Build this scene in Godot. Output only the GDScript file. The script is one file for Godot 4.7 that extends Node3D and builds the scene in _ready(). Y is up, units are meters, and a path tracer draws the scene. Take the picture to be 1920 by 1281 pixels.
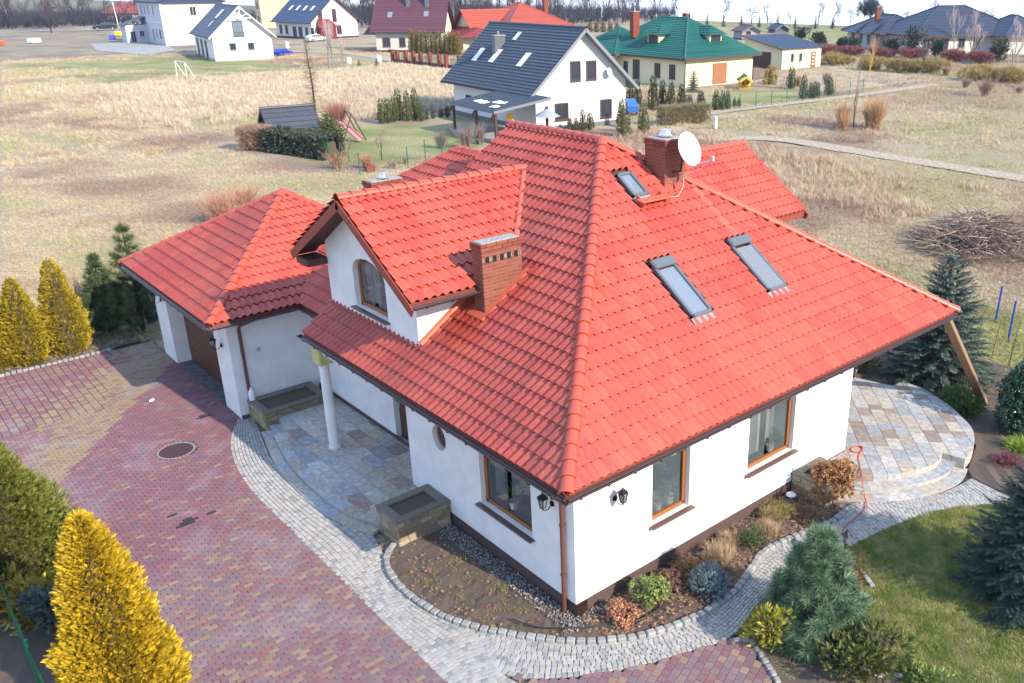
extends Node3D
# A red-roofed house seen from the air, its yard, the dry fields and the houses behind. x runs along the sunlit wall, -z along the entrance wall, y is up, the near house corner is the origin.

var rng := RandomNumberGenerator.new()
var used := {}
var M := {}
var mesh_of := {}
var cam_at := Vector3(-8.6193, 11.1832, 10.532)
var patch := FastNoiseLite.new()

func _ready() -> void:
	rng.seed = 7
	camera_and_light()
	materials()
	sprigs()
	ground()
	paving()
	main_house()
	yard()
	neighbours()
	far_trees()
	field_growth()

func camera_and_light() -> void:
	var cam := Camera3D.new()
	cam.name = "camera"
	var yaw := 0.7377; var pitch := -0.3847; var roll := -0.0043
	var f := Vector3(sin(yaw) * cos(pitch), sin(pitch), -cos(yaw) * cos(pitch))
	var r := Vector3(cos(yaw), 0, sin(yaw))
	var u := r.cross(f)
	cam.transform = Transform3D(Basis(cos(roll) * r + sin(roll) * u, -sin(roll) * r + cos(roll) * u, -f), cam_at)
	cam.projection = Camera3D.PROJECTION_FRUSTUM
	cam.keep_aspect = Camera3D.KEEP_HEIGHT
	cam.near = 0.5
	cam.far = 3000.0
	cam.size = 0.5 * 1281.0 / 1655.76
	cam.frustum_offset = Vector2(-0.5 * 188.0 / 1655.76, 0)
	add_child(cam)
	cam.current = true
	var env := Environment.new()
	env.background_mode = Environment.BG_SKY
	var sky := Sky.new()
	var sm := ProceduralSkyMaterial.new()
	sm.sky_top_color = Color(0.60, 0.72, 0.90)
	sm.sky_horizon_color = Color(0.93, 0.96, 1.0)
	sm.sky_curve = 0.16
	sm.ground_horizon_color = Color(0.62, 0.62, 0.6)
	sm.ground_bottom_color = Color(0.3, 0.28, 0.25)
	sm.sky_energy_multiplier = 1.15
	sky.sky_material = sm
	env.sky = sky
	env.tonemap_mode = Environment.TONE_MAPPER_LINEAR
	env.tonemap_exposure = 1.66
	env.sdfgi_enabled = true
	env.ssao_enabled = true
	env.ssil_enabled = true
	env.fog_enabled = true
	env.fog_density = 0.00015
	env.fog_light_color = Color(0.72, 0.81, 0.98)
	var we := WorldEnvironment.new()
	we.name = "environment"
	we.environment = env
	add_child(we)
	var sun := DirectionalLight3D.new()
	sun.name = "sun"
	sun.light_energy = 1.6
	sun.light_color = Color(1.0, 0.945, 0.86)
	sun.light_angular_distance = 0.5
	sun.shadow_enabled = true
	add_child(sun)
	sun.look_at_from_position(Vector3(0.17, 0.597, 1.0) * 20.0, Vector3.ZERO, Vector3.UP)

# ---------------------------------------------------------------- helpers
class MB:
	var v := PackedVector3Array()
	var n := PackedVector3Array()
	var c := PackedColorArray()
	var col := Color(1, 1, 1)
	func vert(p: Vector3, m: Vector3) -> void:
		v.append(p); n.append(m); c.append(col)
	func tri(a: Vector3, b: Vector3, d: Vector3) -> void:
		var m := (b - a).cross(d - a)
		if m.length_squared() < 1e-16:
			return
		m = m.normalized()
		vert(a, m); vert(d, m); vert(b, m)
	func trin(a: Vector3, b: Vector3, d: Vector3, na: Vector3, nb: Vector3, nd: Vector3) -> void:
		vert(a, na); vert(d, nd); vert(b, nb)
	func quad(a: Vector3, b: Vector3, e: Vector3, d: Vector3) -> void:
		tri(a, b, e); tri(a, e, d)
	func out(p: Array, o: Vector3) -> void:   # a flat polygon that faces o
		var m: Vector3 = (p[1] - p[0]).cross(p[2] - p[0])
		if m.dot(o) < 0:
			p = p.duplicate(); p.reverse()
		for i in range(1, p.size() - 1):
			tri(p[0], p[i], p[i + 1])
	func box(at: Vector3, s: Vector3, b := Basis()) -> void:
		var h := s / 2
		for k in 3:
			for sg in [-1.0, 1.0]:
				var o := Vector3(); o[k] = sg
				var q := []
				for e in [[-1, -1], [1, -1], [1, 1], [-1, 1]]:
					var p := Vector3()
					p[k] = h[k] * sg; p[(k + 1) % 3] = h[(k + 1) % 3] * e[0]; p[(k + 2) % 3] = h[(k + 2) % 3] * e[1]
					q.append(at + b * p)
				out(q, b * o)
	func bev(at: Vector3, s: Vector3, e: float, b := Basis()) -> void:   # a box with chamfered edges
		var h := s / 2
		var pt := func(g: Vector3, k: int) -> Vector3:
			var p := Vector3()
			for j in 3:
				p[j] = g[j] * (h[j] if j == k else h[j] - e)
			return at + b * p
		for k in 3:
			var k1 := (k + 1) % 3; var k2 := (k + 2) % 3
			for sg in [-1.0, 1.0]:
				var o := Vector3(); o[k] = sg
				var q := []
				for e2 in [[-1, -1], [1, -1], [1, 1], [-1, 1]]:
					var g := Vector3(); g[k] = sg; g[k1] = e2[0]; g[k2] = e2[1]
					q.append(pt.call(g, k))
				out(q, b * o)
				for sh in [-1.0, 1.0]:
					var ga := Vector3(); ga[k] = sg; ga[k1] = sh; ga[k2] = -1
					var gb := ga; gb[k2] = 1
					var o2 := Vector3(); o2[k] = sg; o2[k1] = sh
					out([pt.call(ga, k), pt.call(gb, k), pt.call(gb, k1), pt.call(ga, k1)], b * o2)
		for i in 8:
			var g := Vector3(1 if i & 1 else -1, 1 if i & 2 else -1, 1 if i & 4 else -1)
			out([pt.call(g, 0), pt.call(g, 1), pt.call(g, 2)], b * g)
	func tube(p: Array, r: Array, sides := 6, caps := false) -> void:
		var rings := []
		var last := Vector3(0.3, 1, 0.2)
		for i in p.size():
			var d: Vector3 = (p[mini(i + 1, p.size() - 1)] - p[maxi(i - 1, 0)]).normalized()
			var x := last - d * last.dot(d)
			if x.length() < 0.05:
				x = d.cross(Vector3(0.2, 0.1, 1))
			if x.length() < 0.05:
				x = d.cross(Vector3(1, 0.1, 0))
			x = x.normalized()
			var y := d.cross(x)
			last = x
			var ring := []
			for k in sides:
				var a := TAU * k / sides
				ring.append(x * cos(a) + y * sin(a))
			rings.append(ring)
		for i in p.size() - 1:
			for k in sides:
				var k2 := (k + 1) % sides
				var a: Vector3 = rings[i][k]; var b: Vector3 = rings[i][k2]
				var e: Vector3 = rings[i + 1][k2]; var d: Vector3 = rings[i + 1][k]
				trin(p[i] + a * r[i], p[i] + b * r[i], p[i + 1] + e * r[i + 1], a, b, e)
				trin(p[i] + a * r[i], p[i + 1] + e * r[i + 1], p[i + 1] + d * r[i + 1], a, e, d)
		if caps:
			for w in [0, p.size() - 1]:
				var q := []
				for k in sides:
					q.append(p[w] + rings[w][k] * r[w])
				out(q, (p[0] - p[1]) if w == 0 else (p[-1] - p[-2]))
	func lathe(prof: Array, seg: int, at := Vector3.ZERO, squash := Vector3.ONE, wob := 0.0, ns: FastNoiseLite = null) -> void:   # prof of [r, y]
		for i in prof.size() - 1:
			var sl := Vector2(prof[i + 1][1] - prof[i][1], prof[i][0] - prof[i + 1][0]).normalized()
			for k in seg:
				var q := []; var m := []
				for e in [[i, k], [i, k + 1], [i + 1, k + 1], [i + 1, k]]:
					var a: float = TAU * (e[1] % seg) / seg
					var dr := 1.0
					if ns:
						dr += wob * ns.get_noise_3d(cos(a) * 40, prof[e[0]][1] * 40, sin(a) * 40)
					q.append(at + Vector3(cos(a) * prof[e[0]][0] * dr, prof[e[0]][1], sin(a) * prof[e[0]][0] * dr) * squash)
					m.append(Vector3(cos(a) * sl.x, sl.y, sin(a) * sl.x))
				trin(q[0], q[3], q[2], m[0], m[3], m[2])
				trin(q[0], q[2], q[1], m[0], m[2], m[1])
	func slab(poly: PackedVector2Array, y0: float, y1: float, bevel := 0.0) -> void:   # plan polygon (x, z) pulled up from y0 to y1
		var p := poly
		if Geometry2D.is_polygon_clockwise(p):
			p = p.duplicate(); p.reverse()
		var top := p
		if bevel > 0:
			var t := Geometry2D.offset_polygon(p, -bevel, Geometry2D.JOIN_MITER)
			if t.size() == 1 and t[0].size() == p.size():
				top = t[0]
				if Geometry2D.is_polygon_clockwise(top):
					top.reverse()
				# same start
				var best := 0
				for i in top.size():
					if top[i].distance_to(p[0]) < top[best].distance_to(p[0]):
						best = i
				var tt := PackedVector2Array()
				for i in top.size():
					tt.append(top[(i + best) % top.size()])
				top = tt
			else:
				bevel = 0.0
		var idx := Geometry2D.triangulate_polygon(top)
		for i in range(0, idx.size(), 3):
			out([Vector3(top[idx[i]].x, y1, top[idx[i]].y), Vector3(top[idx[i + 1]].x, y1, top[idx[i + 1]].y), Vector3(top[idx[i + 2]].x, y1, top[idx[i + 2]].y)], Vector3.UP)
		for i in p.size():
			var j := (i + 1) % p.size()
			var o := Vector3(p[j].y - p[i].y, 0, p[i].x - p[j].x)
			if bevel > 0:
				out([Vector3(top[i].x, y1, top[i].y), Vector3(top[j].x, y1, top[j].y), Vector3(p[j].x, y1 - bevel, p[j].y), Vector3(p[i].x, y1 - bevel, p[i].y)], o + Vector3.UP * o.length())
			out([Vector3(p[i].x, y1 - bevel, p[i].y), Vector3(p[j].x, y1 - bevel, p[j].y), Vector3(p[j].x, y0, p[j].y), Vector3(p[i].x, y0, p[i].y)], o)
	func add(o: MB, t: Transform3D) -> void:
		for i in o.v.size():
			v.append(t * o.v[i]); n.append((t.basis * o.n[i]).normalized()); c.append(o.c[i])
	func mesh() -> ArrayMesh:
		var am := ArrayMesh.new()
		if v.is_empty():
			return am
		var a := []
		a.resize(Mesh.ARRAY_MAX)
		a[Mesh.ARRAY_VERTEX] = v; a[Mesh.ARRAY_NORMAL] = n; a[Mesh.ARRAY_COLOR] = c
		am.add_surface_from_arrays(Mesh.PRIMITIVE_TRIANGLES, a)
		return am

func numbered(s: String) -> String:
	if not used.has(s):
		used[s] = 0
		return s
	used[s] += 1
	return "%s_%03d" % [s, used[s]]

func tag(o: Node, label: String, category: String, group := "") -> void:
	o.set_meta("label", label); o.set_meta("category", category)
	if group:
		o.set_meta("group", group)

func thing(called: String, label: String, category: String, at := Vector3.ZERO, turn := 0.0, group := "") -> Node3D:
	var o := Node3D.new()
	o.name = numbered(called)
	add_child(o)
	o.position = at; o.rotation.y = turn
	tag(o, label, category, group)
	return o

func put(called: String, mesh, mat: Material, parent: Node = self, t := Transform3D()) -> MeshInstance3D:
	var o := MeshInstance3D.new()
	o.mesh = mesh.mesh() if mesh is MB else mesh
	o.material_override = mat
	o.transform = t
	o.name = numbered(called) if parent == self else called
	parent.add_child(o, true)
	return o

func struct(called: String, mesh, mat: Material) -> MeshInstance3D:
	var o := put(called, mesh, mat)
	o.set_meta("kind", "structure")
	return o

func many(called: String, mesh: Mesh, mat: Material, ts: Array, cs: Array, parent: Node = self) -> MultiMeshInstance3D:
	var mm := MultiMesh.new()
	mm.transform_format = MultiMesh.TRANSFORM_3D
	mm.use_colors = true
	mm.mesh = mesh
	mm.instance_count = ts.size()
	for i in ts.size():
		mm.set_instance_transform(i, ts[i])
		mm.set_instance_color(i, cs[i % cs.size()])
	var o := MultiMeshInstance3D.new()
	o.multimesh = mm
	o.material_override = mat
	o.name = numbered(called) if parent == self else called
	o.set_meta("kind", "stuff")
	parent.add_child(o, true)
	return o

func copy(o: Node3D, at: Vector3, turn: float, size: Vector3, label := "", group := "") -> Node3D:
	var r: Node3D = o.duplicate()
	var stem := String(o.name)
	if stem.length() > 4 and stem[-4] == "_" and stem.right(3).is_valid_int():
		stem = stem.left(-4)
	r.name = numbered(stem)
	add_child(r)
	r.position = at; r.rotation.y = turn; r.scale = size
	if label:
		r.set_meta("label", label)
	if group:
		r.set_meta("group", group)
	return r

func R(a: float, b: float) -> float:
	return rng.randf_range(a, b)

func mixc(a: Color, b: Color, t: float) -> Color:
	return a.lerp(b, clampf(t, 0, 1))

func aim(d: Vector3, roll := 0.0) -> Basis:   # +y turned to d
	d = d.normalized()
	var x := d.cross(Vector3(0.123, 0.2, 0.97))
	if x.length() < 0.1:
		x = d.cross(Vector3.RIGHT)
	x = x.normalized()
	return Basis(x, d, x.cross(d)).rotated(d, roll)

func noise_tex(sd: int, freq: float, lo: float, hi: float, oct := 4, normal := 0.0, type := FastNoiseLite.TYPE_SIMPLEX_SMOOTH) -> NoiseTexture2D:
	var ns := FastNoiseLite.new()
	ns.seed = sd; ns.frequency = freq; ns.noise_type = type
	ns.fractal_octaves = oct
	var t := NoiseTexture2D.new()
	t.width = 512; t.height = 512; t.seamless = true
	t.noise = ns
	if normal > 0:
		t.as_normal_map = true; t.bump_strength = normal
	else:
		var g := Gradient.new()
		g.set_color(0, Color(lo, lo, lo)); g.set_color(1, Color(hi, hi, hi))
		t.color_ramp = g
	return t

func mat(key: String, lin: Color, rough: float, tex: Texture2D = null, scale := 1.0, nrm: Texture2D = null, ns := 1.0, vc := false) -> StandardMaterial3D:
	var m := StandardMaterial3D.new()
	m.resource_name = key
	m.albedo_color = lin.linear_to_srgb()
	m.roughness = rough
	m.vertex_color_use_as_albedo = vc
	if tex:
		m.albedo_texture = tex
	if nrm:
		m.normal_enabled = true; m.normal_texture = nrm; m.normal_scale = ns
	if tex or nrm:
		m.uv1_triplanar = true; m.uv1_world_triplanar = true
		m.uv1_scale = Vector3.ONE * scale
	M[key] = m
	return m

func materials() -> void:
	patch.seed = 3; patch.frequency = 0.06; patch.fractal_octaves = 4
	var W := Color(1, 1, 1)
	var fine := noise_tex(1, 0.05, 0.82, 1.0)
	var coarse := noise_tex(2, 0.012, 0.75, 1.0, 5)
	var rough := noise_tex(3, 0.06, 0, 1, 4, 5.0)
	var speck := noise_tex(4, 0.12, 0.45, 1.0, 3)
	var stone := noise_tex(5, 0.02, 0.62, 1.0, 5)
	var cells := noise_tex(6, 0.05, 0.5, 1.0, 3, 0.0, FastNoiseLite.TYPE_CELLULAR)
	var streak := noise_tex(8, 0.03, 0.6, 1.0, 4)
	mat("render", Color(0.74, 0.74, 0.73), 0.9, noise_tex(14, 0.008, 0.93, 1.0, 5), 0.35, rough, 0.1)
	mat("plinth", Color(0.16, 0.10, 0.09), 0.8, speck, 3.0, rough, 0.6)
	mat("tile", W, 0.4, coarse, 1.6, rough, 0.06, true)
	mat("ridge", Color(0.51, 0.085, 0.046), 0.4, fine, 1.0)
	mat("deck", Color(0.10, 0.03, 0.025), 0.9)
	mat("fascia", Color(0.30, 0.055, 0.035), 0.55, fine, 1.0)
	mat("soffit", Color(0.13, 0.05, 0.035), 0.7, streak, 2.0)
	mat("gutter", Color(0.055, 0.03, 0.028), 0.3)
	mat("pipe", Color(0.12, 0.045, 0.03), 0.32)
	mat("lead", Color(0.48, 0.10, 0.055), 0.5)
	mat("wood", Color(0.42, 0.16, 0.045), 0.45, streak, 3.0)
	mat("darkwood", Color(0.13, 0.05, 0.02), 0.45, streak, 3.0)
	mat("timber", Color(0.36, 0.21, 0.11), 0.7, streak, 4.0, rough, 0.4)
	mat("glass", Color(0.10, 0.13, 0.15), 0.03)
	M["glass"].transparency = BaseMaterial3D.TRANSPARENCY_ALPHA
	M["glass"].albedo_color.a = 0.42
	mat("bglass", Color(0.03, 0.04, 0.055), 0.06)
	mat("skyglass", Color(0.16, 0.19, 0.24), 0.04)
	mat("room", Color(0.10, 0.09, 0.085), 0.9)
	mat("curtain", Color(0.55, 0.58, 0.56), 0.8)
	mat("sill", Color(0.26, 0.15, 0.13), 0.35, speck, 4.0)
	mat("metal", Color(0.10, 0.115, 0.13), 0.38)
	mat("zinc", Color(0.55, 0.57, 0.6), 0.25); M["zinc"].metallic = 0.85
	mat("slat", Color(0.17, 0.19, 0.22), 0.4)
	mat("black", Color(0.012, 0.012, 0.014), 0.4)
	mat("lampglass", Color(0.16, 0.17, 0.17), 0.1)
	mat("brick", W, 0.85, speck, 4.0, rough, 0.5, true)
	mat("mortar", Color(0.42, 0.38, 0.34), 0.95, speck, 5.0)
	mat("concrete", Color(0.42, 0.42, 0.40), 0.9, stone, 1.5, rough, 0.4)
	mat("dish", Color(0.46, 0.48, 0.5), 0.4)
	mat("leadgrey", Color(0.22, 0.24, 0.26), 0.6)
	mat("cable", Color(0.38, 0.36, 0.34), 0.5)
	mat("redcable", Color(0.55, 0.03, 0.02), 0.5)
	mat("hose", Color(0.02, 0.02, 0.022), 0.5)
	mat("cream", Color(0.62, 0.58, 0.22), 0.8, fine, 1.0)
	mat("white", Color(0.72, 0.72, 0.71), 0.7)
	mat("paver", W, 0.85, speck, 3.0, rough, 0.5, true)
	mat("sett", W, 0.8, speck, 4.0, rough, 0.6, true)
	mat("slabs", W, 0.7, coarse, 0.9, rough, 0.08, true)
	mat("wallstone", W, 0.9, stone, 3.0, rough, 0.9, true)
	mat("sand", Color(0.085, 0.07, 0.06), 0.95, speck, 3.0)
	mat("soil", Color(0.20, 0.145, 0.115), 1.0, speck, 2.0, rough, 1.5)
	mat("pebble", W, 0.75, null, 1.0, null, 1.0, true)
	mat("field", W, 1.0, streak, 0.35, rough, 1.2, true)
	mat("lawn", Color(0.20, 0.19, 0.06), 1.0, speck, 1.6, rough, 1.0)
	mat("farlawn", W, 1.0, streak, 0.3, rough, 0.8, true)
	mat("dirt", Color(0.55, 0.445, 0.32), 1.0, stone, 0.3, rough, 0.8)
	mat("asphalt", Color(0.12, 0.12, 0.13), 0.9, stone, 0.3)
	mat("water", Color(0.42, 0.48, 0.58), 0.08, noise_tex(9, 0.02, 0.8, 1.0), 0.02)
	mat("blade", W, 0.75, null, 1.0, null, 1.0, true)
	M["blade"].backlight_enabled = true; M["blade"].backlight = Color(0.35, 0.35, 0.3)
	mat("leaf", W, 0.6, null, 1.0, null, 1.0, true)
	M["leaf"].backlight_enabled = true; M["leaf"].backlight = Color(0.4, 0.4, 0.3)
	mat("needle", W, 0.55, null, 1.0, null, 1.0, true)
	mat("gloss", W, 0.28, null, 1.0, null, 1.0, true)
	mat("bark", Color(0.085, 0.06, 0.045), 0.95, speck, 3.0, rough, 1.0)
	mat("twig", W, 0.9, null, 1.0, null, 1.0, true)
	mat("birch", Color(0.58, 0.56, 0.53), 0.8, noise_tex(11, 0.03, 0.25, 1.0, 3), 2.0)
	mat("greenwire", Color(0.005, 0.11, 0.06), 0.45)
	mat("bluepaint", Color(0.02, 0.05, 0.32), 0.4)
	mat("tiles_far", W, 0.5, coarse, 0.6, null, 1.0, true)
	mat("wall_far", W, 0.9, fine, 0.5, null, 1.0, true)
	mat("paint", W, 0.35, null, 1.0, null, 1.0, true)
	mat("redbrick", Color(0.36, 0.085, 0.045), 0.85, speck, 2.0)
	mat("tyre", Color(0.02, 0.02, 0.02), 0.8)
	mat("snow", Color(0.8, 0.82, 0.85), 0.6)
	mat("darkboard", Color(0.035, 0.04, 0.055), 0.7, streak, 2.0)

func part(called: String, parent: Node, m: String, f: Callable) -> MeshInstance3D:   # one mesh filled by f
	var b := MB.new()
	f.call(b)
	return put(called, b, M[m], parent)

func boxpart(called: String, parent: Node, m: String, at: Vector3, s: Vector3, e := 0.0, b := Basis(), col := Color(1, 1, 1)) -> MeshInstance3D:
	var mb := MB.new()
	mb.col = col
	if e > 0:
		mb.bev(at, s, e, b)
	else:
		mb.box(at, s, b)
	return put(called, mb, M[m], parent)

func pv(a: Array) -> PackedVector2Array:
	var p := PackedVector2Array()
	for q in a:
		p.append(Vector2(q[0], q[1]))
	return p

func smooth_line(a: PackedVector2Array, step: float) -> PackedVector2Array:   # a curve through the points, cut into even steps
	var cv := Curve2D.new()
	for i in a.size():
		var t := (a[mini(i + 1, a.size() - 1)] - a[maxi(i - 1, 0)]) / 6.0
		cv.add_point(a[i], -t, t)
	cv.bake_interval = step / 4
	var out := PackedVector2Array()
	var n := maxi(1, roundi(cv.get_baked_length() / step))
	for i in n + 1:
		out.append(cv.sample_baked(cv.get_baked_length() * i / n))
	return out

# ---------------------------------------------------------------- ground, roads, water
var far_lawn := pv([[19, -113], [30, -118], [45, -113], [58, -123], [52, -134], [47, -166], [24, -160]])
var near_lawn := pv([[17.4, -47], [24, -44.5], [30, -47], [33.5, -57], [26, -62], [21, -62], [18, -55]])
var garden_lawn := pv([[57, -47.5], [72, -47.3], [77, -52], [70, -57], [61, -52]])
var side_lawn := pv([[13.8, -4], [22, -6], [24, 2], [15, 4]])
var shore_lawn := pv([[150, -105], [215, -210], [216, -90], [160, -85]])

func on_lawn(p: Vector2, pl: PackedVector2Array) -> bool:   # inside, with a ragged edge
	var n := patch.get_noise_2d(p.x, p.y); var n2 := patch.get_noise_2d(p.x * 3 + 90, p.y * 3)
	return Geometry2D.is_point_in_polygon(p + Vector2(n, n2) * (2.0 if pl != far_lawn and pl != shore_lawn else 26.0), pl)

func field_color(x: float, z: float) -> Color:
	var p := Vector2(x, z)
	var n := patch.get_noise_2d(x, z)
	var n2 := patch.get_noise_2d(x * 3 + 90, z * 3)
	var n3 := patch.get_noise_2d(x * 0.4 - 50, z * 0.4 + 20)
	var c := mixc(Color(0.47, 0.365, 0.23), Color(0.59, 0.48, 0.325), 0.5 + n2)
	c = mixc(c, Color(0.34, 0.235, 0.165), clampf(n * 3.0 - 0.05, 0, 1))
	c = mixc(c, Color(0.36, 0.34, 0.15), clampf(-n * 2.2 - 0.15 + n2 * 0.9, 0, 0.6))
	if z < -85 and z > -112 and x > 20 and x < 66:
		c = mixc(c, Color(0.56, 0.45, 0.29), 0.7)
	if x > 75 and z > -100:
		c = mixc(c, Color(0.36, 0.255, 0.17), clampf(0.3 + n3, 0, 0.8))
	for pl in [far_lawn, near_lawn, garden_lawn, side_lawn, shore_lawn]:
		if on_lawn(p, pl):
			c = mixc(Color(0.25, 0.28, 0.07), Color(0.48, 0.43, 0.20), 0.45 + n2 * 1.4)
			if pl == side_lawn:
				c = mixc(c, Color(0.34, 0.26, 0.16), clampf(0.45 + n * 3, 0, 1))
	if z < -165 and x < 60:
		c = mixc(c, Color(0.24, 0.20, 0.165), clampf(0.4 + n2, 0, 1))
	return c

func ribbon(called: String, pts: Array, w: float, y: float, m: String) -> void:
	var a := smooth_line(pv(pts), maxf(w * 0.5, 0.5))
	var b := MB.new()
	for i in a.size() - 1:
		var t0 := (a[mini(i + 1, a.size() - 1)] - a[maxi(i - 1, 0)]).normalized().orthogonal() * (w / 2)
		var t1 := (a[mini(i + 2, a.size() - 1)] - a[i]).normalized().orthogonal() * (w / 2)
		var j0 := 1.0 + 0.25 * patch.get_noise_2d(a[i].x * 6, a[i].y * 6)
		var j1 := 1.0 + 0.25 * patch.get_noise_2d(a[i + 1].x * 6, a[i + 1].y * 6)
		t0 *= j0; t1 *= j1
		b.out([Vector3(a[i].x - t0.x, y, a[i].y - t0.y), Vector3(a[i].x + t0.x, y, a[i].y + t0.y), Vector3(a[i + 1].x + t1.x, y, a[i + 1].y + t1.y), Vector3(a[i + 1].x - t1.x, y, a[i + 1].y - t1.y)], Vector3.UP)
	struct(called, b, M[m])

func sheet(called: String, pts: Array, y: float, m: String) -> MeshInstance3D:
	var p := pv(pts)
	var b := MB.new()
	var idx := Geometry2D.triangulate_polygon(p)
	for i in range(0, idx.size(), 3):
		b.out([Vector3(p[idx[i]].x, y, p[idx[i]].y), Vector3(p[idx[i + 1]].x, y, p[idx[i + 1]].y), Vector3(p[idx[i + 2]].x, y, p[idx[i + 2]].y)], Vector3.UP)
	return struct(called, b, M[m])

func ground() -> void:
	var b := MB.new()
	b.col = Color(0.30, 0.26, 0.16)
	b.out([Vector3(-2500, -0.4, -2800), Vector3(2900, -0.4, -2800), Vector3(2900, -0.4, 2500), Vector3(-2500, -0.4, 2500)], Vector3.UP)
	struct("terrain", b, M.field)
	b = MB.new()
	var sx := 2.0
	var nx := 152; var nz := 240
	var hs := []; var cs := []
	for j in nz + 1:
		for i in nx + 1:
			var x := -84.0 + i * sx; var z := -410.0 + j * sx
			var near := clampf((Vector2(x - 2, z + 6).length() - 16) / 10, 0, 1)
			hs.append(-0.085 + near * (0.05 + 0.08 * patch.get_noise_2d(x * 4, z * 4)))
			cs.append(field_color(x, z))
	for j in nz:
		for i in nx:
			var k := j * (nx + 1) + i
			var q := [k, k + nx + 1, k + nx + 2, k + 1]
			var p := []
			for e in q:
				p.append(Vector3(-84.0 + (e % (nx + 1)) * sx, hs[e], -410.0 + (e / (nx + 1)) * sx))
			var m: Vector3 = (p[1] - p[0]).cross(p[3] - p[0]).normalized()
			for e in [0, 2, 1, 0, 3, 2]:
				b.col = cs[q[e]]
				b.vert(p[e], m)
	struct("field", b, M.field)
	b = MB.new()
	b.out([Vector3(217, -0.12, -2800), Vector3(2900, -0.12, -2800), Vector3(2900, -0.12, 2500), Vector3(217, -0.12, 2500)], Vector3.UP)
	struct("lake", b, M.water)
	ribbon("paved_path", [[40, -37.6], [48, -42.5], [55, -45.6], [76, -44.1], [93, -43.6]], 1.7, 0.02, "dirt")
	ribbon("dirt_track", [[40.5, -37.0], [45.5, -34.5], [47.6, -31.5], [47.2, -24], [46.8, -18], [46.4, -11], [46.6, -2]], 2.0, 0.022, "dirt")
	ribbon("lane", [[60, -158], [66.5, -146], [67.2, -134], [64.5, -116], [62, -102], [60.5, -94]], 3.6, 0.022, "dirt")
	ribbon("side_road", [[122, -100], [124.5, -84], [124.5, -74], [129.5, -56], [138, -46]], 4.5, 0.022, "asphalt")
	ribbon("far_road", [[14, -284], [40, -282], [66, -278], [96, -274]], 4.5, 0.022, "concrete")
	sheet("concrete_yard", [[42, -208], [51, -206], [51, -186], [47.7, -172], [40, -164], [37, -183]], 0.026, "concrete")
	sheet("bare_ground", [[76, -60], [95, -66], [104, -67], [108, -62], [96, -47], [78, -47]], 0.018, "dirt")

# ---------------------------------------------------------------- paving round the house
var band_outer := [[-1.55, -12.78], [-1.9, -12.2], [-2.26, -11.4], [-2.56, -10.28], [-2.74, -8.9], [-2.76, -7.39], [-2.75, -5.31], [-2.75, -3.23], [-2.73, -0.95], [-2.73, 0.48], [-2.74, 2.2]]
var band_inner := [[-1.2, -12.62], [-1.3, -12.0], [-1.49, -11.2], [-1.78, -9.85], [-1.85, -8.2], [-1.74, -6.7], [-1.5, -5.3], [-1.78, -3.9], [-1.95, -2.6], [-1.62, -1.15], [-1.9, 0.1], [-1.55, 1.4]]
var path_inner := [[-1.55, -1.15], [-1.2, -0.6], [-0.39, 0.45], [0.58, 1.14], [1.69, 1.46], [2.76, 1.47], [3.53, 1.24], [4.35, 1.02], [5.42, 1.18], [6.38, 1.35], [7.2, 1.26], [7.85, 1.56], [8.51, 1.95], [9.23, 2.42], [10.0, 2.56], [10.9, 2.6]]
var path_outer := [[-1.98, 0.02], [-1.7, 0.5], [-1.19, 0.98], [-0.14, 1.62], [0.92, 2.04], [1.85, 2.31], [2.9, 2.06], [4.03, 1.96], [5.2, 2.12], [6.28, 2.26], [7.6, 2.5], [8.53, 2.8], [9.3, 3.25], [10.2, 3.9], [11.2, 4.7]]
var bed_edge := [[-1.3, -4.42], [-1.66, -4.1], [-1.88, -3.5], [-1.92, -2.62], [-1.72, -1.58], [-1.2, -0.6], [-0.39, 0.45], [0.58, 1.14], [1.69, 1.46], [2.76, 1.47], [3.53, 1.24], [4.35, 1.02], [5.42, 1.18], [6.38, 1.35], [6.95, 1.25]]

func resampled(a: PackedVector2Array, n: int) -> PackedVector2Array:
	var s := smooth_line(a, 0.05)
	var o := PackedVector2Array()
	for i in n + 1:
		o.append(s[roundi(float(i) / n * (s.size() - 1))])
	return o

func sett_band(parent: Node, inner: Array, outer: Array, rows: int, near: Array, ts: Array, cs: Array) -> void:
	var n := 200
	var a := resampled(pv(inner), n); var b := resampled(pv(outer), n)
	var base := MB.new()
	for i in n:
		base.out([Vector3(a[i].x, -0.022, a[i].y), Vector3(b[i].x, -0.022, b[i].y), Vector3(b[i + 1].x, -0.022, b[i + 1].y), Vector3(a[i + 1].x, -0.022, a[i + 1].y)], Vector3.UP)
	put("bedding", base, M.mortar, parent)
	for j in rows:
		var f := (j + 0.5) / rows
		var s := R(0, 0.1)
		for i in n:
			var p := a[i].lerp(b[i], f); var q := a[i + 1].lerp(b[i + 1], f)
			var d := q - p
			var l := d.length()
			while s < l:
				var at := p + d * (s / maxf(l, 1e-5))
				var w := a[i].distance_to(b[i]) / rows
				var g := R(0.086, 0.112)
				var ang := -d.angle() + R(-0.06, 0.06)
				var bs := Basis(Vector3.UP, ang) * Basis.from_scale(Vector3((g - 0.009) / 0.09, 1, (w - R(0.007, 0.013)) / 0.09))
				ts.append(Transform3D(bs, Vector3(at.x, R(-0.003, 0.004), at.y)))
				var v := R(0.57, 0.74)
				var cc := Color(v * 1.02, v * 0.985, v * 0.93)
				if rng.randf() < 0.12:
					cc = Color(v * 0.98, v * 0.86, v * 0.74)
				if rng.randf() < 0.14:
					cc = Color(v * 0.72, v * 0.73, v * 0.75)
				cs.append(cc)
				s += g + 0.002
			s -= l

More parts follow.
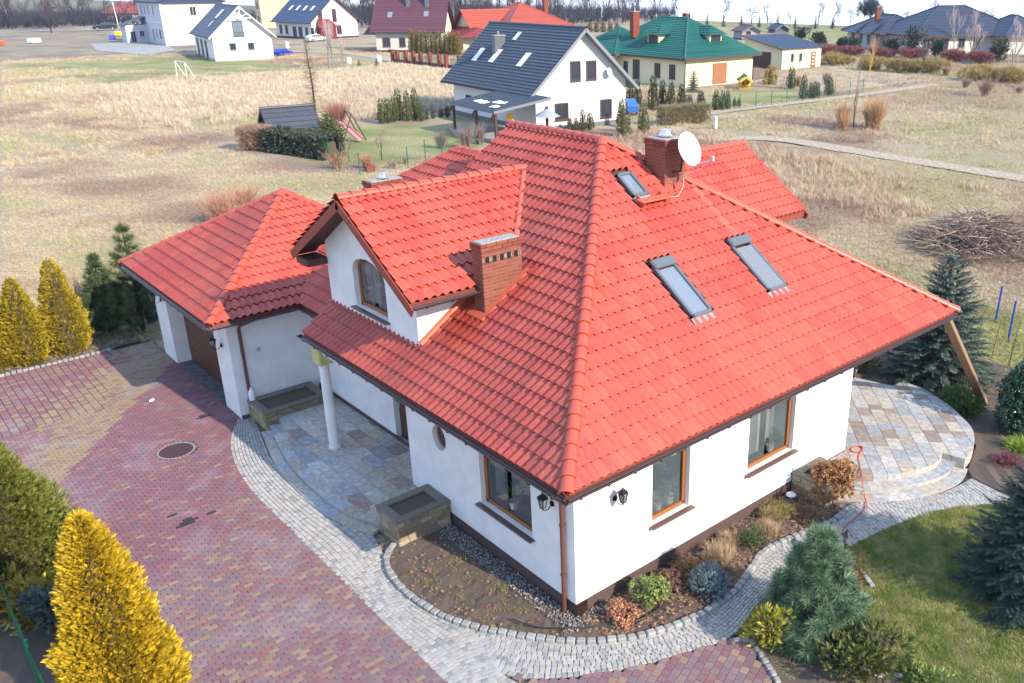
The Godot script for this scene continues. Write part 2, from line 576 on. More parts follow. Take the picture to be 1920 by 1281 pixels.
func split_nearest(parent: Node, called: String, rest: String, mesh_m: Mesh, m: Material, ts: Array, cs: Array, most := 300) -> void:   # the pieces that show largest as parts, the rest as one
	var order := []
	for i in ts.size():
		order.append([ts[i].origin.distance_squared_to(cam_at) if seen(ts[i].origin) else 1e9, i])
	order.sort_custom(func(x, y): return x[0] < y[0])
	var t2 := []; var c2 := []
	var shade := {}
	for k in order.size():
		var i: int = order[k][1]
		if k < most:
			var c: Color = cs[i]
			var key := "%s %d %d %d" % [called, roundi(c.r * 16), roundi(c.g * 16), roundi(c.b * 16)]
			if not shade.has(key):
				var am: Array = mesh_m.surface_get_arrays(0)
				var cc: PackedColorArray = am[Mesh.ARRAY_COLOR].duplicate()
				cc.fill(c)
				am[Mesh.ARRAY_COLOR] = cc
				var nm := ArrayMesh.new()
				nm.add_surface_from_arrays(Mesh.PRIMITIVE_TRIANGLES, am)
				shade[key] = nm
			put(called, shade[key], m, parent, ts[i])
		else:
			t2.append(ts[i]); c2.append(cs[i])
	if t2.size():
		many(rest, mesh_m, m, t2, c2, parent)

func seen(p: Vector3) -> bool:   # inside the picture
	var yaw := 0.7377; var pitch := -0.3847
	var f := Vector3(sin(yaw) * cos(pitch), sin(pitch), -cos(yaw) * cos(pitch))
	var r := Vector3(cos(yaw), 0, sin(yaw))
	var d := p - cam_at
	var z := d.dot(f)
	if z < 0.5:
		return false
	var x := 1148 + 1655.8 * d.dot(r) / z; var y := 640 - 1655.8 * d.dot(r.cross(f)) / z
	return x > 5 and x < 1925 and y > 0 and y < 1285

func stone_mesh(lx: float, lz: float, depth: float, e: float) -> Mesh:
	var b := MB.new()
	var p := pv([[-lx / 2, -lz / 2], [lx / 2, -lz / 2], [lx / 2, lz / 2], [-lx / 2, lz / 2]])
	b.slab(p, -depth, 0.0, e)
	return b.mesh()

func paver_color(x: float, z: float) -> Color:
	var red := [Color(0.37, 0.12, 0.15), Color(0.40, 0.16, 0.155), Color(0.31, 0.12, 0.175), Color(0.35, 0.15, 0.18), Color(0.26, 0.135, 0.18)]
	var tan := [Color(0.52, 0.37, 0.18), Color(0.47, 0.31, 0.19), Color(0.52, 0.40, 0.23)]
	var grey := [Color(0.30, 0.22, 0.24), Color(0.26, 0.21, 0.26), Color(0.42, 0.25, 0.21)]
	var side := -13.3 - z - (x + 5.3) * 1.31   # the straight edge between the yellow and the red field
	var yellow := (1.0 if side > 0 else 0.0) * clampf(1.5 - side * 0.33 + patch.get_noise_2d(x * 5, z * 5), 0.2, 1)
	var near := clampf((z + 9) * 0.3 + patch.get_noise_2d(x * 6, z * 6) * 1.5, 0, 1)
	var pt := maxf(yellow * 0.82, 0.03 + 0.13 * near)
	var pg := 0.1 + 0.3 * near + 0.25 * clampf(patch.get_noise_2d(x * 4 + 40, z * 4) * 3, 0, 1)
	var k := rng.randf()
	var c: Color = red[rng.randi() % 5]
	if k < pt:
		c = tan[rng.randi() % 3]
	elif k < pt + pg:
		c = grey[rng.randi() % 3]
	var worn := clampf(patch.get_noise_2d(x * 9 + 13, z * 9) * 2.2 - 0.35, 0, 0.6)
	for s in [[-4.34, -8.45, 0.16], [-4.5, -8.95, 0.09], [-4.49, -8.3, 0.07], [-3.8, -8.5, 0.06], [-2.2, -13.6, 0.12]]:   # oil stains
		if Vector2(x - s[0], z - s[1]).length() < s[2]:
			return Color(0.05, 0.04, 0.045)
	var mean := Color(0.40, 0.19, 0.22)
	mean = mixc(mean, Color(0.46, 0.33, 0.21), yellow * 0.8)
	mean = mixc(mean, Color(0.44, 0.28, 0.275), near * 0.8)
	return mixc(mixc(mean, c, 0.6), Color(0.46, 0.39, 0.42), worn * 0.6) * R(0.92, 1.08)

func paving() -> void:
	var drive := Node3D.new()
	drive.name = "driveway"; drive.set_meta("kind", "structure")
	add_child(drive)
	var outer := smooth_line(pv(band_outer), 0.3)
	var poly := PackedVector2Array([Vector2(-7.0, 2.2), Vector2(-7.0, -20.6), Vector2(-1.5, -20.7), Vector2(-1.46, -12.8)])
	poly.append_array(outer)
	var b := MB.new()
	var idx := Geometry2D.triangulate_polygon(poly)
	for i in range(0, idx.size(), 3):
		b.out([Vector3(poly[idx[i]].x, -0.028, poly[idx[i]].y), Vector3(poly[idx[i + 1]].x, -0.028, poly[idx[i + 1]].y), Vector3(poly[idx[i + 2]].x, -0.028, poly[idx[i + 2]].y)], Vector3.UP)
	b.out([Vector3(-1.5, -0.028, -18.2), Vector3(-0.85, -0.028, -18.2), Vector3(-0.85, -0.028, -13.5), Vector3(-1.5, -0.028, -13.5)], Vector3.UP)
	put("sand_bed", b, M.sand, drive)
	boxpart("shade_toned_threshold", drive, "asphalt", Vector3(-1.25, -0.04, -15.91), Vector3(0.46, 0.09, 4.16), 0.01)  # dark concrete strip; its colour also takes in the shade of the doorway
	var ts := []; var cs := []
	var row := 0
	var z := -20.55
	while z < 2.1:
		var x := -7.0 + (0.1 if row % 2 else 0.0)
		while x < -0.9:
			var loose := z < -16.0 and x < -3.0 - (z + 20) * 0.3
			var cx := x if not loose else -7.0 + roundf((x + 7.0) / 0.206) * 0.206
			var pt := Vector2(cx + 0.1, z)
			var inside := Geometry2D.is_point_in_polygon(pt, poly)
			var under := not inside and pt.x < -1.6 and (Geometry2D.is_point_in_polygon(pt - Vector2(0.13, 0), poly) or Geometry2D.is_point_in_polygon(pt - Vector2(0.1, 0.07), poly))   # runs on below the light setts
			if (inside or under) and pt.distance_to(Vector2(-3.42, -12.05)) > 0.47:
				var sc := Vector3(0.193 if loose else 0.1925, 1, 0.091 if loose else 0.0925)
				ts.append(Transform3D(Basis(Vector3.UP, R(-0.012, 0.012)) * Basis.from_scale(sc / Vector3(0.197, 1, 0.0965)), Vector3(pt.x + R(-0.002, 0.002), R(-0.003, 0.003) - (0.014 if under else 0.0), z)))
				cs.append(paver_color(pt.x, z))
			x += 0.2
		z += 0.1
		row += 1
	# the corner of paving between the two arms of the light path
	var po := smooth_line(pv(path_outer), 0.3)
	var wedge := PackedVector2Array([Vector2(1.95, 2.6), Vector2(1.4, 3.7), Vector2(0.4, 4.6), Vector2(-2.0, 3.0), Vector2(-1.5, 1.6), Vector2(-1.86, 0.2)])
	for p in po:
		if p.x < 1.9 and p.x > -1.9:
			wedge.append(p)
	b = MB.new()
	idx = Geometry2D.triangulate_polygon(wedge)
	for i in range(0, idx.size(), 3):
		b.out([Vector3(wedge[idx[i]].x, -0.028, wedge[idx[i]].y), Vector3(wedge[idx[i + 1]].x, -0.028, wedge[idx[i + 1]].y), Vector3(wedge[idx[i + 2]].x, -0.028, wedge[idx[i + 2]].y)], Vector3.UP)
	put("sand_bed", b, M.sand, drive)
	var rr := Basis(Vector3.UP, 0.35)
	for j in range(-30, 50):
		for i in range(-30, 40):
			var q := rr * Vector3(i * 0.17 + (0.085 if j % 2 else 0.0), 0, j * 0.15)
			var pt := Vector2(q.x, q.z)
			if Geometry2D.is_point_in_polygon(pt, wedge):
				ts.append(Transform3D(rr * Basis.from_scale(Vector3(0.163 / 0.197, 1, 0.143 / 0.0965)), Vector3(q.x, R(-0.003, 0.002), q.z)))
				cs.append(paver_color(pt.x - 3, R(-5, 2)))
	split_nearest(drive, "paver", "more_pavers", stone_mesh(0.197, 0.0965, 0.05, 0.004), M.paver, ts, cs)
	# light granite setts
	var path := Node3D.new()
	path.name = "sett_path"; path.set_meta("kind", "structure")
	add_child(path)
	ts = []; cs = []
	sett_band(path, band_inner, band_outer, 10, [], ts, cs)
	sett_band(path, path_inner, path_outer, 10, [], ts, cs)
	split_nearest(path, "sett", "more_setts", stone_mesh(0.09, 0.09, 0.05, 0.007), M.sett, ts, cs)
	# kerb of larger stones round the flower bed
	var kerb := Node3D.new()
	kerb.name = "bed_kerb"; kerb.set_meta("kind", "structure")
	add_child(kerb)
	var line := smooth_line(pv(bed_edge), 0.185)
	var kv := []
	for k in 5:
		var kb := MB.new()
		var v := R(0.44, 0.6)
		kb.col = Color(v, v * 0.99, v * 0.96)
		kb.bev(Vector3.ZERO, Vector3(0.168 + R(-0.015, 0.006), 0.16, 0.13 + R(-0.01, 0.02)), 0.022)
		kv.append(kb.mesh())
	for i in line.size() - 1:
		var d := line[i + 1] - line[i]
		var mid := (line[i] + line[i + 1]) / 2 + d.normalized().orthogonal() * -0.07
		put("kerb_stone", kv[rng.randi() % 5], M.sett, kerb, Transform3D(Basis(Vector3.UP, -d.angle() + R(-0.08, 0.08)), Vector3(mid.x, 0.005 + R(-0.012, 0.012), mid.y)))
	# kerb of the lawn corner and the edge at the driveway's far side
	for e in [[[1.72, 2.42], [1.95, 2.62], [1.75, 3.1], [1.45, 3.7], [1.1, 4.4]], [[5.35, 2.35], [5.25, 2.8], [4.95, 3.3]], [[3.2, 5.0], [2.9, 4.75], [2.8, 4.4]], [[-7.0, -20.72], [-5.7, -20.74], [-4.3, -20.7], [-2.7, -20.72]]]:
		var l2 := smooth_line(pv(e), 0.16)
		for i in l2.size() - 1:
			var d := l2[i + 1] - l2[i]
			var mid := (l2[i] + l2[i + 1]) / 2
			put("kerb_stone", kv[rng.randi() % 5], M.sett, kerb, Transform3D(Basis(Vector3.UP, -d.angle() + R(-0.15, 0.15)) * Basis.from_scale(Vector3(0.85, 0.8, 0.8)), Vector3(mid.x, R(-0.03, 0.0), mid.y)))
	# flower bed soil and lawn
	var bed := PackedVector2Array([Vector2(-0.02, -4.3)])
	bed.append_array(line)
	bed.append_array(PackedVector2Array([Vector2(7.0, 0.0), Vector2(0.0, 0.0)]))
	bumpy("flower_bed", bed, 0.12, 0.0, 0.06, M.soil)
	var po2 := PackedVector2Array()
	for p in smooth_line(pv(path_outer), 0.2):
		if p.x > 1.85:
			po2.append(p)
	po2.append_array(PackedVector2Array([Vector2(15, 6), Vector2(14, 12), Vector2(2, 12), Vector2(0.2, 5.5), Vector2(1.45, 3.7), Vector2(1.95, 2.62)]))
	bumpy("lawn", po2, 0.18, -0.02, 0.04, M.lawn)
	var lawn_t := []; var lawn_c := []
	var tuft: Mesh = mesh_of.lawn
	for i in 34000:
		var p := Vector2(R(1.7, 10.5), R(2.0, 8.5))
		if not Geometry2D.is_point_in_polygon(p, po2) or not seen(Vector3(p.x, 0, p.y)):
			continue
		if Geometry2D.is_point_in_polygon(p, pv([[1.7, 2.3], [3.6, 2.0], [4.4, 3.4], [3.0, 4.9], [1.4, 4.0]])) and rng.randf() < 0.5:
			continue
		lawn_t.append(Transform3D(Basis(Vector3.UP, R(0, TAU)).scaled(Vector3.ONE * R(0.7, 1.25)), Vector3(p.x, R(-0.012, 0.008), p.y)))
		var g := patch.get_noise_2d(p.x * 30, p.y * 30) + R(-0.35, 0.35)
		lawn_c.append(mixc(Color(0.15, 0.215, 0.03), Color(0.46, 0.43, 0.16), 0.36 + g * 0.9))
	tag(many("grass_blades", tuft, M.blade, lawn_t, lawn_c), "short green and straw-coloured grass of the lawn", "grass")

func bumpy(called: String, poly: PackedVector2Array, step: float, y: float, amp: float, m: Material) -> void:   # a soil or turf sheet with small lumps
	var b := MB.new()
	var lo := poly[0]; var hi := poly[0]
	for p in poly:
		lo = lo.min(p); hi = hi.max(p)
	var h := func(p: Vector2) -> float: return y + amp * (0.5 + patch.get_noise_2d(p.x * 25, p.y * 25) + 0.5 * patch.get_noise_2d(p.x * 80, p.y * 80))
	var nx := ceili((hi.x - lo.x) / step); var nz := ceili((hi.y - lo.y) / step)
	for j in nz:
		for i in nx:
			var q := PackedVector2Array([lo + Vector2(i, j) * step, lo + Vector2(i + 1, j) * step, lo + Vector2(i + 1, j + 1) * step, lo + Vector2(i, j + 1) * step])
			var n := 0
			for e in q:
				if Geometry2D.is_point_in_polygon(e, poly):
					n += 1
			if n == 0:
				continue
			var parts := [q] if n == 4 else Geometry2D.intersect_polygons(q, poly)
			for pp in parts:
				var ti := Geometry2D.triangulate_polygon(pp)
				for k in range(0, ti.size(), 3):
					var t := []
					for e in 3:
						var s: Vector2 = pp[ti[k + e]]
						t.append(Vector3(s.x, h.call(s), s.y))
					b.out(t, Vector3.UP)
	struct(called, b, m)

# ---------------------------------------------------------------- plant pieces
func leaflet(b: MB, p: Vector3, d: Vector3, side: Vector3, l: float, w: float, shade := 1.0) -> void:
	b.col = Color(shade, shade, shade)
	var m := p + d * l * 0.45
	b.tri(p, m + side * w, p + d * l)
	b.tri(p, p + d * l, m - side * w)

func sprigs() -> void:
	rng.seed = 21
	var b := MB.new()   # flat fan of scale leaves (thuja), one unit long
	for k in 11:
		var t := k / 10.0
		var s := 1.0 if k % 2 else -1.0
		var p := Vector3(0, t * 0.62, 0.06 * sin(t * 3))
		var d := Vector3(s * (0.75 - t * 0.6), 0.75 + t * 0.3, R(-0.25, 0.25)).normalized()
		leaflet(b, p, d, Vector3(0.3 * s, 0.1, 1).cross(d).normalized(), 0.45 - t * 0.06, 0.058, R(0.7, 1.2))
	mesh_of.fan = b.mesh()
	b = MB.new()   # tuft of long needles
	for k in 30:
		var d := Vector3(R(-1, 1), R(0.15, 1.3), R(-1, 1)).normalized()
		var s := d.cross(Vector3(R(-1, 1), R(-1, 1), R(-1, 1))).normalized()
		b.col = Color.WHITE * R(0.7, 1.2)
		b.tri(s * 0.03, d * R(0.75, 1.0), s * -0.03)
	mesh_of.tuft = b.mesh()
	b = MB.new()   # spruce shoot: short needles round a stem
	for k in 34:
		var t := k / 34.0
		var a := k * 2.4
		var d := Vector3(cos(a), 0.55, sin(a)).normalized()
		var s := d.cross(Vector3.UP).normalized()
		b.col = Color.WHITE * R(0.7, 1.2)
		var p := Vector3(0, t * 0.85, 0)
		b.tri(p + s * 0.03, p + d * (0.26 - 0.1 * t), p - s * 0.03)
	b.col = Color(0.6, 0.5, 0.4)
	b.tri(Vector3(-0.02, 0, 0), Vector3(0, 0.9, 0), Vector3(0.02, 0, 0))
	mesh_of.shoot = b.mesh()
	b = MB.new()   # a few broad leaves
	for k in 7:
		var d := Vector3(R(-1, 1), R(-0.2, 1), R(-1, 1)).normalized()
		var s := d.cross(Vector3(R(-1, 1), R(-1, 1), R(-1, 1))).normalized()
		leaflet(b, Vector3(R(-0.3, 0.3), R(-0.3, 0.3), R(-0.3, 0.3)), d, s, R(0.5, 0.8), 0.2, R(0.75, 1.2))
	mesh_of.leaves = b.mesh()
	b = MB.new()   # clump of dry grass
	for k in 13:
		var a := R(0, TAU); var lean := R(0.1, 0.9)
		var d := Vector3(cos(a) * lean, 1, sin(a) * lean).normalized()
		var s := Vector3(-sin(a), 0, cos(a)) * 0.013
		var p := Vector3(cos(a + 1), 0, sin(a + 1)) * R(0, 0.3)
		var m := p + d * R(0.35, 0.55); var e := m + (d + Vector3(cos(a), -0.5, sin(a)) * R(0.2, 0.8)).normalized() * R(0.3, 0.5)
		b.col = Color.WHITE * R(0.75, 1.2)
		b.quad(p - s, p + s, m + s * 0.8, m - s * 0.8)
		b.tri(m - s * 0.8, m + s * 0.8, e)
	mesh_of.grass = b.mesh()
	b = MB.new()   # short turf
	for k in 16:
		var a := R(0, TAU); var lean := R(0.2, 1.1)
		var d := Vector3(cos(a) * lean, 1, sin(a) * lean).normalized()
		var s := Vector3(-sin(a), 0, cos(a)) * 0.0035
		var p := Vector3(R(-0.05, 0.05), 0, R(-0.05, 0.05))
		b.col = Color.WHITE * R(0.7, 1.25)
		b.tri(p - s, p + s, p + d * R(0.03, 0.065))
	mesh_of.lawn = b.mesh()
	b = MB.new()   # tuft of fine twigs
	for k in 12:
		var d := Vector3(R(-1, 1), R(0.3, 1.6), R(-1, 1)).normalized()
		var s := d.cross(Vector3(R(-1, 1), 0.1, R(-1, 1))).normalized() * 0.02
		var p := Vector3(R(-0.15, 0.15), R(0, 0.3), R(-0.15, 0.15))
		b.col = Color.WHITE * R(0.7, 1.2)
		b.tri(p - s, p + s, p + d * R(0.6, 1.0))
	mesh_of.twigs = b.mesh()
	b = MB.new()
	b.bev(Vector3.ZERO, Vector3(1, 0.7, 0.85), 0.22)
	mesh_of.pebble = b.mesh()

# a crown of revolution: radius at height fraction t comes from prof; sprigs in its outer shell
func shell(parent: Node, called: String, sprig: String, m: String, h: float, r: float, prof: Callable, n: int, size: float, c0: Color, c1: Color, up := 0.9, inner := 0.62, lump := 0.25, base := 0.0) -> void:
	var ts := []; var cs := []
	var off := R(0, 500)
	while ts.size() < n:
		var t := rng.randf()
		var pr: float = prof.call(t)
		if rng.randf() > pr + 0.06:
			continue
		var a := R(0, TAU)
		var fq := 22.0 * maxf(1.0, 0.9 / r)
		var lumpy := 1.0 + lump * 1.3 * patch.get_noise_3d(cos(a) * r * fq + off, t * h * fq, sin(a) * r * fq) + R(-0.06, 0.1)
		var deep := R(0, 1)
		var q := r * pr * lumpy * (1.0 - (1.0 - inner) * deep * deep)
		var p := Vector3(cos(a) * q, base + t * h, sin(a) * q)
		var d := Vector3(cos(a), up + R(-0.4, 0.4), sin(a)) + Vector3(R(-0.5, 0.5), R(-0.2, 0.2), R(-0.5, 0.5))
		ts.append(Transform3D(aim(d, R(0, TAU)).scaled(Vector3.ONE * size * R(0.65, 1.25)), p))
		var cc := mixc(c0, c1, R(0, 1) * 0.75 + 0.25 * rng.randf())
		cs.append(cc)
	many(called, mesh_of[sprig], M[m], ts, cs, parent)

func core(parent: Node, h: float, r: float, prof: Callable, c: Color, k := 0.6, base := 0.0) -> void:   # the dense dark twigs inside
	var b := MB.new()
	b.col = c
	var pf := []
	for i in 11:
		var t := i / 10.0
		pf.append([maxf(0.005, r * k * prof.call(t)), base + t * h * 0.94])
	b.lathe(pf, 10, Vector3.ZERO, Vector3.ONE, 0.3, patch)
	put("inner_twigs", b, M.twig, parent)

func trunk(parent: Node, h: float, r: float, m := "bark") -> void:
	var b := MB.new()
	b.tube([Vector3(0, -0.1, 0), Vector3(0.02, h * 0.5, 0.01), Vector3(0, h, 0)], [r, r * 0.7, r * 0.15], 7)
	put("trunk", b, M[m], parent)

func cone_prof(t: float) -> float:
	return clampf(minf(1.0, 0.5 + t * 3.0) * pow(1.0 - t, 0.62) * 1.15, 0, 1)

func column_prof(t: float) -> float:
	return clampf(minf(1.0, 0.6 + t * 2.5) * pow(1.0 - t, 0.42) * 1.05, 0, 1)

func round_prof(t: float) -> float:
	return sqrt(maxf(0.0, 1.0 - pow(t * 1.7 - 0.7, 2)))

func thuja(label: String, at: Vector3, h: float, r: float, n: int, size: float, c0: Color, c1: Color, group := "", called := "thuja", cone := true) -> Node3D:
	var o := thing(called, label, "shrub", at, 0, group)
	var pf := cone_prof if cone else column_prof
	trunk(o, h * 0.5, r * 0.09)
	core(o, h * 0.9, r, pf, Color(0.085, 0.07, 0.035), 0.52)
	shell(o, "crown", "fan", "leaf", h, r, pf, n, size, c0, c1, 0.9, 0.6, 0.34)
	return o

func bush(called: String, label: String, at: Vector3, h: float, r: float, n: int, size: float, c0: Color, c1: Color, sprig := "leaves", m := "leaf", group := "", lump := 0.35) -> Node3D:
	var o := thing(called, label, "shrub", at, 0, group)
	var b := MB.new()
	b.col = Color(0.09, 0.065, 0.05)
	for k in 9:
		var a := R(0, TAU)
		b.tube([Vector3(0, -0.05, 0), Vector3(cos(a) * r * 0.3, h * 0.4, sin(a) * r * 0.3), Vector3(cos(a) * r * 0.7, h * 0.75, sin(a) * r * 0.7)], [0.014, 0.01, 0.004], 4)
	put("stems", b, M.twig, o)
	# an uneven crown of several lobes
	var ts := []; var cs := []
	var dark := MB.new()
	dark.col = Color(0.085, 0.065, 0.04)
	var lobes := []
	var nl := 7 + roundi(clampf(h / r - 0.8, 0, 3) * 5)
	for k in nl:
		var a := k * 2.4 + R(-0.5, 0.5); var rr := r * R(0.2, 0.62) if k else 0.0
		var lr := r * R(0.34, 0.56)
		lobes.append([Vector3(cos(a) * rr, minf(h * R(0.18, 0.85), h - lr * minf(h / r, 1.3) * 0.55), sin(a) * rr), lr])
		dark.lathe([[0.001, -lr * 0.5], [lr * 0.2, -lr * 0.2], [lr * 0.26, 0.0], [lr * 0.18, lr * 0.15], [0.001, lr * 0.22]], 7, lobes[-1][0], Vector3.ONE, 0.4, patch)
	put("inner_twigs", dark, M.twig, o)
	while ts.size() < n:
		var l: Array = lobes[rng.randi() % nl]
		var d := Vector3(R(-1, 1), R(-0.55, 1), R(-1, 1))
		if d.length() > 1 or d.length() < 0.1:
			continue
		d = d.normalized()
		var p: Vector3 = l[0] + d * l[1] * Vector3(1, clampf(h / r * 0.7, 0.4, 1.3), 1) * (1.0 - 0.45 * rng.randf() * rng.randf()) * (1.0 + lump * 0.6 * R(-0.5, 0.5))
		if p.y < 0.01:
			continue
		ts.append(Transform3D(aim(d + Vector3(R(-0.5, 0.5), 0.6, R(-0.5, 0.5)), R(0, TAU)).scaled(Vector3.ONE * size * R(0.65, 1.25)), p))
		cs.append(mixc(c0, c1, rng.randf()))
	many("crown", mesh_of[sprig], M[m], ts, cs, o)
	return o

func spruce(called: String, label: String, at: Vector3, h: float, r: float, layers: int, size: float, c0: Color, c1: Color, sprig := "shoot", group := "", droop := 0.25, dense := 1.0) -> Node3D:
	var o := thing(called, label, "tree", at, 0, group)
	trunk(o, h * 0.96, maxf(0.05, h * 0.02))
	if sprig == "shoot":
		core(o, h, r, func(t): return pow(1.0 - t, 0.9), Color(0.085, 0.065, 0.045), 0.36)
	var ts := []; var cs := []
	var wood := MB.new()
	wood.col = Color(0.10, 0.075, 0.055)
	for l in layers:
		var t := (l + R(-0.2, 0.2)) / layers
		var ln := r * pow(1.0 - t, 0.85) * R(0.88, 1.1) + 0.08 * r
		var nb := maxi(5, roundi((5 + 9 * (1 - t)) * dense))
		for k in nb:
			var a := TAU * (k + R(-0.3, 0.3)) / nb + l * 0.7
			var ll := ln * R(0.78, 1.12)
			var tip := Vector3(cos(a), (0.35 * t - droop * (1 - t)), sin(a)) * ll
			var root := Vector3(0, 0.04 * h + t * h * 0.95, 0)
			wood.tube([root, root + tip * 0.9], [0.012 * (1.3 - t) * h / 4, 0.004], 3)
			var steps := maxi(2, roundi(ll / (size * 0.42)))
			for s in steps:
				var f := (s + 0.7) / steps
				if f < 0.25:
					continue
				var p := root + tip * f + Vector3(0, 0.1 * ll * f * f, 0)
				for e in ([-1.0, 0.0, 1.0] if s < steps - 1 else [0.0]):
					var d: Vector3 = tip.normalized() + Vector3(-sin(a), 0, cos(a)) * e * 0.95 + Vector3(0, R(-0.15, 0.45), 0)
					ts.append(Transform3D(aim(d, R(0, TAU)).scaled(Vector3.ONE * size * R(0.75, 1.2)), p))
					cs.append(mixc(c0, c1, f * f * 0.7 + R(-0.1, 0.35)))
	ts.append(Transform3D(Basis().scaled(Vector3.ONE * size), Vector3(0, h * 0.96, 0)))
	cs.append(c1)
	put("branches", wood, M.twig, o)
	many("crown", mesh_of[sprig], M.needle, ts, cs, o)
	return o

# a leafless tree: limbs and twigs as tapering tubes
func grow(b: MB, fine: MB, p: Vector3, d: Vector3, l: float, r: float, level: int, spread: float, up: float) -> void:
	var pts := [p]; var rs := [r]
	var q := p; var dd := d
	for k in 3:
		dd = (dd + Vector3(R(-0.1, 0.1), R(-0.05, 0.1) + up * 0.1, R(-0.1, 0.1))).normalized()
		q += dd * l / 3
		pts.append(q); rs.append(r * (1.0 - 0.17 * (k + 1)))
	(b if level > 2 else fine).tube(pts, rs, 6 if level > 3 else (4 if level > 1 else 3))
	if level == 0:
		return
	var n := 3 if level > 1 else 4
	for k in n:
		var a := R(0, TAU)
		var side := aim(dd).x.rotated(dd, a)
		var nd := (dd * (1.0 - spread * 0.4) + side * spread * R(0.6, 1.2) + Vector3(0, up, 0)).normalized()
		grow(b, fine, pts[rng.randi_range(1, 3)] if k else q, nd, l * R(0.6, 0.82), maxf(r * R(0.48, 0.64), 0.012), level - 1, spread, up)

func bare_tree(called: String, label: String, at: Vector3, h: float, w: float, bark: String, twig: Color, levels := 5, up := 0.25, group := "", lean := Vector3.ZERO) -> Node3D:
	var o := thing(called, label, "tree", at, 0, group)
	var b := MB.new(); var f := MB.new()
	f.col = twig
	grow(b, f, Vector3(0, -0.15, 0), (Vector3.UP + lean).normalized(), h * 0.34, h * 0.024, levels, clampf(w / h * 1.1, 0.25, 1.1), up)
	# fit to height and width
	var top := 0.1; var side := 0.1
	for p in f.v:
		top = maxf(top, p.y); side = maxf(side, Vector2(p.x, p.z).length())
	var k := Vector3(w / 2 / side, h / top, w / 2 / side)
	for m in [b, f]:
		for i in m.v.size():
			m.v[i] = m.v[i] * k
	put("trunk", b, M[bark], o)
	put("twigs", f, M.twig, o)
	return o

func twig_bush(label: String, at: Vector3, h: float, w: float, n: int, c0: Color, c1: Color, group := "", called := "bare_bush") -> Node3D:
	var o := thing(called, label, "shrub", at, 0, group)
	var b := MB.new()
	for k in n:
		var a := R(0, TAU); var lean := R(0, 1.0)
		var d := Vector3(cos(a) * lean * w / h * 0.55, 1, sin(a) * lean * w / h * 0.55)
		var p := Vector3(R(-0.12, 0.12) * w, -0.03, R(-0.12, 0.12) * w)
		var m := p + d * h * R(0.35, 0.6)
		b.col = mixc(c0, c1, rng.randf())
		var rr := h * 0.006 + 0.004
		b.tube([p, m, m + (d + Vector3(R(-0.3, 0.3), 0.1, R(-0.3, 0.3))) * h * R(0.2, 0.42)], [rr, rr * 0.7, rr * 0.25], 3)
		for s in 4:
			var e := p.lerp(m, R(0.4, 1.0))
			var t := (d.normalized() + Vector3(R(-0.8, 0.8), R(-0.1, 0.5), R(-0.8, 0.8))).normalized()
			b.tube([e, e + t * h * R(0.15, 0.4)], [rr * 0.5, rr * 0.2], 3)
	put("stems", b, M.twig, o)
	return o

func hedge(called: String, label: String, a: Vector3, e: Vector3, w: float, h: float, n: int, size: float, c0: Color, c1: Color, sprig := "leaves", m := "leaf") -> Node3D:
	var o := thing(called, label, "hedge", a)
	var d := e - a
	var side := Vector3(-d.z, 0, d.x).normalized()
	var b := MB.new()
	b.col = Color(0.085, 0.065, 0.04)
	b.bev(d / 2 + Vector3(0, h * 0.4, 0), Vector3(d.length() * 0.9, h * 0.72, w * 0.55), 0.12, Basis(d.normalized(), Vector3.UP, side))
	put("inner_twigs", b, M.twig, o)
	var ts := []; var cs := []
	for i in n:
		var s := R(-1, 1); var y := R(0.05, 1.0)
		if rng.randf() < 0.35:
			y = R(0.86, 1.04)
		else:
			s = signf(s) * R(0.55, 1.05)
		var p := d * rng.randf() + side * s * w / 2 + Vector3(0, y * h * (1 + 0.12 * patch.get_noise_2d(i * 3.0, s * 20)), 0)
		ts.append(Transform3D(aim(side * s + Vector3(R(-0.6, 0.6), 0.6, R(-0.6, 0.6)), R(0, TAU)).scaled(Vector3.ONE * size * R(0.7, 1.3)), p))
		cs.append(mixc(c0, c1, rng.randf()))
	many("foliage", mesh_of[sprig], M[m], ts, cs, o)
	return o

# ---------------------------------------------------------------- the red-roofed house
const TW := 0.195
const GA := 0.328
var tile_q := []

func make_tile(tw: float, ga: float, prof: Array) -> Array:   # quads of [positions, normals]
	var q := []
	var nn := []
	for i in prof.size():
		var a: Array = prof[maxi(i - 1, 0)]; var b: Array = prof[mini(i + 1, prof.size() - 1)]
		nn.append(Vector3(-(b[1] - a[1]), b[0] - a[0], 0.09 * tw).normalized())
	for i in prof.size() - 1:
		var x0: float = prof[i][0] * tw; var x1: float = prof[i + 1][0] * tw
		var y0: float = prof[i][1]; var y1: float = prof[i + 1][1]
		var l := -(ga + 0.02)
		q.append([[Vector3(x0, y0 + 0.05, 0), Vector3(x1, y1 + 0.05, 0), Vector3(x1, y1, l), Vector3(x0, y0, l)], [nn[i], nn[i + 1], nn[i + 1], nn[i]]])
		q.append([[Vector3(x0, y0 + 0.031, -0.002), Vector3(x1, y1 + 0.031, -0.002), Vector3(x1, y1 + 0.05, 0), Vector3(x0, y0 + 0.05, 0)], [Vector3.BACK, Vector3.BACK, Vector3.BACK, Vector3.BACK]])
		q.append([[Vector3(x0, y0 + 0.019, -0.1), Vector3(x1, y1 + 0.019, -0.1), Vector3(x1, y1 + 0.031, -0.002), Vector3(x0, y0 + 0.031, -0.002)], [Vector3.DOWN, Vector3.DOWN, Vector3.DOWN, Vector3.DOWN]])
	return q

func tile_mesh(q: Array) -> Mesh:
	var b := MB.new()
	for e in q:
		b.trin(e[0][0], e[0][1], e[0][2], e[1][0], e[1][1], e[1][2])
		b.trin(e[0][0], e[0][2], e[0][3], e[1][0], e[1][2], e[1][3])
	return b.mesh()

